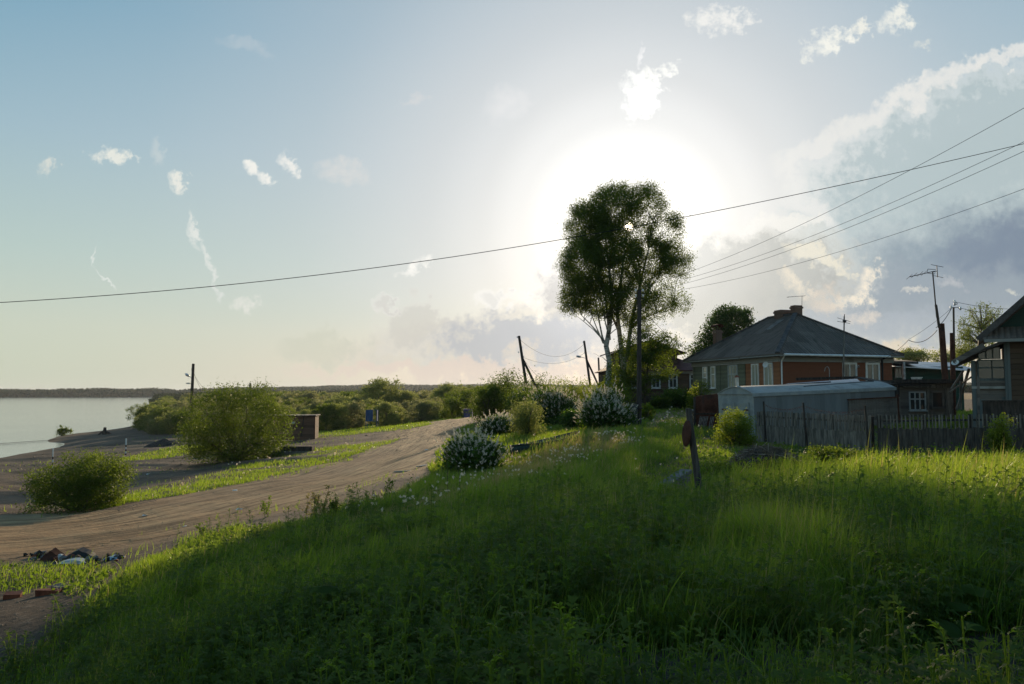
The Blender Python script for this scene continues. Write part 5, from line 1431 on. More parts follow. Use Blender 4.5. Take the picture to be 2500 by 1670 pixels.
def yagi(e, base, D):
    s = D / F; m = MB(); t = P(2277, 664, D - .12) - base
    g = lambda px, py, dy=0: P(px, py, D - .12) - base + Vector((0, dy, 0))
    m.tube([g(2220, 676), g(2282, 662)], .022, 5)
    for px, py in ((2220, 676), (2232, 672), (2246, 669), (2256, 667)): m.tube([g(px - 3, py - 3, -.45), g(px + 3, py + 3, .45)], .013, 4)
    m.tube([g(2265, 657), g(2264, 667), g(2282, 669), g(2284, 658), g(2265, 657)], .015, 4)
    m.tube([g(2287, 648), g(2289, 677)], .022, 5); m.tube([g(2273, 646), g(2303, 652)], .013, 4); m.tube([g(2276, 672), g(2303, 678)], .013, 4); m.tube([g(2277, 664), g(2288, 662)], .015, 4)
    m.build('aerial', M_CABLE, e)
yagi(e, bb, 43.2)
e, bb = pipe_mast('upright rusty stove pipe with a wooden pole and white insulators on top', 44.0, [((2325, 940), (2325, 813), 6.2, 'pipe', M_RUST), ((2329, 830), (2328, 750), 2.4, 'wooden_pole', M_POLE)])
for (px, py) in ((2331, 737), (2331, 741), (2345, 753), (2322, 750)):
    m = MB(); c = P(px, py, 43.8) - bb; m.tube([c + Vector((0, 0, -.09)), c + Vector((0, 0, -.02)), c + Vector((0, 0, .03)), c + Vector((0, 0, .09))], [.035, .06, .04, .05], 8); m.build('insulator', M_PORC, e, smooth=True)
m = MB(); g = lambda px, py: P(px, py, 43.8) - bb
m.tube([g(2328, 752), g(2338, 750), g(2345, 757)], .02, 5); m.tube([g(2328, 752), g(2322, 748), g(2322, 754)], .02, 5); m.tube([g(2329, 746), g(2338, 742), g(2331, 736)], .02, 5); m.build('bracket', M_CABLE, e)

# ---- green annex with metal roof ----
def annex():
    D = 54.0; s = D / F; a = P(2168, 957, D); z0 = HE - 1.2
    e = empty('green_outbuilding', (a.x, D, z0), 'dark green outbuilding with a shining sheet roof right of the hipped house', 'shed')
    W_ = 185 * s
    m = MB(); m.box(0, W_, 0, 5, -.4, 1.2 + 62 * s); m.build('wall', M_DKGREEN, e)
    m = MB(); roof_quad(m, [(.3, -.7, 1.2 + 62 * s), (W_ + .9, -.9, 1.2 + 50 * s), (W_ + .8, 3.0, 1.2 + 76 * s), (.8, 3.0, 1.2 + 80 * s)], .05); m.build('roof', M_SHEET, e)
    m = MB(); x = .2; roof_quad(m, [(x - .2, -1.0, 1.2 + 74 * s), (x + 60 * s, -.5, 1.2 + 74 * s), (x + 78 * s, 3.5, 1.2 + 84 * s), (x, 3.5, 1.2 + 98 * s)], .18); m.build('porch_roof', M_RIDGE, e)
    m = MB(); m.tube([(26 * s, -.8, -.3), (26 * s, -.8, 1.2 + 72 * s)], .10, 8); m.build('porch_post', M_GREYPAINT, e)
    window(e, (0, 0, 0), (1, 0, 0), (0, -1, 0), 27 * s, 1.2 + 37 * s, 14 * s, 20 * s, M_GREYPAINT, M_GLASS, 2, 1, [], .06, False)
    m = MB()
    for k in range(8): m.box((52 + k * 3.2) * s, (54 + k * 3.2) * s, -.35, -.32, 1.2 + 25 * s, 1.2 + 36 * s)
    m.box(51 * s, 79 * s, -.36, -.31, 1.2 + 34 * s, 1.2 + 36 * s); m.build('balusters', M_WHITE, e)
annex()

# ---- gabled house at the right edge ----
def gable_house():
    D = 33.0; s = D / F * .88; a = P(2462, 957, D); z0 = HE - 1.7
    e = empty('gabled_house', (a.x, D, z0), 'dark wooden gabled house with glazed veranda cut off by the right edge', 'house', rz=math.radians(-30))
    V_ = D / F; H_ = 1.7 + 128 * V_
    m = MB(); m.box(0, 6.4, 0, 7, -.3, H_); m.build('wall', M_LOG, e)
    # gable triangle set back under its rake
    xa = (2395 - 2462) * s; xm = xa + 3.95; za = 1.7 + 355 * V_; ze = 1.7 + 133 * V_
    m = MB(); m.face([(xa + .3, .35, ze), (2 * xm - xa - .3, .35, ze), (xm, .35, za - .3)]); m.face([(xa + .3, .45, ze), (xm, .45, za - .3), (2 * xm - xa - .3, .45, ze)]); m.build('gable', M_DKGREEN, e)
    r = MB(); roof_quad(r, [(xa, 8, ze), (xa, -.35, ze), (xm, -.35, za), (xm, 8, za)], .16); roof_quad(r, [(2 * xm - xa, -.35, ze), (2 * xm - xa, 8, ze), (xm, 8, za), (xm, -.35, za)], .16)
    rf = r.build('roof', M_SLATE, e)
    m = MB(); m.beam((xa - .02, -.40, ze - .08), (xm, -.40, za - .08), .05, .24); m.beam((2 * xm - xa, -.40, ze - .08), (xm, -.40, za - .08), .05, .24); m.build('rake_board', M_RIDGE, rf)
    m = MB(); roof_quad(m, [(xa + .15, -.55, H_ + .02), (6.6, -.55, H_ + .02), (6.6, .34, H_ + .55), (xa + .35, .34, H_ + .55)], .06); m.build('pent_roof', M_SLATE, e)
    m = MB(); m.box(xa + .2, 6.6, -.57, -.53, H_ - .12, H_ + .0); m.build('fascia', M_FASCIA, e)
    # veranda on the left
    x0 = (2374 - 2462) * s; m = MB(); m.box(x0, 0, .15, 5.5, -.3, 1.7 + 28 * V_)
    m.box(x0, 0, .45, 5.5, 1.7 + 28 * V_, 1.7 + 78 * V_); m.build('veranda_wall', M_OLDWOOD, e)
    m = MB(); m.hexa([((2332 - 2462) * s, -.45, 1.7 + 72 * V_), (.0, -.45, 1.7 + 122 * V_), (.0, 6, 1.7 + 122 * V_), ((2332 - 2462) * s, 6, 1.7 + 72 * V_),
                      ((2332 - 2462) * s, -.45, 1.7 + 79 * V_), (.0, -.45, 1.7 + 129 * V_), (.0, 6, 1.7 + 129 * V_), ((2332 - 2462) * s, 6, 1.7 + 79 * V_)]); m.build('veranda_roof', M_RIDGE, e)
    m = MB(); m.beam(((2330 - 2462) * s, -.49, 1.7 + 72 * V_), ((2408 - 2462) * s, -.49, 1.7 + 114 * V_), .04, .22); m.build('barge_board', M_OLDWOOD, e)
    o = (0, .45, 0)
    window(e, o, (1, 0, 0), (0, -1, 0), (2409 - 2462) * s, 1.7 + 34 * V_, 30 * s, 44 * V_, M_TRIMBLUE, M_GLASS, 1, 1, [.6], .05, True)
    window(e, o, (1, 0, 0), (0, -1, 0), (2441 - 2462) * s, 1.7 + 34 * V_, 28 * s, 44 * V_, M_TRIMBLUE, M_GLASS, 1, 1, [.6], .05, True)
    window(e, o, (1, 0, 0), (0, -1, 0), (2420 - 2462) * s, 1.7 + 84 * V_, 50 * s, 26 * V_, M_TRIMBLUE, M_GLASS, 3, 1, [], .04, False)
    m = MB(); m.box((2455 - 2462) * s, (2469 - 2462) * s, -.06, 0, -.2, H_ - .1); m.box((2375 - 2462) * s, (2385 - 2462) * s, .06, .15, -.2, 1.7 + 78 * V_); m.box((2389 - 2462) * s, (2393 - 2462) * s, .35, .44, .9, 1.7 + 80 * V_); m.build('corner_boards', M_TRIMBLUE, e)
    m = MB(); m.box((2390 - 2462) * s, (2404 - 2462) * s, .10, .15, 0, 1.7 - 18 * V_); m.box((2446 - 2462) * s, (2456 - 2462) * s, .10, .15, 0, 1.7 - 12 * V_); m.build('pale_boards', M_TRIMBLUE, e)
    m = MB(); m.box(x0, 0.0, .05, .15, 1.7 + 8 * V_, 1.7 + 14 * V_); m.build('belt_board', M_FASCIA, e)
    dd = MB(); c = Vector(((2336 - 2462) * s, -.6, 1.7 + 73 * V_)); dish(dd, c, Vector((-.3, -1, .9)), 10 * s); dd.tube([c, c + Vector((.25, .3, .1))], .015, 5); dd.build('satellite_dish', M_WHITE, e)
    # dark close boarded fence in front
    b = P(2400, 1010, 31.0); b.z = HE - 1.75; fe = empty('board_fence', b, 'dark close boarded fence under the veranda of the gabled house', 'fence')
    m = MB(); x = 0; q = 31.0 / F
    while x < 2.8: m.box(x, x + .145, 0, .025, -.3, 1.40 + rng.uniform(-.02, .02)); x += .15
    m.build('boards', M_DARKWOOD, fe)
    m = MB(); m.box(-.05, 2.85, -.05, -.005, 1.36, 1.43); m.build('rail', M_DARKWOOD, fe)
    # timber thrown against the lean-to
    for i, (p0, p1, dd_, w_, lab) in enumerate((((2336, 1000), (2366, 900), 36.5, .09, 'long grey beam leaning against the veranda'), ((2322, 950), (2352, 905), 36.3, .07, 'short beam crossing the long leaning one'), ((2346, 1000), (2345, 930), 36.0, .08, 'upright stake in the dark corner by the veranda'), ((2318, 958), (2375, 918), 36.1, .06, 'thin slanting board by the veranda corner'), ((2390, 1010), (2388, 920), 32.0, .07, 'grey gatepost standing before the veranda window'))):
        A, B = P(*p0, dd_), P(*p1, dd_); m = MB(); m.beam((0, 0, 0), B - A, w_, w_); tag(m.build('timber', M_PICKET if i < 4 else M_OLDWOOD, None, loc=A), lab, 'beam', 'loose timber by the veranda')
gable_house()

# ------------------------------------------------------------------ poles, lamps, wires
def pole(name, lab, D, top, foot, r, mat=None, cat='pole', group=None, ground=None):
    """round pole; foot is a photo column, the pole goes down into the ground there"""
    b = on_ground(foot[0], D); a = P(foot[0], foot[1], D); t = P(*top, D)
    # keep the direction of the visible piece and run it on to the ground
    d = (t - a); k = (a.z - b.z + .3) / max(d.z, .1); lo = a - d * k
    base = a - d * ((a.z - b.z) / max(d.z, .1))
    e = empty(name, base, lab, cat, group)
    m = MB(); m.tube([lo - base, t - base], [r * 1.15, r * .85], 10); m.build('pole', mat or M_POLE, e)
    return e, base
def lamp_head(e, p, d, s=.5):
    d = Vector(d).normalized(); m = MB(); m.tube([p, p + d * s * .3, p + d * s * .7, p + d * s], [.05, .11, .12, .04], 10); m.build('lamp_head', M_METAL, e, smooth=True)
def insul(e, p):
    m = MB(); p = Vector(p); m.tube([p, p + Vector((0, 0, .05)), p + Vector((0, 0, .09)), p + Vector((0, 0, .13))], [.03, .055, .04, .045], 8); m.build('insulator', M_PORC, e, smooth=True)

D = 40.0
e, bs = pole('utility_pole', 'tall bare wooden utility pole on a concrete stub in front of the birch', D, (1561, 708), (1560, 1045), .115)
b2 = P(1552, 1050, D - .25)
m = MB(); a = Vector((b2.x, D - .12, bs.z - .1)) - bs; m.box(a.x - .12, a.x + .10, -.28, -.06, -.3, 1.12); m.build('concrete_stub', M_CONC, e)
m = MB(); m.box(a.x - .14, .15, -.30, .14, .90, .95); m.box(a.x - .14, .15, -.30, .14, .10, .15); m.build('strap', M_DARKWOOD, e)
for dz in (0, -.28): 
    for sx in (-.18, .18): insul(e, P(1561, 712, D) - bs + Vector((sx, 0, dz)))
m = MB(); m.beam(P(1561, 716, D) - bs + Vector((-.25, 0, 0)), P(1561, 716, D) - bs + Vector((.25, 0, 0)), .04, .04); m.beam(P(1561, 716, D) - bs + Vector((-.25, 0, -.28)), P(1561, 716, D) - bs + Vector((.25, 0, -.28)), .04, .04); m.build('crossarm', M_DARKWOOD, e)

D = 72.0
e, bs = pole('street_lamp', 'dark lamp pole on the river flat with a lamp and floodlight turned to the left', D, (472, 888), (467, 1000), .14, cat='lamp post')
g = lambda px, py, d=D: P(px, py, d) - bs
m = MB(); m.tube([g(469, 925), g(464, 920), g(459, 915)], .025, 6); m.tube([g(468, 936), g(462, 937)], .025, 6); m.build('bracket', M_METAL, e)
lamp_head(e, g(462, 919), (-.8, 0, .55), .45)
m = MB(); c = g(460, 936); m.box(c.x - .16, c.x + .16, -.1, .1, c.z - .06, c.z + .06); m.build('housing', M_METAL, e)  # camera box on its bracket, gives no light
m = MB(); m.tube([g(470, 896), g(467, 900), g(468, 908), g(470, 912)], .012, 4); m.build('cable_loop', M_CABLE, e)
D = 96.0
e, bs = pole('utility_pole', 'short dark pole rising behind the big spreading willow bush', D, (611, 935), (610, 975), .13)
insul(e, P(608, 944, D) - bs)
D = 68.0
e, bs = pole('utility_pole', 'dark pole with diagonal brace leaning left above the shrubs', D, (1267, 820), (1284, 935), .13)
g = lambda px, py, d=D: P(px, py, d) - bs
m = MB(); m.tube([g(1276, 876), g(1314, 955) + (g(1314, 955) - g(1276, 876)) * .3], .10, 8); m.build('brace', M_POLE, e)
for q in ((1263, 825), (1266, 862), (1274, 850), (1278, 873)): insul(e, g(*q))
D = 84.0
e, bs = pole('street_lamp', 'braced lamp pole with a long arm reaching left toward the braced bare pole', D, (1426, 832), (1438, 920), .13, cat='lamp post')
g = lambda px, py, d=D: P(px, py, d) - bs
m = MB(); m.tube([g(1432, 878), g(1462, 943)], .10, 8); m.build('brace', M_POLE, e)
m = MB(); m.tube([g(1430, 875), g(1424, 873), g(1418, 872)], .03, 6); m.build('arm', M_METAL, e)
lamp_head(e, g(1419, 872), (-1, 0, .22), .55)
for q in ((1424, 838), (1427, 862)): insul(e, g(*q))
D = 95.0
e, bs = pole('utility_pole', 'farthest thin pole just left of the birch trunks', D, (1461, 873), (1463, 915), .12)

def wire(name, lab, pts, r, cat='wire', group=None):
    base = pts[0].copy(); m = MB(); m.tube([p - base for p in pts], r, 6, cap=True)
    tag(m.build(name, M_CABLE, None, smooth=True, loc=base), lab, cat, group)
def curve_pts(ctrl, n=48):
    t = np.linspace(0, len(ctrl) - 1, n); A = np.array([tuple(c) for c in ctrl]); out = []
    # quadratic fit keeps the sag smooth
    q = np.arange(len(ctrl)); co = [np.polyfit(q, A[:, k], min(3, len(ctrl) - 1)) for k in range(3)]
    return [Vector([np.polyval(c, v) for c in co]) for v in t]
wire('power_cable', 'thick black cable crossing the whole sky from left to right', curve_pts([P(x, y, 22 + 0.0012 * (x - 1250)) for x, y in ((-150, 746), (300, 719), (750, 675), (1200, 612), (1650, 535), (2100, 440), (2650, 316))]), .010)
T1 = P(1561, 712, 40)
def span(lab, a, b, sag, r=.0062, group='wires to the bare utility pole'):
    n = 30; wire('power_wire', lab, [a.lerp(b, k / n) - Vector((0, 0, sag * 4 * (k / n) * (1 - k / n))) for k in range(n + 1)], r, group=group)
off = ((-.18, 0), (.18, 0), (-.18, -.28), (.18, -.28))
for (o, zo), (x, y), d1, lab in zip(off, ((2700, 150), (2700, 248), (2700, 275), (2700, 385)), (17, 18, 18, 19), ('uppermost and steepest wire from the bare utility pole to the upper right', 'second wire down from the bare utility pole to the right', 'third wire down from the bare utility pole to the right', 'lowest wire from the bare utility pole, passing over the hipped roof')):
    span(lab, T1 + Vector((o, 0, zo + .13)), P(x, y, d1), .55)
span('thin wire from the braced bare pole to the braced lamp pole', P(1268, 828, 68), P(1426, 840, 84), 1.4, .012, None)
span('lower thin wire between the two braced poles', P(1276, 872, 68), P(1427, 862, 84), .8, .012, None)
span('thin wire falling from the braced bare pole to the thicket on the left', P(1276, 872, 68), P(1322, 925, 60), .2, .012, None)
span('thin wire from the bare utility pole down to the hipped house', P(1561, 745, 40), P(1770, 868, 57), 1.0, .010, None)
span('sagging black supply cable from the pipe pole to the hipped house eave', P(2323, 752, 43.8), P(2285, 800, 43.2), .15, .016, 'house supply cable')
span('black supply cable hanging between the leaning pipe and the roof corner', P(2288, 806, 43.2), P(2218, 830, 46), .35, .018, 'house supply cable')
span('black supply cable running down the eave of the hipped house', P(2218, 830, 46), P(2120, 886, 50.5), .3, .014, 'house supply cable')
span('thin steel wire parallel to the black supply cable', P(2323, 752, 43.8), P(2218, 829, 46), .1, .008, None)
span('upper wire leaving the pipe pole to the right', P(2333, 737, 43.8), P(2560, 752, 40), .2, .011, 'wires of the pipe pole')
span('lower wire leaving the pipe pole to the right', P(2345, 752, 43.8), P(2560, 762, 40), .25, .011, 'wires of the pipe pole')
span('mooring line lying across the river surface', Vector((-75, 82, .05)) , Vector((-62.5, 133, .05)), -.03, .03, None)
span('left guy wire of the lamp pole on the flat', P(474, 912, 72), P(500, 958, 76), .3, .012, 'guy wires of the lamp pole')
span('right guy wire of the lamp pole on the flat', P(474, 914, 72), P(508, 952, 80), .3, .012, 'guy wires of the lamp pole')

# ------------------------------------------------------------------ things on the river flat
def container():
    D = 66.0; s = D / F; b = P(768, 1068, D); b.z = HE - 3.95
    e = empty('old_container', b, 'rusty brown box container with a plank roof half hidden by the big willow bush', 'container', rz=math.radians(6))
    W_ = 118 * s; m = MB(); m.box(-W_, 0, 0, 2.4, 0, 1.95); m.build('body', mat_boards('rusty_container_planks', (0.12, 0.068, 0.045), .25, var=.4), e)
    m = MB(); x = -W_ - .1
    while x < .1: w_ = rng.uniform(.2, .35); m.box(x, x + w_ - .02, -.2 - rng.uniform(0, .12), 2.6, 1.96 + rng.uniform(0, .04), 2.02 + rng.uniform(0, .05)); x += w_
    m.build('roof', M_OLDWOOD, e)
    m = MB(); m.beam((-1.05, -.06, .4), (-.88, -.06, 1.9), .07, .05); m.beam((-1.2, -.06, .35), (-.95, -.06, .35), .05, .05); m.build('door_bar', M_BLACK, e)
    m = MB(); m.box(-1.9, -1.6, -.03, 0, 1.35, 1.52); m.build('vent', M_GREYPAINT, e)
    m = MB(); m.box(-.06, .03, -.03, .06, 0, 1.95); m.box(-W_ - .03, -W_ + .05, -.03, .06, 0, 1.95); m.build('corner_angle', M_RUST, e)
container()
def slab_pile():
    b = ray_ground(716, 1112); s = b.y / F
    for k, (x0, x1, z0, z1, lab, mt) in enumerate(((668, 762, 0, .30, 'lower concrete beam lying in the grass by the big willow bush', M_CONC), (690, 766, .31, .58, 'upper dark beam laid on the concrete one', M_DARKWOOD))):
        o = MB(); w_ = (x1 - x0) * s; o.box(-w_ / 2, w_ / 2, -.3, .35, z0, z1); o.box(w_ / 2 - .08, w_ / 2 + .04, -.33, .38, z0 + .004, z1 - .004)
        tag(o.build('beam', mt, None, loc=Vector((((x0 + x1) / 2 - 1250) * s, b.y + k * .05, b.z - .05))), lab, 'beam', 'stacked beams')
slab_pile()
def booth():
    D = 82.0; s = D / F; b = P(893, 1040, D); b.z = on_ground(893, D).z
    e = empty('changing_booth', b, 'small blue changing booth on thin legs at the edge of the thicket', 'booth')
    z1 = P(893, 1001, D).z - b.z; zb = P(893, 1028, D).z - b.z
    m = MB(); m.box(0, 17 * s, 0, .04, zb, z1); m.box(0, .04, .04, 1.0, zb, z1); m.box(24 * s, 26 * s, .3, 1.0, zb, z1 - .02); m.build('screen', M_BLUE, e)
    m = MB()
    for x, y in ((0, 0), (26 * s, 0), (26 * s, 1.0), (0, 1.0)): m.tube([(x, y, -.2), (x, y, z1)], .03, 6)
    m.tube([(0, 0, zb), (26 * s, 0, zb)], .03, 6); m.tube([(0, 0, z1), (26 * s, 0, z1)], .03, 6); m.build('frame', M_BLUE, e)
    D = 92.0; s = D / F; b = P(1127, 1019, D); gk = on_ground(1127, D).z - b.z
    e = empty('kiosk', b, 'violet painted kiosk box beside the end of the dirt road', 'kiosk')
    z1 = P(1127, 1000, D).z - b.z; m = MB(); m.box(0, 26 * s, 0, 1.1, 0, z1); m.build('body', M_PURPLE, e)
    m = MB(); m.box(.04, 26 * s - .04, .04, 1.06, min(gk, 0) - .3, -.004); m.build('plinth', M_DARKWOOD, e)
    m = MB(); m.box(-.05, 27 * s, -.12, 1.2, z1, z1 + .06); m.build('roof', M_PURPLE, e)
    m = MB(); m.box(2 * s, 24 * s, -.03, 0, z1 - .3, z1 - .25); m.build('shutter', M_BLACK, e)
booth()
def striped(px, py0, py1, lab):
    b = ray_ground(px, py0); h = (py0 - py1) * b.y / F
    e = empty('marker_post', b, lab, 'post', 'striped marker posts')
    n = 8
    for k in range(n):
        m = MB(); m.tube([(0, 0, h * k / n - (.2 if k == 0 else 0)), (0, 0, h * (k + 1) / n)], .040 if px < 200 else .055, 8); m.build('stripe', M_WHITE if (k > 4 or k % 2) else M_BLACK, e)
striped(128, 1150, 1095, 'thin black and white marker post above the nearest willow bush'); striped(307, 1113, 1072, 'black and white marker post at the left end of the green strip')
def stump():
    b = ray_ground(255, 1061); s = b.y / F; e = empty('tree_stump', b, 'washed up stump with spreading roots on the spit by the water', 'stump')
    m = MB(); m.tube([(0, 0, -.1), (0, 0, 7 * s), (1 * s, 0, 17 * s)], [6 * s, 4.0 * s, 3.2 * s], 9); m.build('stem', M_DARKWOOD, e)
    for k, (dx, dy) in enumerate(((-17, 0), (-11, -6), (14, -2), (9, 6), (-6, 8), (19, 3))):
        m = MB(); m.tube([(0, 0, 8 * s), (dx * .5 * s, dy * .5 * s, 4.5 * s), (dx * s, dy * s, -.1)], [3 * s, 1.8 * s, .8 * s], 6); m.build('root', M_DARKWOOD, e)
stump()
def mound(name, lab, cat, base, w, d, h, mat, seed, rough=.3, n=36, soft=1.5, kind=None):
    rg = np.random.default_rng(seed); xs = np.linspace(-1, 1, n); X, Y = np.meshgrid(xs, xs)
    r = np.hypot(X, Y); Z = h * np.clip(1 - r, 0, 1) ** (1 / soft) ; Z = Z * (1 + rough * fbm(X * 4 + seed, Y * 4, 1, 4, seed)) - np.clip(r - .95, 0, 1) * h
    V = np.column_stack([(X * w / 2).ravel(), (Y * d / 2).ravel(), Z.ravel() - .04]); i = (np.arange(n - 1)[:, None] * n + np.arange(n - 1)[None]).ravel()
    o = mesh_np(name, V, np.column_stack([i, i + 1, i + n + 1, i + n]), None, mat, smooth=True); o.location = base
    return tag(o, lab, cat, kind=kind)
b = ray_ground(402, 1087)
mound('soil_heap', 'dark heap of soil on the beach left of the big willow bush', 'heap', b, 88 * b.y / F, 2.5, 17 * b.y / F, M_SOIL, 3, .2, soft=1.2)

# ------------------------------------------------------------------ on the bank
def boat():
    a = ray_ground(1250, 1117); c = P(1414, 1087, 31.5); c.z = float(ground_h(c.x, c.y)[0])
    d = Vector((c.x - a.x, c.y - a.y, 0)); L_ = d.length; e = empty('wooden_boat', a, 'old dark green plank boat lying in the grass below the largest lilac', 'boat', rz=math.atan2(d.y, d.x))
    e.rotation_euler = (math.radians(-6), -math.atan2(c.z - a.z, L_), math.atan2(d.y, d.x))
    n = 22; prof = []
    for k in range(n + 1):
        f = k / n; hw = .50 * (1 - abs(2 * f - 1) ** 3.2) + .05; sheer = .30 + .10 * (2 * f - 1) ** 2
        prof.append((f * L_, hw, sheer))
    V = []; Q = []
    for x, hw, sh in prof:
        V += [(x, -hw, sh), (x, -hw * .8, -.05), (x, hw * .8, -.05), (x, hw, sh), (x, hw - .03, sh), (x, hw * .8 - .03, 0), (x, -hw * .8 + .03, 0), (x, -hw + .03, sh)]
    for k in range(n):
        for j in range(8): p = k * 8 + j; q = k * 8 + (j + 1) % 8; Q.append((p, q, q + 8, p + 8))
    Q.append((7, 6, 1, 0)); Q.append((6, 5, 2, 1)); Q.append((5, 4, 3, 2))
    b0 = n * 8; Q += [(b0, b0 + 1, b0 + 6, b0 + 7), (b0 + 1, b0 + 2, b0 + 5, b0 + 6), (b0 + 2, b0 + 3, b0 + 4, b0 + 5)]
    mesh_np('hull', V, np.array(Q), None, M_BOAT, e)
    m = MB()
    for f in (.28, .5, .74): x = f * L_; m.box(x - .09, x + .09, -.42, .42, .22, .25)
    m.build('thwart', M_OLDWOOD, e)
    m = MB(); m.tube([(x, -hw - .005, sh) for x, hw, sh in prof], .022, 6); m.tube([(x, hw + .005, sh) for x, hw, sh in prof], .022, 6); m.build('gunwale', M_BOAT, e)
    A = P(1329, 1100, 29.8); B = P(1325, 1072, 29.8); m = MB(); m.beam((0, 0, -.2), B - A, .045, .03); tag(m.build('stake', M_GREYPAINT, None, loc=A), 'pale flat stake standing upright against the boat', 'stake', 'stakes by the boat')
    A = P(1356, 1090, 30.6); B = P(1377, 1061, 30.8); m = MB(); m.tube([(0, 0, 0), B - A], .018, 6); tag(m.build('stake', M_PICKET, None, loc=A), 'thin grey stick leaning right across the boat', 'stake', 'stakes by the boat')
boat()
def disc_post():
    b = ray_ground(1708, 1212); D = b.y; s = D / F
    e = empty('old_post', b, 'leaning thick weathered post with a rusty metal disc nailed near its top', 'post')
    t = P(1680, 997, D) - b; k1 = P(1691, 1080, D) - b
    m = MB(); m.tube([Vector((0, 0, -.3)), Vector((-.0, 0, .1)), P(1700, 1140, D) - b, k1, t], [10 * s, 9.6 * s, 8.6 * s, 8.2 * s, 6.8 * s], 11); m.build('stem', mat_plain('split_grey_post', (0.075, 0.066, 0.058), .9, var=.5, scale=5, stretch=(5, 5, .35), bmp=1.0), e)
    # dished disc seen from the side
    c = P(1680, 1058, D) - b + Vector((-.02, .0, 0)); n = Vector((-.985, -.10, .10)).normalized(); r = 32 * s
    dd = MB(); sd = n.cross(Vector((0, 0, 1))).normalized(); u = sd.cross(n); N = 26
    rings = [(0, .05), (.45, .047), (.75, .036), (1.0, .012), (1.0, .0), (.7, .02), (0, .035)]
    for rr, h in rings:
        for j in range(N): an = 2 * math.pi * j / N; dd.v.append(tuple(c + (sd * math.cos(an) + u * math.sin(an)) * r * rr + n * h))
    for k in range(len(rings) - 1):
        for j in range(N): p = k * N + j; q = k * N + (j + 1) % N; dd.f.append((p, q, q + N, p + N)); dd.mi.append(0)
    dd.build('metal_disc', M_RUST, e)
    a, c2 = P(1603, 1196, 16.0), P(1676, 1146, 17.0); a.z = float(ground_h(a.x, a.y)[0]) - .02
    m = MB(); m.beam((0, 0, .02), c2 - a + Vector((0, 0, -.03)), .26, .07); tag(m.build('concrete_slab', M_CONC, None, loc=a), 'speckled concrete slab tilted in the grass left of the post with the disc', 'slab')
disc_post()
def brush_pile():
    rg = np.random.default_rng(5); b = ray_ground(1868, 1146); s = b.y / F; w_ = 180 * s
    e = empty('brush_pile', b, 'brown heap of dead branches and weed stalks before the dense picket fence', 'heap')
    n = 34; xs = np.linspace(-1, 1, n); X, Y = np.meshgrid(xs, xs); r = np.hypot(X, Y); Z = 52 * s * np.clip(1 - r ** 2, 0, 1) ** .7 * (1 + .3 * fbm(X * 4, Y * 4, 1, 4, 4)) - .05
    i = (np.arange(n - 1)[:, None] * n + np.arange(n - 1)[None]).ravel()
    mesh_np('litter', np.column_stack([(X * w_ / 2).ravel(), (Y * .8).ravel(), Z.ravel()]), np.column_stack([i, i + 1, i + n + 1, i + n]), None, M_SOIL, e, smooth=True)
    for mat_, num, rr, nm in ((mat_plain('dead_twig', (0.16, 0.12, 0.085), .9, var=.4), 900, .005, 'twigs'), (mat_plain('bleached_stalk', (0.42, 0.36, 0.28), .9, var=.3), 46, .007, 'stalks')):
        m = MB()
        for k in range(num):
            an = rg.uniform(0, 6.28); q = math.sqrt(rg.uniform(0, .95)); x, y = math.cos(an) * q * w_ / 2, math.sin(an) * q * .8
            z = 52 * s * max(1 - q * q, 0) ** .7; L_ = rg.uniform(.12, .5); d = Vector((rg.normal(), rg.normal() * .5, rg.normal() * .28)).normalized()
            p = Vector((x, y, z + rg.uniform(-.02, .05))); m.tube([p - d * L_ / 2, p + Vector((0, 0, rg.normal() * .02)), p + d * L_ / 2 + Vector((0, 0, -.02))], [rr, rr * .8, rr * .4], 4, cap=False)
        m.build(nm, mat_, e)
    m = MB(); g = lambda px, py, dy=0.: P(px, py, b.y - .3 + dy) - b
    m.beam(g(1795, 1103), g(1802, 1117), .03, .012); m.beam(g(1812, 1115), g(1824, 1122), .02, .01); m.beam(g(1877, 1106), g(1897, 1119), .012, .01); m.build('board_scrap', M_FASCIA, e)
brush_pile()
def chipped(m, rg):
    """cut the corners of a block so it reads as a broken lump"""
    import bmesh
    bm = bmesh.new(); vs = [bm.verts.new(v) for v in m.v]
    for f in m.f: bm.faces.new([vs[i] for i in f])
    bmesh.ops.bevel(bm, geom=list(bm.verts) + list(bm.edges), offset=(vs[0].co - vs[1].co).length * .22, segments=1, affect='EDGES')
    o = MB(); bm.verts.index_update(); o.v = [tuple(v.co + Vector((rg.normal(), rg.normal(), rg.normal())) * .006) for v in bm.verts]; o.f = [tuple(v.index for v in f.verts) for f in bm.faces]; o.mi = [0] * len(o.f)
    bm.free(); return o
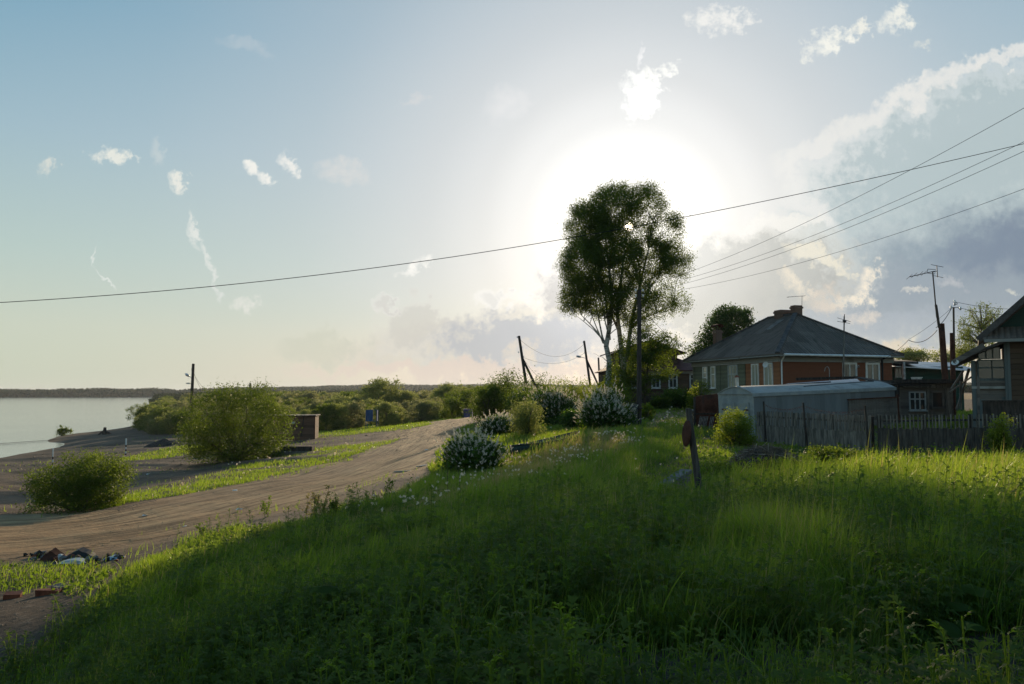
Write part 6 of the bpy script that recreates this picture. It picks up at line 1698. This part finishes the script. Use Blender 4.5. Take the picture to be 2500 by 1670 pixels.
def rubble():
    rg = np.random.default_rng(15)
    mats = [M_RUSTRED, M_CONC, M_SOIL, M_BRICK, M_DARKWOOD, M_GREYPAINT]
    c0 = ray_ground(170, 1372)
    for i in range(46):
        px = rg.uniform(55, 295); b = ray_ground(px, 1366 + rg.uniform(-8, 8) - abs(px - 170) * .02)
        m = MB(); sz = rg.uniform(.05, .16) * (1.25 if 90 < px < 230 else .8)
        pts = [Vector((sx * rg.uniform(.6, 1.1), sy * rg.uniform(.5, 1.0), sz_ * rg.uniform(.4, .75))) * sz * .5 for sz_ in (-1, 1) for sx, sy in ((-1, -1), (1, -1), (1, 1), (-1, 1))]
        m.hexa(pts); m = chipped(m, rg); ki = int(rg.choice(6, p=[.14, .22, .30, .10, .18, .06])); mt = mats[ki]
        o = m.build('rubble_lump', mt, None, loc=b + Vector((0, 0, sz * .22))); o.rotation_euler = (rg.uniform(-.5, .5), rg.uniform(-.5, .5), rg.uniform(0, 6))
        tag(o, ['rusty red brick lump', 'grey concrete chunk', 'dark clod of earth', 'broken brick piece', 'charred wood lump', 'pale plaster fragment'][ki] + ' in the roadside rubble, ' + ('at its left end' if px < 115 else 'left of the pale board' if px < 170 else 'beside the pale board' if px < 230 else 'near the blue scrap'), 'rubble', 'rubble along the road edge')
    for px, py, w_, h_, mt, lab in ((182, 1362, .45, .05, M_GREYPAINT, 'pale flat broken board in the middle of the rubble'), (280, 1352, .30, .04, mat_plain('pale_blue_plastic', (0.25, 0.34, 0.37), .4, var=.2), 'pale blue plastic scrap at the right end of the rubble'), (200, 1352, .42, .15, M_BLACK, 'black folded sheet standing in the rubble'), (130, 1356, .36, .16, M_RUST, 'orange brown lump at the left of the rubble')):
        b = ray_ground(px, py + 12); m = MB(); n = 7; hs_ = [h_ * math.sin(math.pi * (.12 + .8 * k / n)) * rg.uniform(.75, 1.1) for k in range(n + 1)]
        for k in range(n):
            x0, x1 = (k / n - .5) * w_, ((k + 1) / n - .5) * w_; z0, z1 = hs_[k], hs_[k + 1]
            m.hexa([(x0, -.12, 0), (x1, -.12, 0), (x1, .14, 0), (x0, .14, 0), (x0, -.06, z0), (x1, -.06, z1), (x1, .10, z1 * 1.2), (x0, .10, z0 * 1.2)])
        tag(m.build('debris', mt, None, loc=b), lab, 'debris')
    for px, py, L_, r, lab in ((118, 1452, .27, 0.2, 'reddish brick lying on bare earth at the lower left'), (146, 1442, .16, -.5, 'grey brick fragment behind the reddish brick'), (30, 1462, .2, .3, 'small brick piece half buried at the left edge')):
        b = ray_ground(px, py); m = MB(); m.box(-L_ / 2, L_ / 2, -.06, .06, -.02, .065); m.v = [(x + rg.uniform(-.012, .012), y + rg.uniform(-.012, .012), z + rg.uniform(-.01, .01)) for x, y, z in m.v]
        o = m.build('brick', M_RUSTRED if 'grey' not in lab else M_CONC, None, loc=b); o.rotation_euler = (.1, .05, r); tag(o, lab, 'brick')
    for px, py in ((355, 1262), (450, 1290), (583, 1247), (360, 1160), (70, 1240), (575, 1200), (1240 - 200, 1100)):
        b = ray_ground(px, py); m = MB(); m.box(-.06, .06, -.04, .04, 0, .03); m.v = [(x + rg.uniform(-.04, .04), y + rg.uniform(-.03, .03), z + rg.uniform(-.0, .03)) for x, y, z in m.v]
        tag(m.build('litter', M_WHITE, None, loc=b), 'scrap of pale litter on the bare ground beside the dirt road', 'litter', 'litter by the road')
    for k, (x0, y0, x1, y1) in enumerate(((1018, 1126, 1022, 1142), (1024, 1130, 1034, 1141), (962, 1150, 972, 1154))):
        a = ray_ground(x0, y1); m = MB(); m.beam((0, 0, .03), (.5 + .2 * k, .9 - .4 * k, .06), .07, .03); tag(m.build('board', M_FASCIA, None, loc=a), ['left board of the crossed pair on the road edge', 'right board of the crossed pair on the road edge', 'single short board on the road edge'][k], 'board')
rubble()

# ------------------------------------------------------------------ grass, weeds and ground cover
def blades(x, y, z, h, w, tone, dry, rg, nseg=3, lean=0.35, wind=(0.10, 0.02)):
    """curved tapering blades, all in one mesh"""
    n = len(x); an = rg.uniform(0, 2 * math.pi, n); la = rg.uniform(0, 2 * math.pi, n)
    lf = np.abs(rg.normal(size=n)) * lean
    dx = np.cos(la) * lf + wind[0]; dy = np.sin(la) * lf + wind[1]
    side = np.column_stack([np.cos(an), np.sin(an), np.zeros(n)]) * w[:, None] / 2
    base = np.column_stack([x, y, z])
    rows = []
    for k in range(nseg + 1):
        f = k / nseg
        p = base + np.column_stack([dx * h * f ** 1.9, dy * h * f ** 1.9, h * (f - 0.30 * np.minimum(lf * 1.2, 1.2) * f ** 2.4)])
        if k < nseg: ww = side * (1 - f ** 2 * .75); rows += [p - ww, p + ww]
        else: rows += [p]
    m = 2 * nseg + 1; V = np.stack(rows, 1).reshape(-1, 3); b = np.arange(n)[:, None] * m
    Fq = np.concatenate([b + np.array([[2 * k, 2 * k + 1, 2 * k + 3, 2 * k + 2]]) for k in range(nseg - 1)]) if nseg > 1 else None
    Ft = b + np.array([[2 * nseg - 2, 2 * nseg - 1, 2 * nseg]])
    col = np.repeat(np.column_stack([tone, dry, tone]), m, 0)
    return V, Fq, Ft, col
def join(parts):
    V = []; Q = []; Tt = []; C = []; o = 0
    for v, q, t, c in parts:
        V.append(v); C.append(c)
        if q is not None: Q.append(q + o)
        if t is not None: Tt.append(t + o)
        o += len(v)
    return np.concatenate(V), (np.concatenate(Q) if Q else None), (np.concatenate(Tt) if Tt else None), np.concatenate(C)
def scatter(n, r0, r1, rg, az0=-0.66, az1=0.66, pw=0.0):
    """places spread evenly over the view: density falls with distance"""
    az = rg.uniform(az0, az1, n); r = np.exp(math.log(r0) + (math.log(r1) - math.log(r0)) * rg.uniform(0, 1, n) ** (1 + pw))
    x = r * np.sin(az); y = r * np.cos(az); z = ground_h(x, y)
    return x, y, z, r
DANDE = [(1000,1250),(1080,1180),(1160,1150),(1330,1115),(1480,1068),(1560,1060),(1560,1085),(1480,1125),(1400,1160),(1290,1190),(1190,1215),(1060,1262),(860,1290),(840,1262)]
BARE = [(1780,1150),(1965,1150),(1960,1120),(1790,1120)]
DIRT = [(1380,1690),(1250,1620),(1330,1575),(1700,1600),(1850,1570),(2100,1610),(2560,1530),(2600,1800),(1380,1800)]
GOLD = [(1130,1212),(1250,1150),(1330,1100),(1480,1058),(1530,1070),(1430,1118),(1310,1165),(1180,1215)]  # dry seeding grass; its straw colour also stands in for sun on the slope
def make_grass():
    rg = np.random.default_rng(101); parts = []
    x, y, z, r = scatter(880000, 2.6, 62, rg, -.80, .98, pw=-0.12)
    zm, px, py = zone_mask(x, y, z)
    q = zm['bank'] & ~(in_poly(px, py, PATH) & (rg.uniform(size=len(x)) < .75)) & ~in_poly(px, py, BARE) & ~in_poly(px, py, [(1596,1205),(1680,1150),(1690,1165),(1690,1215)])
    q &= ~(in_poly(px + fbm(x, y, .8, 2, 88) * 60, py + fbm(x, y, .8, 2, 89) * 25, DIRT) & (rg.uniform(size=len(x)) < .93))
    # patches where broad leaved weeds win over the grass
    wd = weed_field(x, y, px, py); q &= rg.uniform(size=len(x)) > wd * .72
    x, y, z, r, px, py = [a[q] for a in (x, y, z, r, px, py)]
    n = len(x); clump = fbm(x, y, .5, 2, 61); big = fbm(x, y, 2.5, 2, 62)
    h = (.29 + .26 * clump + .24 * big) * rg.uniform(.4, 1.4, n)
    right = np.clip((px - 1500) / 500, 0, 1); h *= 1 + .25 * right
    slope = in_poly(px, py, DANDE); h = np.where(slope, h * .62, h)
    gold = in_poly(px, py, GOLD) & (fbm(x, y, 1.0, 2, 69) > -.25); h = np.where(gold, h * 1.3, h)
    far = np.clip((r - 24) / 20, 0, 1); h *= (1 - .45 * far)
    near = in_poly(px, py, [(-600,1800),(-100,1500),(900,1500),(1500,1540),(3000,1480),(3000,2400),(-600,2400)]); h = np.where(near, h * .75, h)
    h *= 1 - .45 * np.clip(fbm(x, y, 1.1, 2, 63) * 3 - .2, 0, 1)          # trodden and grazed places
    trough = in_poly(px, py, [(1690,1075),(1760,1060),(2700,1040),(2700,1128),(2300,1135),(2120,1140),(2000,1158),(1800,1165),(1580,1215),(1560,1160),(1640,1120)])
    h = np.where(trough, h * .42, h)
    h *= .58 + .42 * np.clip((px - 650) / 700, 0, 1)
    h = np.clip(h, .06, .8)
    w = .0055 * np.maximum(1, r / 7.5) ** .95 * rg.uniform(.6, 1.8, n)
    tone = np.clip(.42 + .50 * big + .40 * clump + .25 * rg.normal(size=n) + .1 * right, 0, 1)
    dry = (rg.uniform(size=n) < .07 + .45 * slope * (fbm(x, y, 1.2, 2, 66) > -.1)).astype(float) * rg.uniform(.4, 1, n) + .12 * np.clip(fbm(x, y, 1.0, 3, 67) * 2, 0, 1)  # extra dry blades on the slope also imitate sunlight there
    dry = np.where(gold & (rg.uniform(size=n) < .6), rg.uniform(.5, 1, n), dry)
    a = r < 15
    parts.append(blades(x[a], y[a], z[a] - .01, h[a], w[a], tone[a], dry[a], rg, 4, .55))
    parts.append(blades(x[~a], y[~a], z[~a] - .01, h[~a], w[~a], tone[~a], dry[~a], rg, 2, .48))
    # flowering stalks standing above the rest
    k = rg.choice(n, 9000, replace=False); k = k[(r[k] < 30)]
    hs = h[k] * rg.uniform(1.25, 1.7, len(k)); parts.append(blades(x[k], y[k], z[k], hs, w[k] * .55, tone[k], rg.uniform(0, .8, len(k)), rg, 3, .22))
    # broad arching blades in the near growth
    k = rg.choice(n, 9000, replace=False); k = k[(r[k] < 11)]
    parts.append(blades(x[k], y[k], z[k], np.clip(h[k] * rg.uniform(1.1, 1.6, len(k)), .2, .7), np.full(len(k), .011) * rg.uniform(.7, 1.3, len(k)), np.clip(tone[k] + .15, 0, 1), np.zeros(len(k)), rg, 6, .75))
    V, Fq, Ft, col = join(parts)
    tag(mesh_np('grass', V, Fq, Ft, M_GRASS, None, col), 'tall green grass covering the near bank and the slope up to the houses', 'grass', kind='stuff')
    # short turf on the flat and between the tracks
    parts = []
    x, y, z, r = scatter(420000, 9, 120, rg, -.66, .12, pw=-.25)
    zm, px, py = zone_mask(x, y, z)
    u, s = road_uv(x, y)
    dens = np.zeros(len(x))
    for k_, dn in (('strip', .95), ('slabs', .8), ('shore', .9), ('meadow', .9), ('meadow_low', .6), ('weeds', .35), ('shoreline', .5), ('sparse', .28)): dens = np.maximum(dens, zm[k_] * dn)
    dens *= np.clip(.75 + fbm(x, y, 1.4, 3, 71) * 1.3, 0.05, 1); dens *= (np.abs(u) > 2.6 + .5 * fbm(x, y, 1.5, 2, 72))
    dens = np.maximum(dens, .03 * (px < 1100) * (np.abs(u) > 2.5) * (z > .8) * (fbm(x, y, 2.0, 3, 73) > .1))
    q = rg.uniform(size=len(x)) < dens; x, y, z, r = [a[q] for a in (x, y, z, r)]
    n = len(x); cl = fbm(x, y, .8, 3, 74)
    h = np.clip((.15 + .09 * cl) * rg.uniform(.5, 1.4, n) * (1 + .25 * (r > 60)), .03, .5); w = .009 * np.maximum(1, r / 14) ** .9 * rg.uniform(.6, 1.5, n)
    tone = np.clip(.6 + .3 * cl + .15 * rg.normal(size=n), 0, 1)
    parts.append(blades(x, y, z - .01, h, w, tone, (rg.uniform(size=n) < .04) * .8, rg, 2, .6))
    V, Fq, Ft, col = join(parts)
    tag(mesh_np('short_grass', V, Fq, Ft, M_GRASS, None, col), 'patchy short turf beside the dirt road and on the river flat', 'grass', kind='stuff')
def weed_field(x, y, px, py):
    f = fbm(x, y, 1.5, 3, 81) + fbm(x, y, 5.0, 2, 82) * .5
    lowleft = np.clip(1 - np.abs(px - 1150) / 750, -.3, 1) * .35 + np.clip((py - 1430) / 160, -.6, 1) * .35 + .25 * ((px < 1400) & (py > 1400))
    return np.clip(np.maximum(f * 1.3 + lowleft - .02 - .35 * np.clip((px - 1500) / 200, 0, 1), (.26 + .5 * fbm(x, y, .8, 2, 83)) * ((np.hypot(x, y) < 8.8) | (px > 1250))), 0, 1) * (py > 1235)
make_grass()

def mugwort_proto(rg, h=.55):
    """upright weed with deeply cut leaves round the stem, a dense rosette on top"""
    V = []; Q = []; tn = []
    def leaf(p, d, up, L_, t):
        d = d / np.linalg.norm(d); s = np.cross(d, up); s /= max(np.linalg.norm(s), 1e-6)
        lob = [(0, 1.0, .16)] + [(sg * a, l, .13) for sg in (-1, 1) for a, l in ((.45, .78), (.9, .5))]
        for a, l, w_ in lob:
            st = p + d * L_ * (.18 if a == 0 else .25 + .1 * (abs(a) < .6)); dd = d * math.cos(a) + s * math.sin(a); ss = -d * math.sin(a) + s * math.cos(a)
            tip = st + dd * L_ * l * .8 - np.array([0, 0, .25 * L_ * l]); mid = st + dd * L_ * l * .38 + np.array([0, 0, .02 * L_])
            k = len(V); V.extend([st, mid + ss * L_ * w_ * .5, tip, mid - ss * L_ * w_ * .5]); Q.append((k, k + 1, k + 2, k + 3)); tn.extend([t] * 4)
        k = len(V); V.extend([p - s * .002, p + s * .002, p + d * L_ * .4 + s * .002, p + d * L_ * .4 - s * .002]); Q.append((k, k + 1, k + 2, k + 3)); tn.extend([t] * 4)
    nl = 15; an = rg.uniform(0, 6)
    for i in range(nl):
        f = i / (nl - 1); z = h * (.12 + .85 * f); an += 2.4; L_ = .17 * (1.15 - .55 * f) * rg.uniform(.8, 1.2); el = -.05 + .9 * f ** 2
        d = np.array([math.cos(an) * math.cos(el), math.sin(an) * math.cos(el), math.sin(el)])
        leaf(np.array([0, 0, z]), d, np.array([0, 0, 1.]), L_, rg.uniform(.3, .8) + .15 * f)
    for a in (0, 1.57):
        k = len(V); c, s_ = math.cos(a) * .004, math.sin(a) * .004; V.extend([np.array([-c, -s_, 0]), np.array([c, s_, 0]), np.array([c, s_, h]), np.array([-c, -s_, h])]); Q.append((k, k + 1, k + 2, k + 3)); tn.extend([.4] * 4)
    return np.array(V), np.array(Q), np.array(tn)
def make_weeds():
    rg = np.random.default_rng(202); protos = [mugwort_proto(rg, h) for h in (.42, .5, .58, .66)]
    x, y, z, r = scatter(34000, 3.2, 24, rg, -.80, .95, pw=-.1)
    zm, px, py = zone_mask(x, y, z)
    f = weed_field(x, y, px, py); q = zm['bank'] & (rg.uniform(size=len(x)) < (f * 1.1 - .12)) & ~in_poly(px, py, DIRT)
    x, y, z, r = [a[q] for a in (x, y, z, r)]
    order = rg.permutation(len(x))[:7400]; x, y, z, r = [a[order] for a in (x, y, z, r)]
    Vs = []; Qs = []; Cs = []; o = 0; pk = rg.integers(0, 4, len(x))
    for k in range(4):
        v, qd, tn = protos[k]; i = np.where(pk == k)[0]
        if not len(i): continue
        a = rg.uniform(0, 6.28, len(i)); s = rg.uniform(.45, 1.15, len(i)) * (.6 + .4 * np.clip((1250 + F * x[i] / y[i] - 650) / 700, 0, 1)); lx, ly = rg.normal(size=(2, len(i))) * .12
        X = (v[None, :, 0] * np.cos(a)[:, None] - v[None, :, 1] * np.sin(a)[:, None]) * s[:, None] + lx[:, None] * v[None, :, 2] + x[i][:, None]
        Y = (v[None, :, 0] * np.sin(a)[:, None] + v[None, :, 1] * np.cos(a)[:, None]) * s[:, None] + ly[:, None] * v[None, :, 2] + y[i][:, None]
        Z = v[None, :, 2] * s[:, None] + z[i][:, None]
        Vs.append(np.stack([X, Y, Z], -1).reshape(-1, 3)); Qs.append((qd[None] + (np.arange(len(i)) * len(v))[:, None, None]).reshape(-1, 4) + o)
        t = np.clip(tn[None] + rg.normal(size=(len(i), 1)) * .15, 0, 1).ravel(); Cs.append(np.column_stack([t, t * 0, t])); o += len(i) * len(v)
    V = np.concatenate(Vs); tag(mesh_np('weeds', V, np.concatenate(Qs), None, M_WEED, None, np.concatenate(Cs)), 'dense mugwort like weeds with cut leaves in the shaded near foreground', 'weeds', kind='stuff')
    # low leafy cover: foreground edge, the green tongue at the left, nettles by the fence
    x, y, z, r = scatter(140000, 2.6, 30, rg, -.80, .95)
    zm, px, py = zone_mask(x, y, z)
    low = in_poly(px + fbm(x, y, .6, 2, 5) * 60, py + fbm(x, y, .6, 2, 6) * 20, DIRT) * (.25 + .9 * (fbm(x, y, .5, 3, 19) > .02))
    lef = zm['weeds'] * (.25 + (fbm(x, y, .5, 3, 18) > -.08))
    net = in_poly(px, py, [(1720,1160),(1700,1120),(1780,1120),(1850,1150),(1850,1105),(2130,1105),(2520,1100),(2520,1150),(2100,1165),(1850,1180)]) * .8
    oth = zm['bank'] * .10
    q = rg.uniform(size=len(x)) < np.maximum(np.maximum(low, lef), np.maximum(net, oth))
    x, y, z, r, net = [a[q] for a in (x, y, z, r, net)]
    c = np.column_stack([x, y, z + rg.uniform(.01, .09, len(x)) + rg.uniform(0, .34, len(x)) * (net > 0)])
    V, Fq = leaves(c, .050 * np.maximum(1, r / 8) ** .6, .75, 0, rg, flat=2.5, fold=.1)
    t = np.clip(.5 + .3 * fbm(x, y, .5, 2, 44) + .2 * rg.normal(size=len(x)), 0, 1)
    tag(mesh_np('ground_cover', V, Fq, None, M_WEED, None, np.repeat(np.column_stack([t, t * 0, t]), 4, 0)), 'low creeping leaves on the bare earth at the bottom and left of the picture', 'ground cover', kind='stuff')
    # dandelion clocks
    x, y, z, r = scatter(60000, 9, 60, rg, -.4, .35)
    zm, px, py = zone_mask(x, y, z); f = in_poly(px, py, DANDE) * np.clip(.18 + 2.2 * fbm(x, y, 1.4, 3, 27), .02, 1) * (.25 + 1.0 * np.clip((px - 1080) / 220, 0, 1)) + .012 * zm['bank'] * (r > 16) * (px < 1720) + .10 * zm['slabs'] * .3 + .04 * zm['strip'] + .12 * in_poly(px, py, [(1560,1060),(1640,1000),(1700,1010),(1700,1060)])
    q = rg.uniform(size=len(x)) < f * .26; x, y, z, r = [a[q] for a in (x, y, z, r)]; n = len(x)
    hh = rg.uniform(.14, .34, n); c = np.column_stack([x, y, z + hh]); P_ = np.repeat(c, 12, 0) + rg.normal(size=(n * 12, 3)) * .012 * np.repeat(np.maximum(1, r / 22), 12)[:, None]
    V, Fq = leaves(P_, .028 * np.repeat(np.maximum(1, r / 26), 12), .9, 0, rg); t = rg.uniform(.3, 1, len(P_))
    v2, q2, t2, c2 = blades(x, y, z, hh, np.full(n, .006), np.full(n, .6), np.full(n, .3), rg, 1, .08, (0, 0))
    e = empty('dandelions', (0, 0, 0), 'white dandelion clocks scattered over the sunlit slope below the boat', 'flowers'); e['kind'] = 'stuff'
    mesh_np('seed_heads', V, Fq, None, M_SEED, e, np.repeat(np.column_stack([t, t * 0, t]), 4, 0)); mesh_np('stalks', v2, None, t2, M_GRASS, e, c2)
def make_gravel():
    rg = np.random.default_rng(303)
    x, y, z, r = scatter(26000, 8, 110, rg, -.66, .02); u, s = road_uv(x, y); zm, px, py = zone_mask(x, y, z)
    z = relief(x, y, z, u, s)
    f = np.where(np.abs(u) < 4, .05 + .30 * (np.abs(np.abs(u) - 3.4) < .7) * (fbm(x, y, 1.0, 2, 12) > 0), .10 * (z > .3)) * ~zm['bank']
    q = rg.uniform(size=len(x)) < f; x, y, z, r = [a[q] for a in (x, y, z, r)]; n = len(x)
    sz = .010 * np.maximum(1, r / 16) * rg.uniform(.5, 2.0, n) * np.where(rg.uniform(size=n) < .03, 2.0, 1)
    o = np.array([(1, 0, 0), (0, 1, 0), (-1, 0, 0), (0, -1, 0), (0, 0, .7), (0, 0, -.5)]); j = rg.uniform(.6, 1.3, (n, 6, 1)); a = rg.uniform(0, 6.28, n)
    V = o[None] * j; X = V[..., 0] * np.cos(a)[:, None] - V[..., 1] * np.sin(a)[:, None]; Y = V[..., 0] * np.sin(a)[:, None] + V[..., 1] * np.cos(a)[:, None]
    V = np.stack([X, Y, V[..., 2]], -1) * sz[:, None, None] + np.column_stack([x, y, z + sz * .15])[:, None]
    t = np.array([(0, 1, 4), (1, 2, 4), (2, 3, 4), (3, 0, 4), (1, 0, 5), (2, 1, 5), (3, 2, 5), (0, 3, 5)])
    tag(mesh_np('gravel', V.reshape(-1, 3), None, (t[None] + (np.arange(n) * 6)[:, None, None]).reshape(-1, 3), mat_plain('stone', (0.30, 0.22, 0.14), .9, var=.5)), 'loose stones and clods along the dirt road and on the shore', 'gravel', kind='stuff')
make_weeds()
make_gravel()

def big_leaf(mb_v, mb_q, p, d, L_, W_, rg, droop=.35, lobed=0.0):
    """broad leaf with a raised midrib and wavy rim"""
    d = np.array(d) / np.linalg.norm(d); s = np.cross(d, [0, 0, 1.]); s /= np.linalg.norm(s); up = np.cross(s, d)
    n, m = 9, 6; b = len(mb_v)
    for i in range(n + 1):
        f = i / n; wd = W_ * .5 * (math.sin(math.pi * min(1, f ** .62)) ** .75 + .02) * (1 + lobed * math.sin(f * 28)); c = p + d * L_ * f - np.array([0, 0, 1.]) * L_ * droop * f * f
        for j in range(m + 1):
            g = j / m * 2 - 1; mb_v.append(c + s * wd * g + up * (-.18 * W_ * g * g + .03 * W_ * math.sin(f * 14 + g * 3 + L_ * 50) * abs(g) + .05 * W_ * (1 - abs(g))))
    for i in range(n):
        for j in range(m): a = b + i * (m + 1) + j; mb_q.append((a, a + 1, a + m + 2, a + m + 1))
def burdock(px, py, lab, nl, L0, seed, hgt=.3, asp=.75, name='burdock', cat='plant', lobed=.03, group='big leaved burdocks', mat=None):
    rg = np.random.default_rng(seed); b = ray_ground(px, py); e = empty(name, b, lab, cat, group)
    for k in range(nl):
        an = k * 2.4 + rg.uniform(-.4, .4); h = hgt * rg.uniform(.4, 1.1); q = rg.uniform(.08, .2); L_ = L0 * rg.uniform(.7, 1.15)
        p = np.array([math.cos(an) * q, math.sin(an) * q, h]); d = (math.cos(an), math.sin(an), rg.uniform(.1, .7)); v = []; qd = []
        big_leaf(v, qd, p, d, L_, L_ * asp, rg, rg.uniform(.25, .5), lobed)
        col = np.tile([[rg.uniform(.3, .8), 0, .5]], (len(v), 1)); mesh_np('leaf', v, np.array(qd), None, mat or M_WEED, e, col, smooth=True)
        m = MB(); m.tube([(0, 0, -.02), tuple(p * .5 + np.array([0, 0, .02])), tuple(p)], [.008, .006, .004], 5); m.build('leaf_stalk', M_GRASS, e)
burdock(2030, 1470, 'single pale burdock in the grass near the middle of the lower right', 6, .22, 301, .32)
burdock(2420, 1470, 'spreading burdock with the largest leaves at the right edge', 8, .30, 302, .25)
burdock(2480, 1530, 'burdock at the very right edge below the largest one', 7, .30, 303, .28)
burdock(2270, 1560, 'grey green burdock above the bare earth at the lower right', 6, .24, 304, .22)
burdock(860, 1560, 'dark burdock with cut leaves in the deep shade left of centre', 7, .24, 305, .34, .6, lobed=.16)
burdock(1010, 1500, 'smaller dark cut leaved burdock right of the other in deep shade', 6, .20, 306, .40, .6, lobed=.16)
burdock(1180, 1655, 'long leaved dock at the bottom edge near the centre', 7, .24, 307, .10, .28, 'dock_plant', 'plant', 0.02, None)
burdock(2190, 1655, 'long leaved dock at the bottom edge toward the right', 7, .22, 308, .10, .28, 'dock_plant', 'plant', 0.02, None)
burdock(880, 1650, 'narrow leaved dock at the bottom edge left of centre', 6, .22, 309, .10, .28, 'dock_plant', 'plant', 0.02, None)
# tall dry and leafy stems that break the line of the bank
def stems(px, py, h, lab, seed, n=3, leafy=True, dry=False):
    rg = np.random.default_rng(seed); b = ray_ground(px, py); e = empty('tall_weed', b, lab, 'weed', 'tall weeds along the edge of the bank')
    m = MB(); P_ = []
    for k in range(n):
        x, y = rg.normal() * .07, rg.normal() * .05; hh = h * rg.uniform(.6, 1.05); tx = rg.normal() * .08; pts = [(x, y, -.05), (x + tx * .4, y, hh * .5), (x + tx, y, hh)]
        m.tube(pts, [.005, .004, .002], 4)
        for j in range(9):
            f = rg.uniform(.3, 1); q = Vector(pts[0]).lerp(Vector(pts[2]), f); an = rg.uniform(0, 6.28); L_ = rg.uniform(.05, .14) * (1.3 - f); t = q + Vector((math.cos(an) * L_, math.sin(an) * L_ * .6, L_ * .8)); m.tube([q, t], [.0025, .0015], 3)
            for w_ in range(4 if leafy else 3): P_.append(np.array(q.lerp(t, rg.uniform(.2, 1.1))) + rg.normal(size=3) * .012)
        for w_ in range(30 if leafy else 8): P_.append(np.array(Vector(pts[0]).lerp(Vector(pts[2]), rg.uniform(.15, 1))) + rg.normal(size=3) * .03)
    m.build('stem', M_DARKWOOD if dry else M_GRASS_STEM, e); V, Fq = leaves(np.array(P_), .045 if leafy else .02, .5, 0, rg)
    t = rg.uniform(.3, .9, len(P_)); mesh_np('foliage', V, Fq, None, M_WEED, e, np.repeat(np.column_stack([t, t * 0 + (.7 if dry else 0), t]), 4, 0))
M_GRASS_STEM = mat_plain('green_stem', (0.07, 0.10, 0.03), .7, var=.2)
stems(661, 1262, .42, 'leafy sprout left of the dry stalks on the edge of the bank', 401)
stems(770, 1272, .62, 'tangle of dry dark stalks on the edge of the bank beside the road', 402, 5, True, True)
stems(812, 1270, .45, 'leafy weed right of the dry stalks on the edge of the bank', 403, 4)
stems(905, 1240, .35, 'short weed by the road just left of the bent track', 404, 3)
stems(948, 1232, .55, 'dark upright weed standing alone against the bright road', 405, 3)
stems(1112, 1222, .95, 'tall dry brown stalk in front of the nearest lilac', 406, 2, False, True)
stems(490, 1322, .30, 'little sprout at the left tip of the bank', 407, 3)
stems(2080, 1165, .8, 'single thin dry stalk before the wide spaced fence', 408, 1, False, True)
stems(2010, 1120, .45, 'pale weed at the foot of the dense fence', 409, 3)

# ------------------------------------------------------------------ evening air
def make_haze():
    m = bpy.data.materials.new('evening_air'); m.use_nodes = True; nt = m.node_tree; nt.nodes.clear()
    out = nt.nodes.new('ShaderNodeOutputMaterial'); v = nt.nodes.new('ShaderNodeVolumePrincipled')
    v.inputs['Color'].default_value = (0.80, 0.86, 0.92, 1); v.inputs['Density'].default_value = 0.00011; v.inputs['Anisotropy'].default_value = 0.3
    nt.links.new(v.outputs[0], out.inputs['Volume'])
    mb = MB(); mb.box(-9500, 9500, -9500, 9500, -6, 45)
    tag(mb.build('haze', m), 'thin evening haze over the river plain', 'haze', kind='stuff')
make_haze()
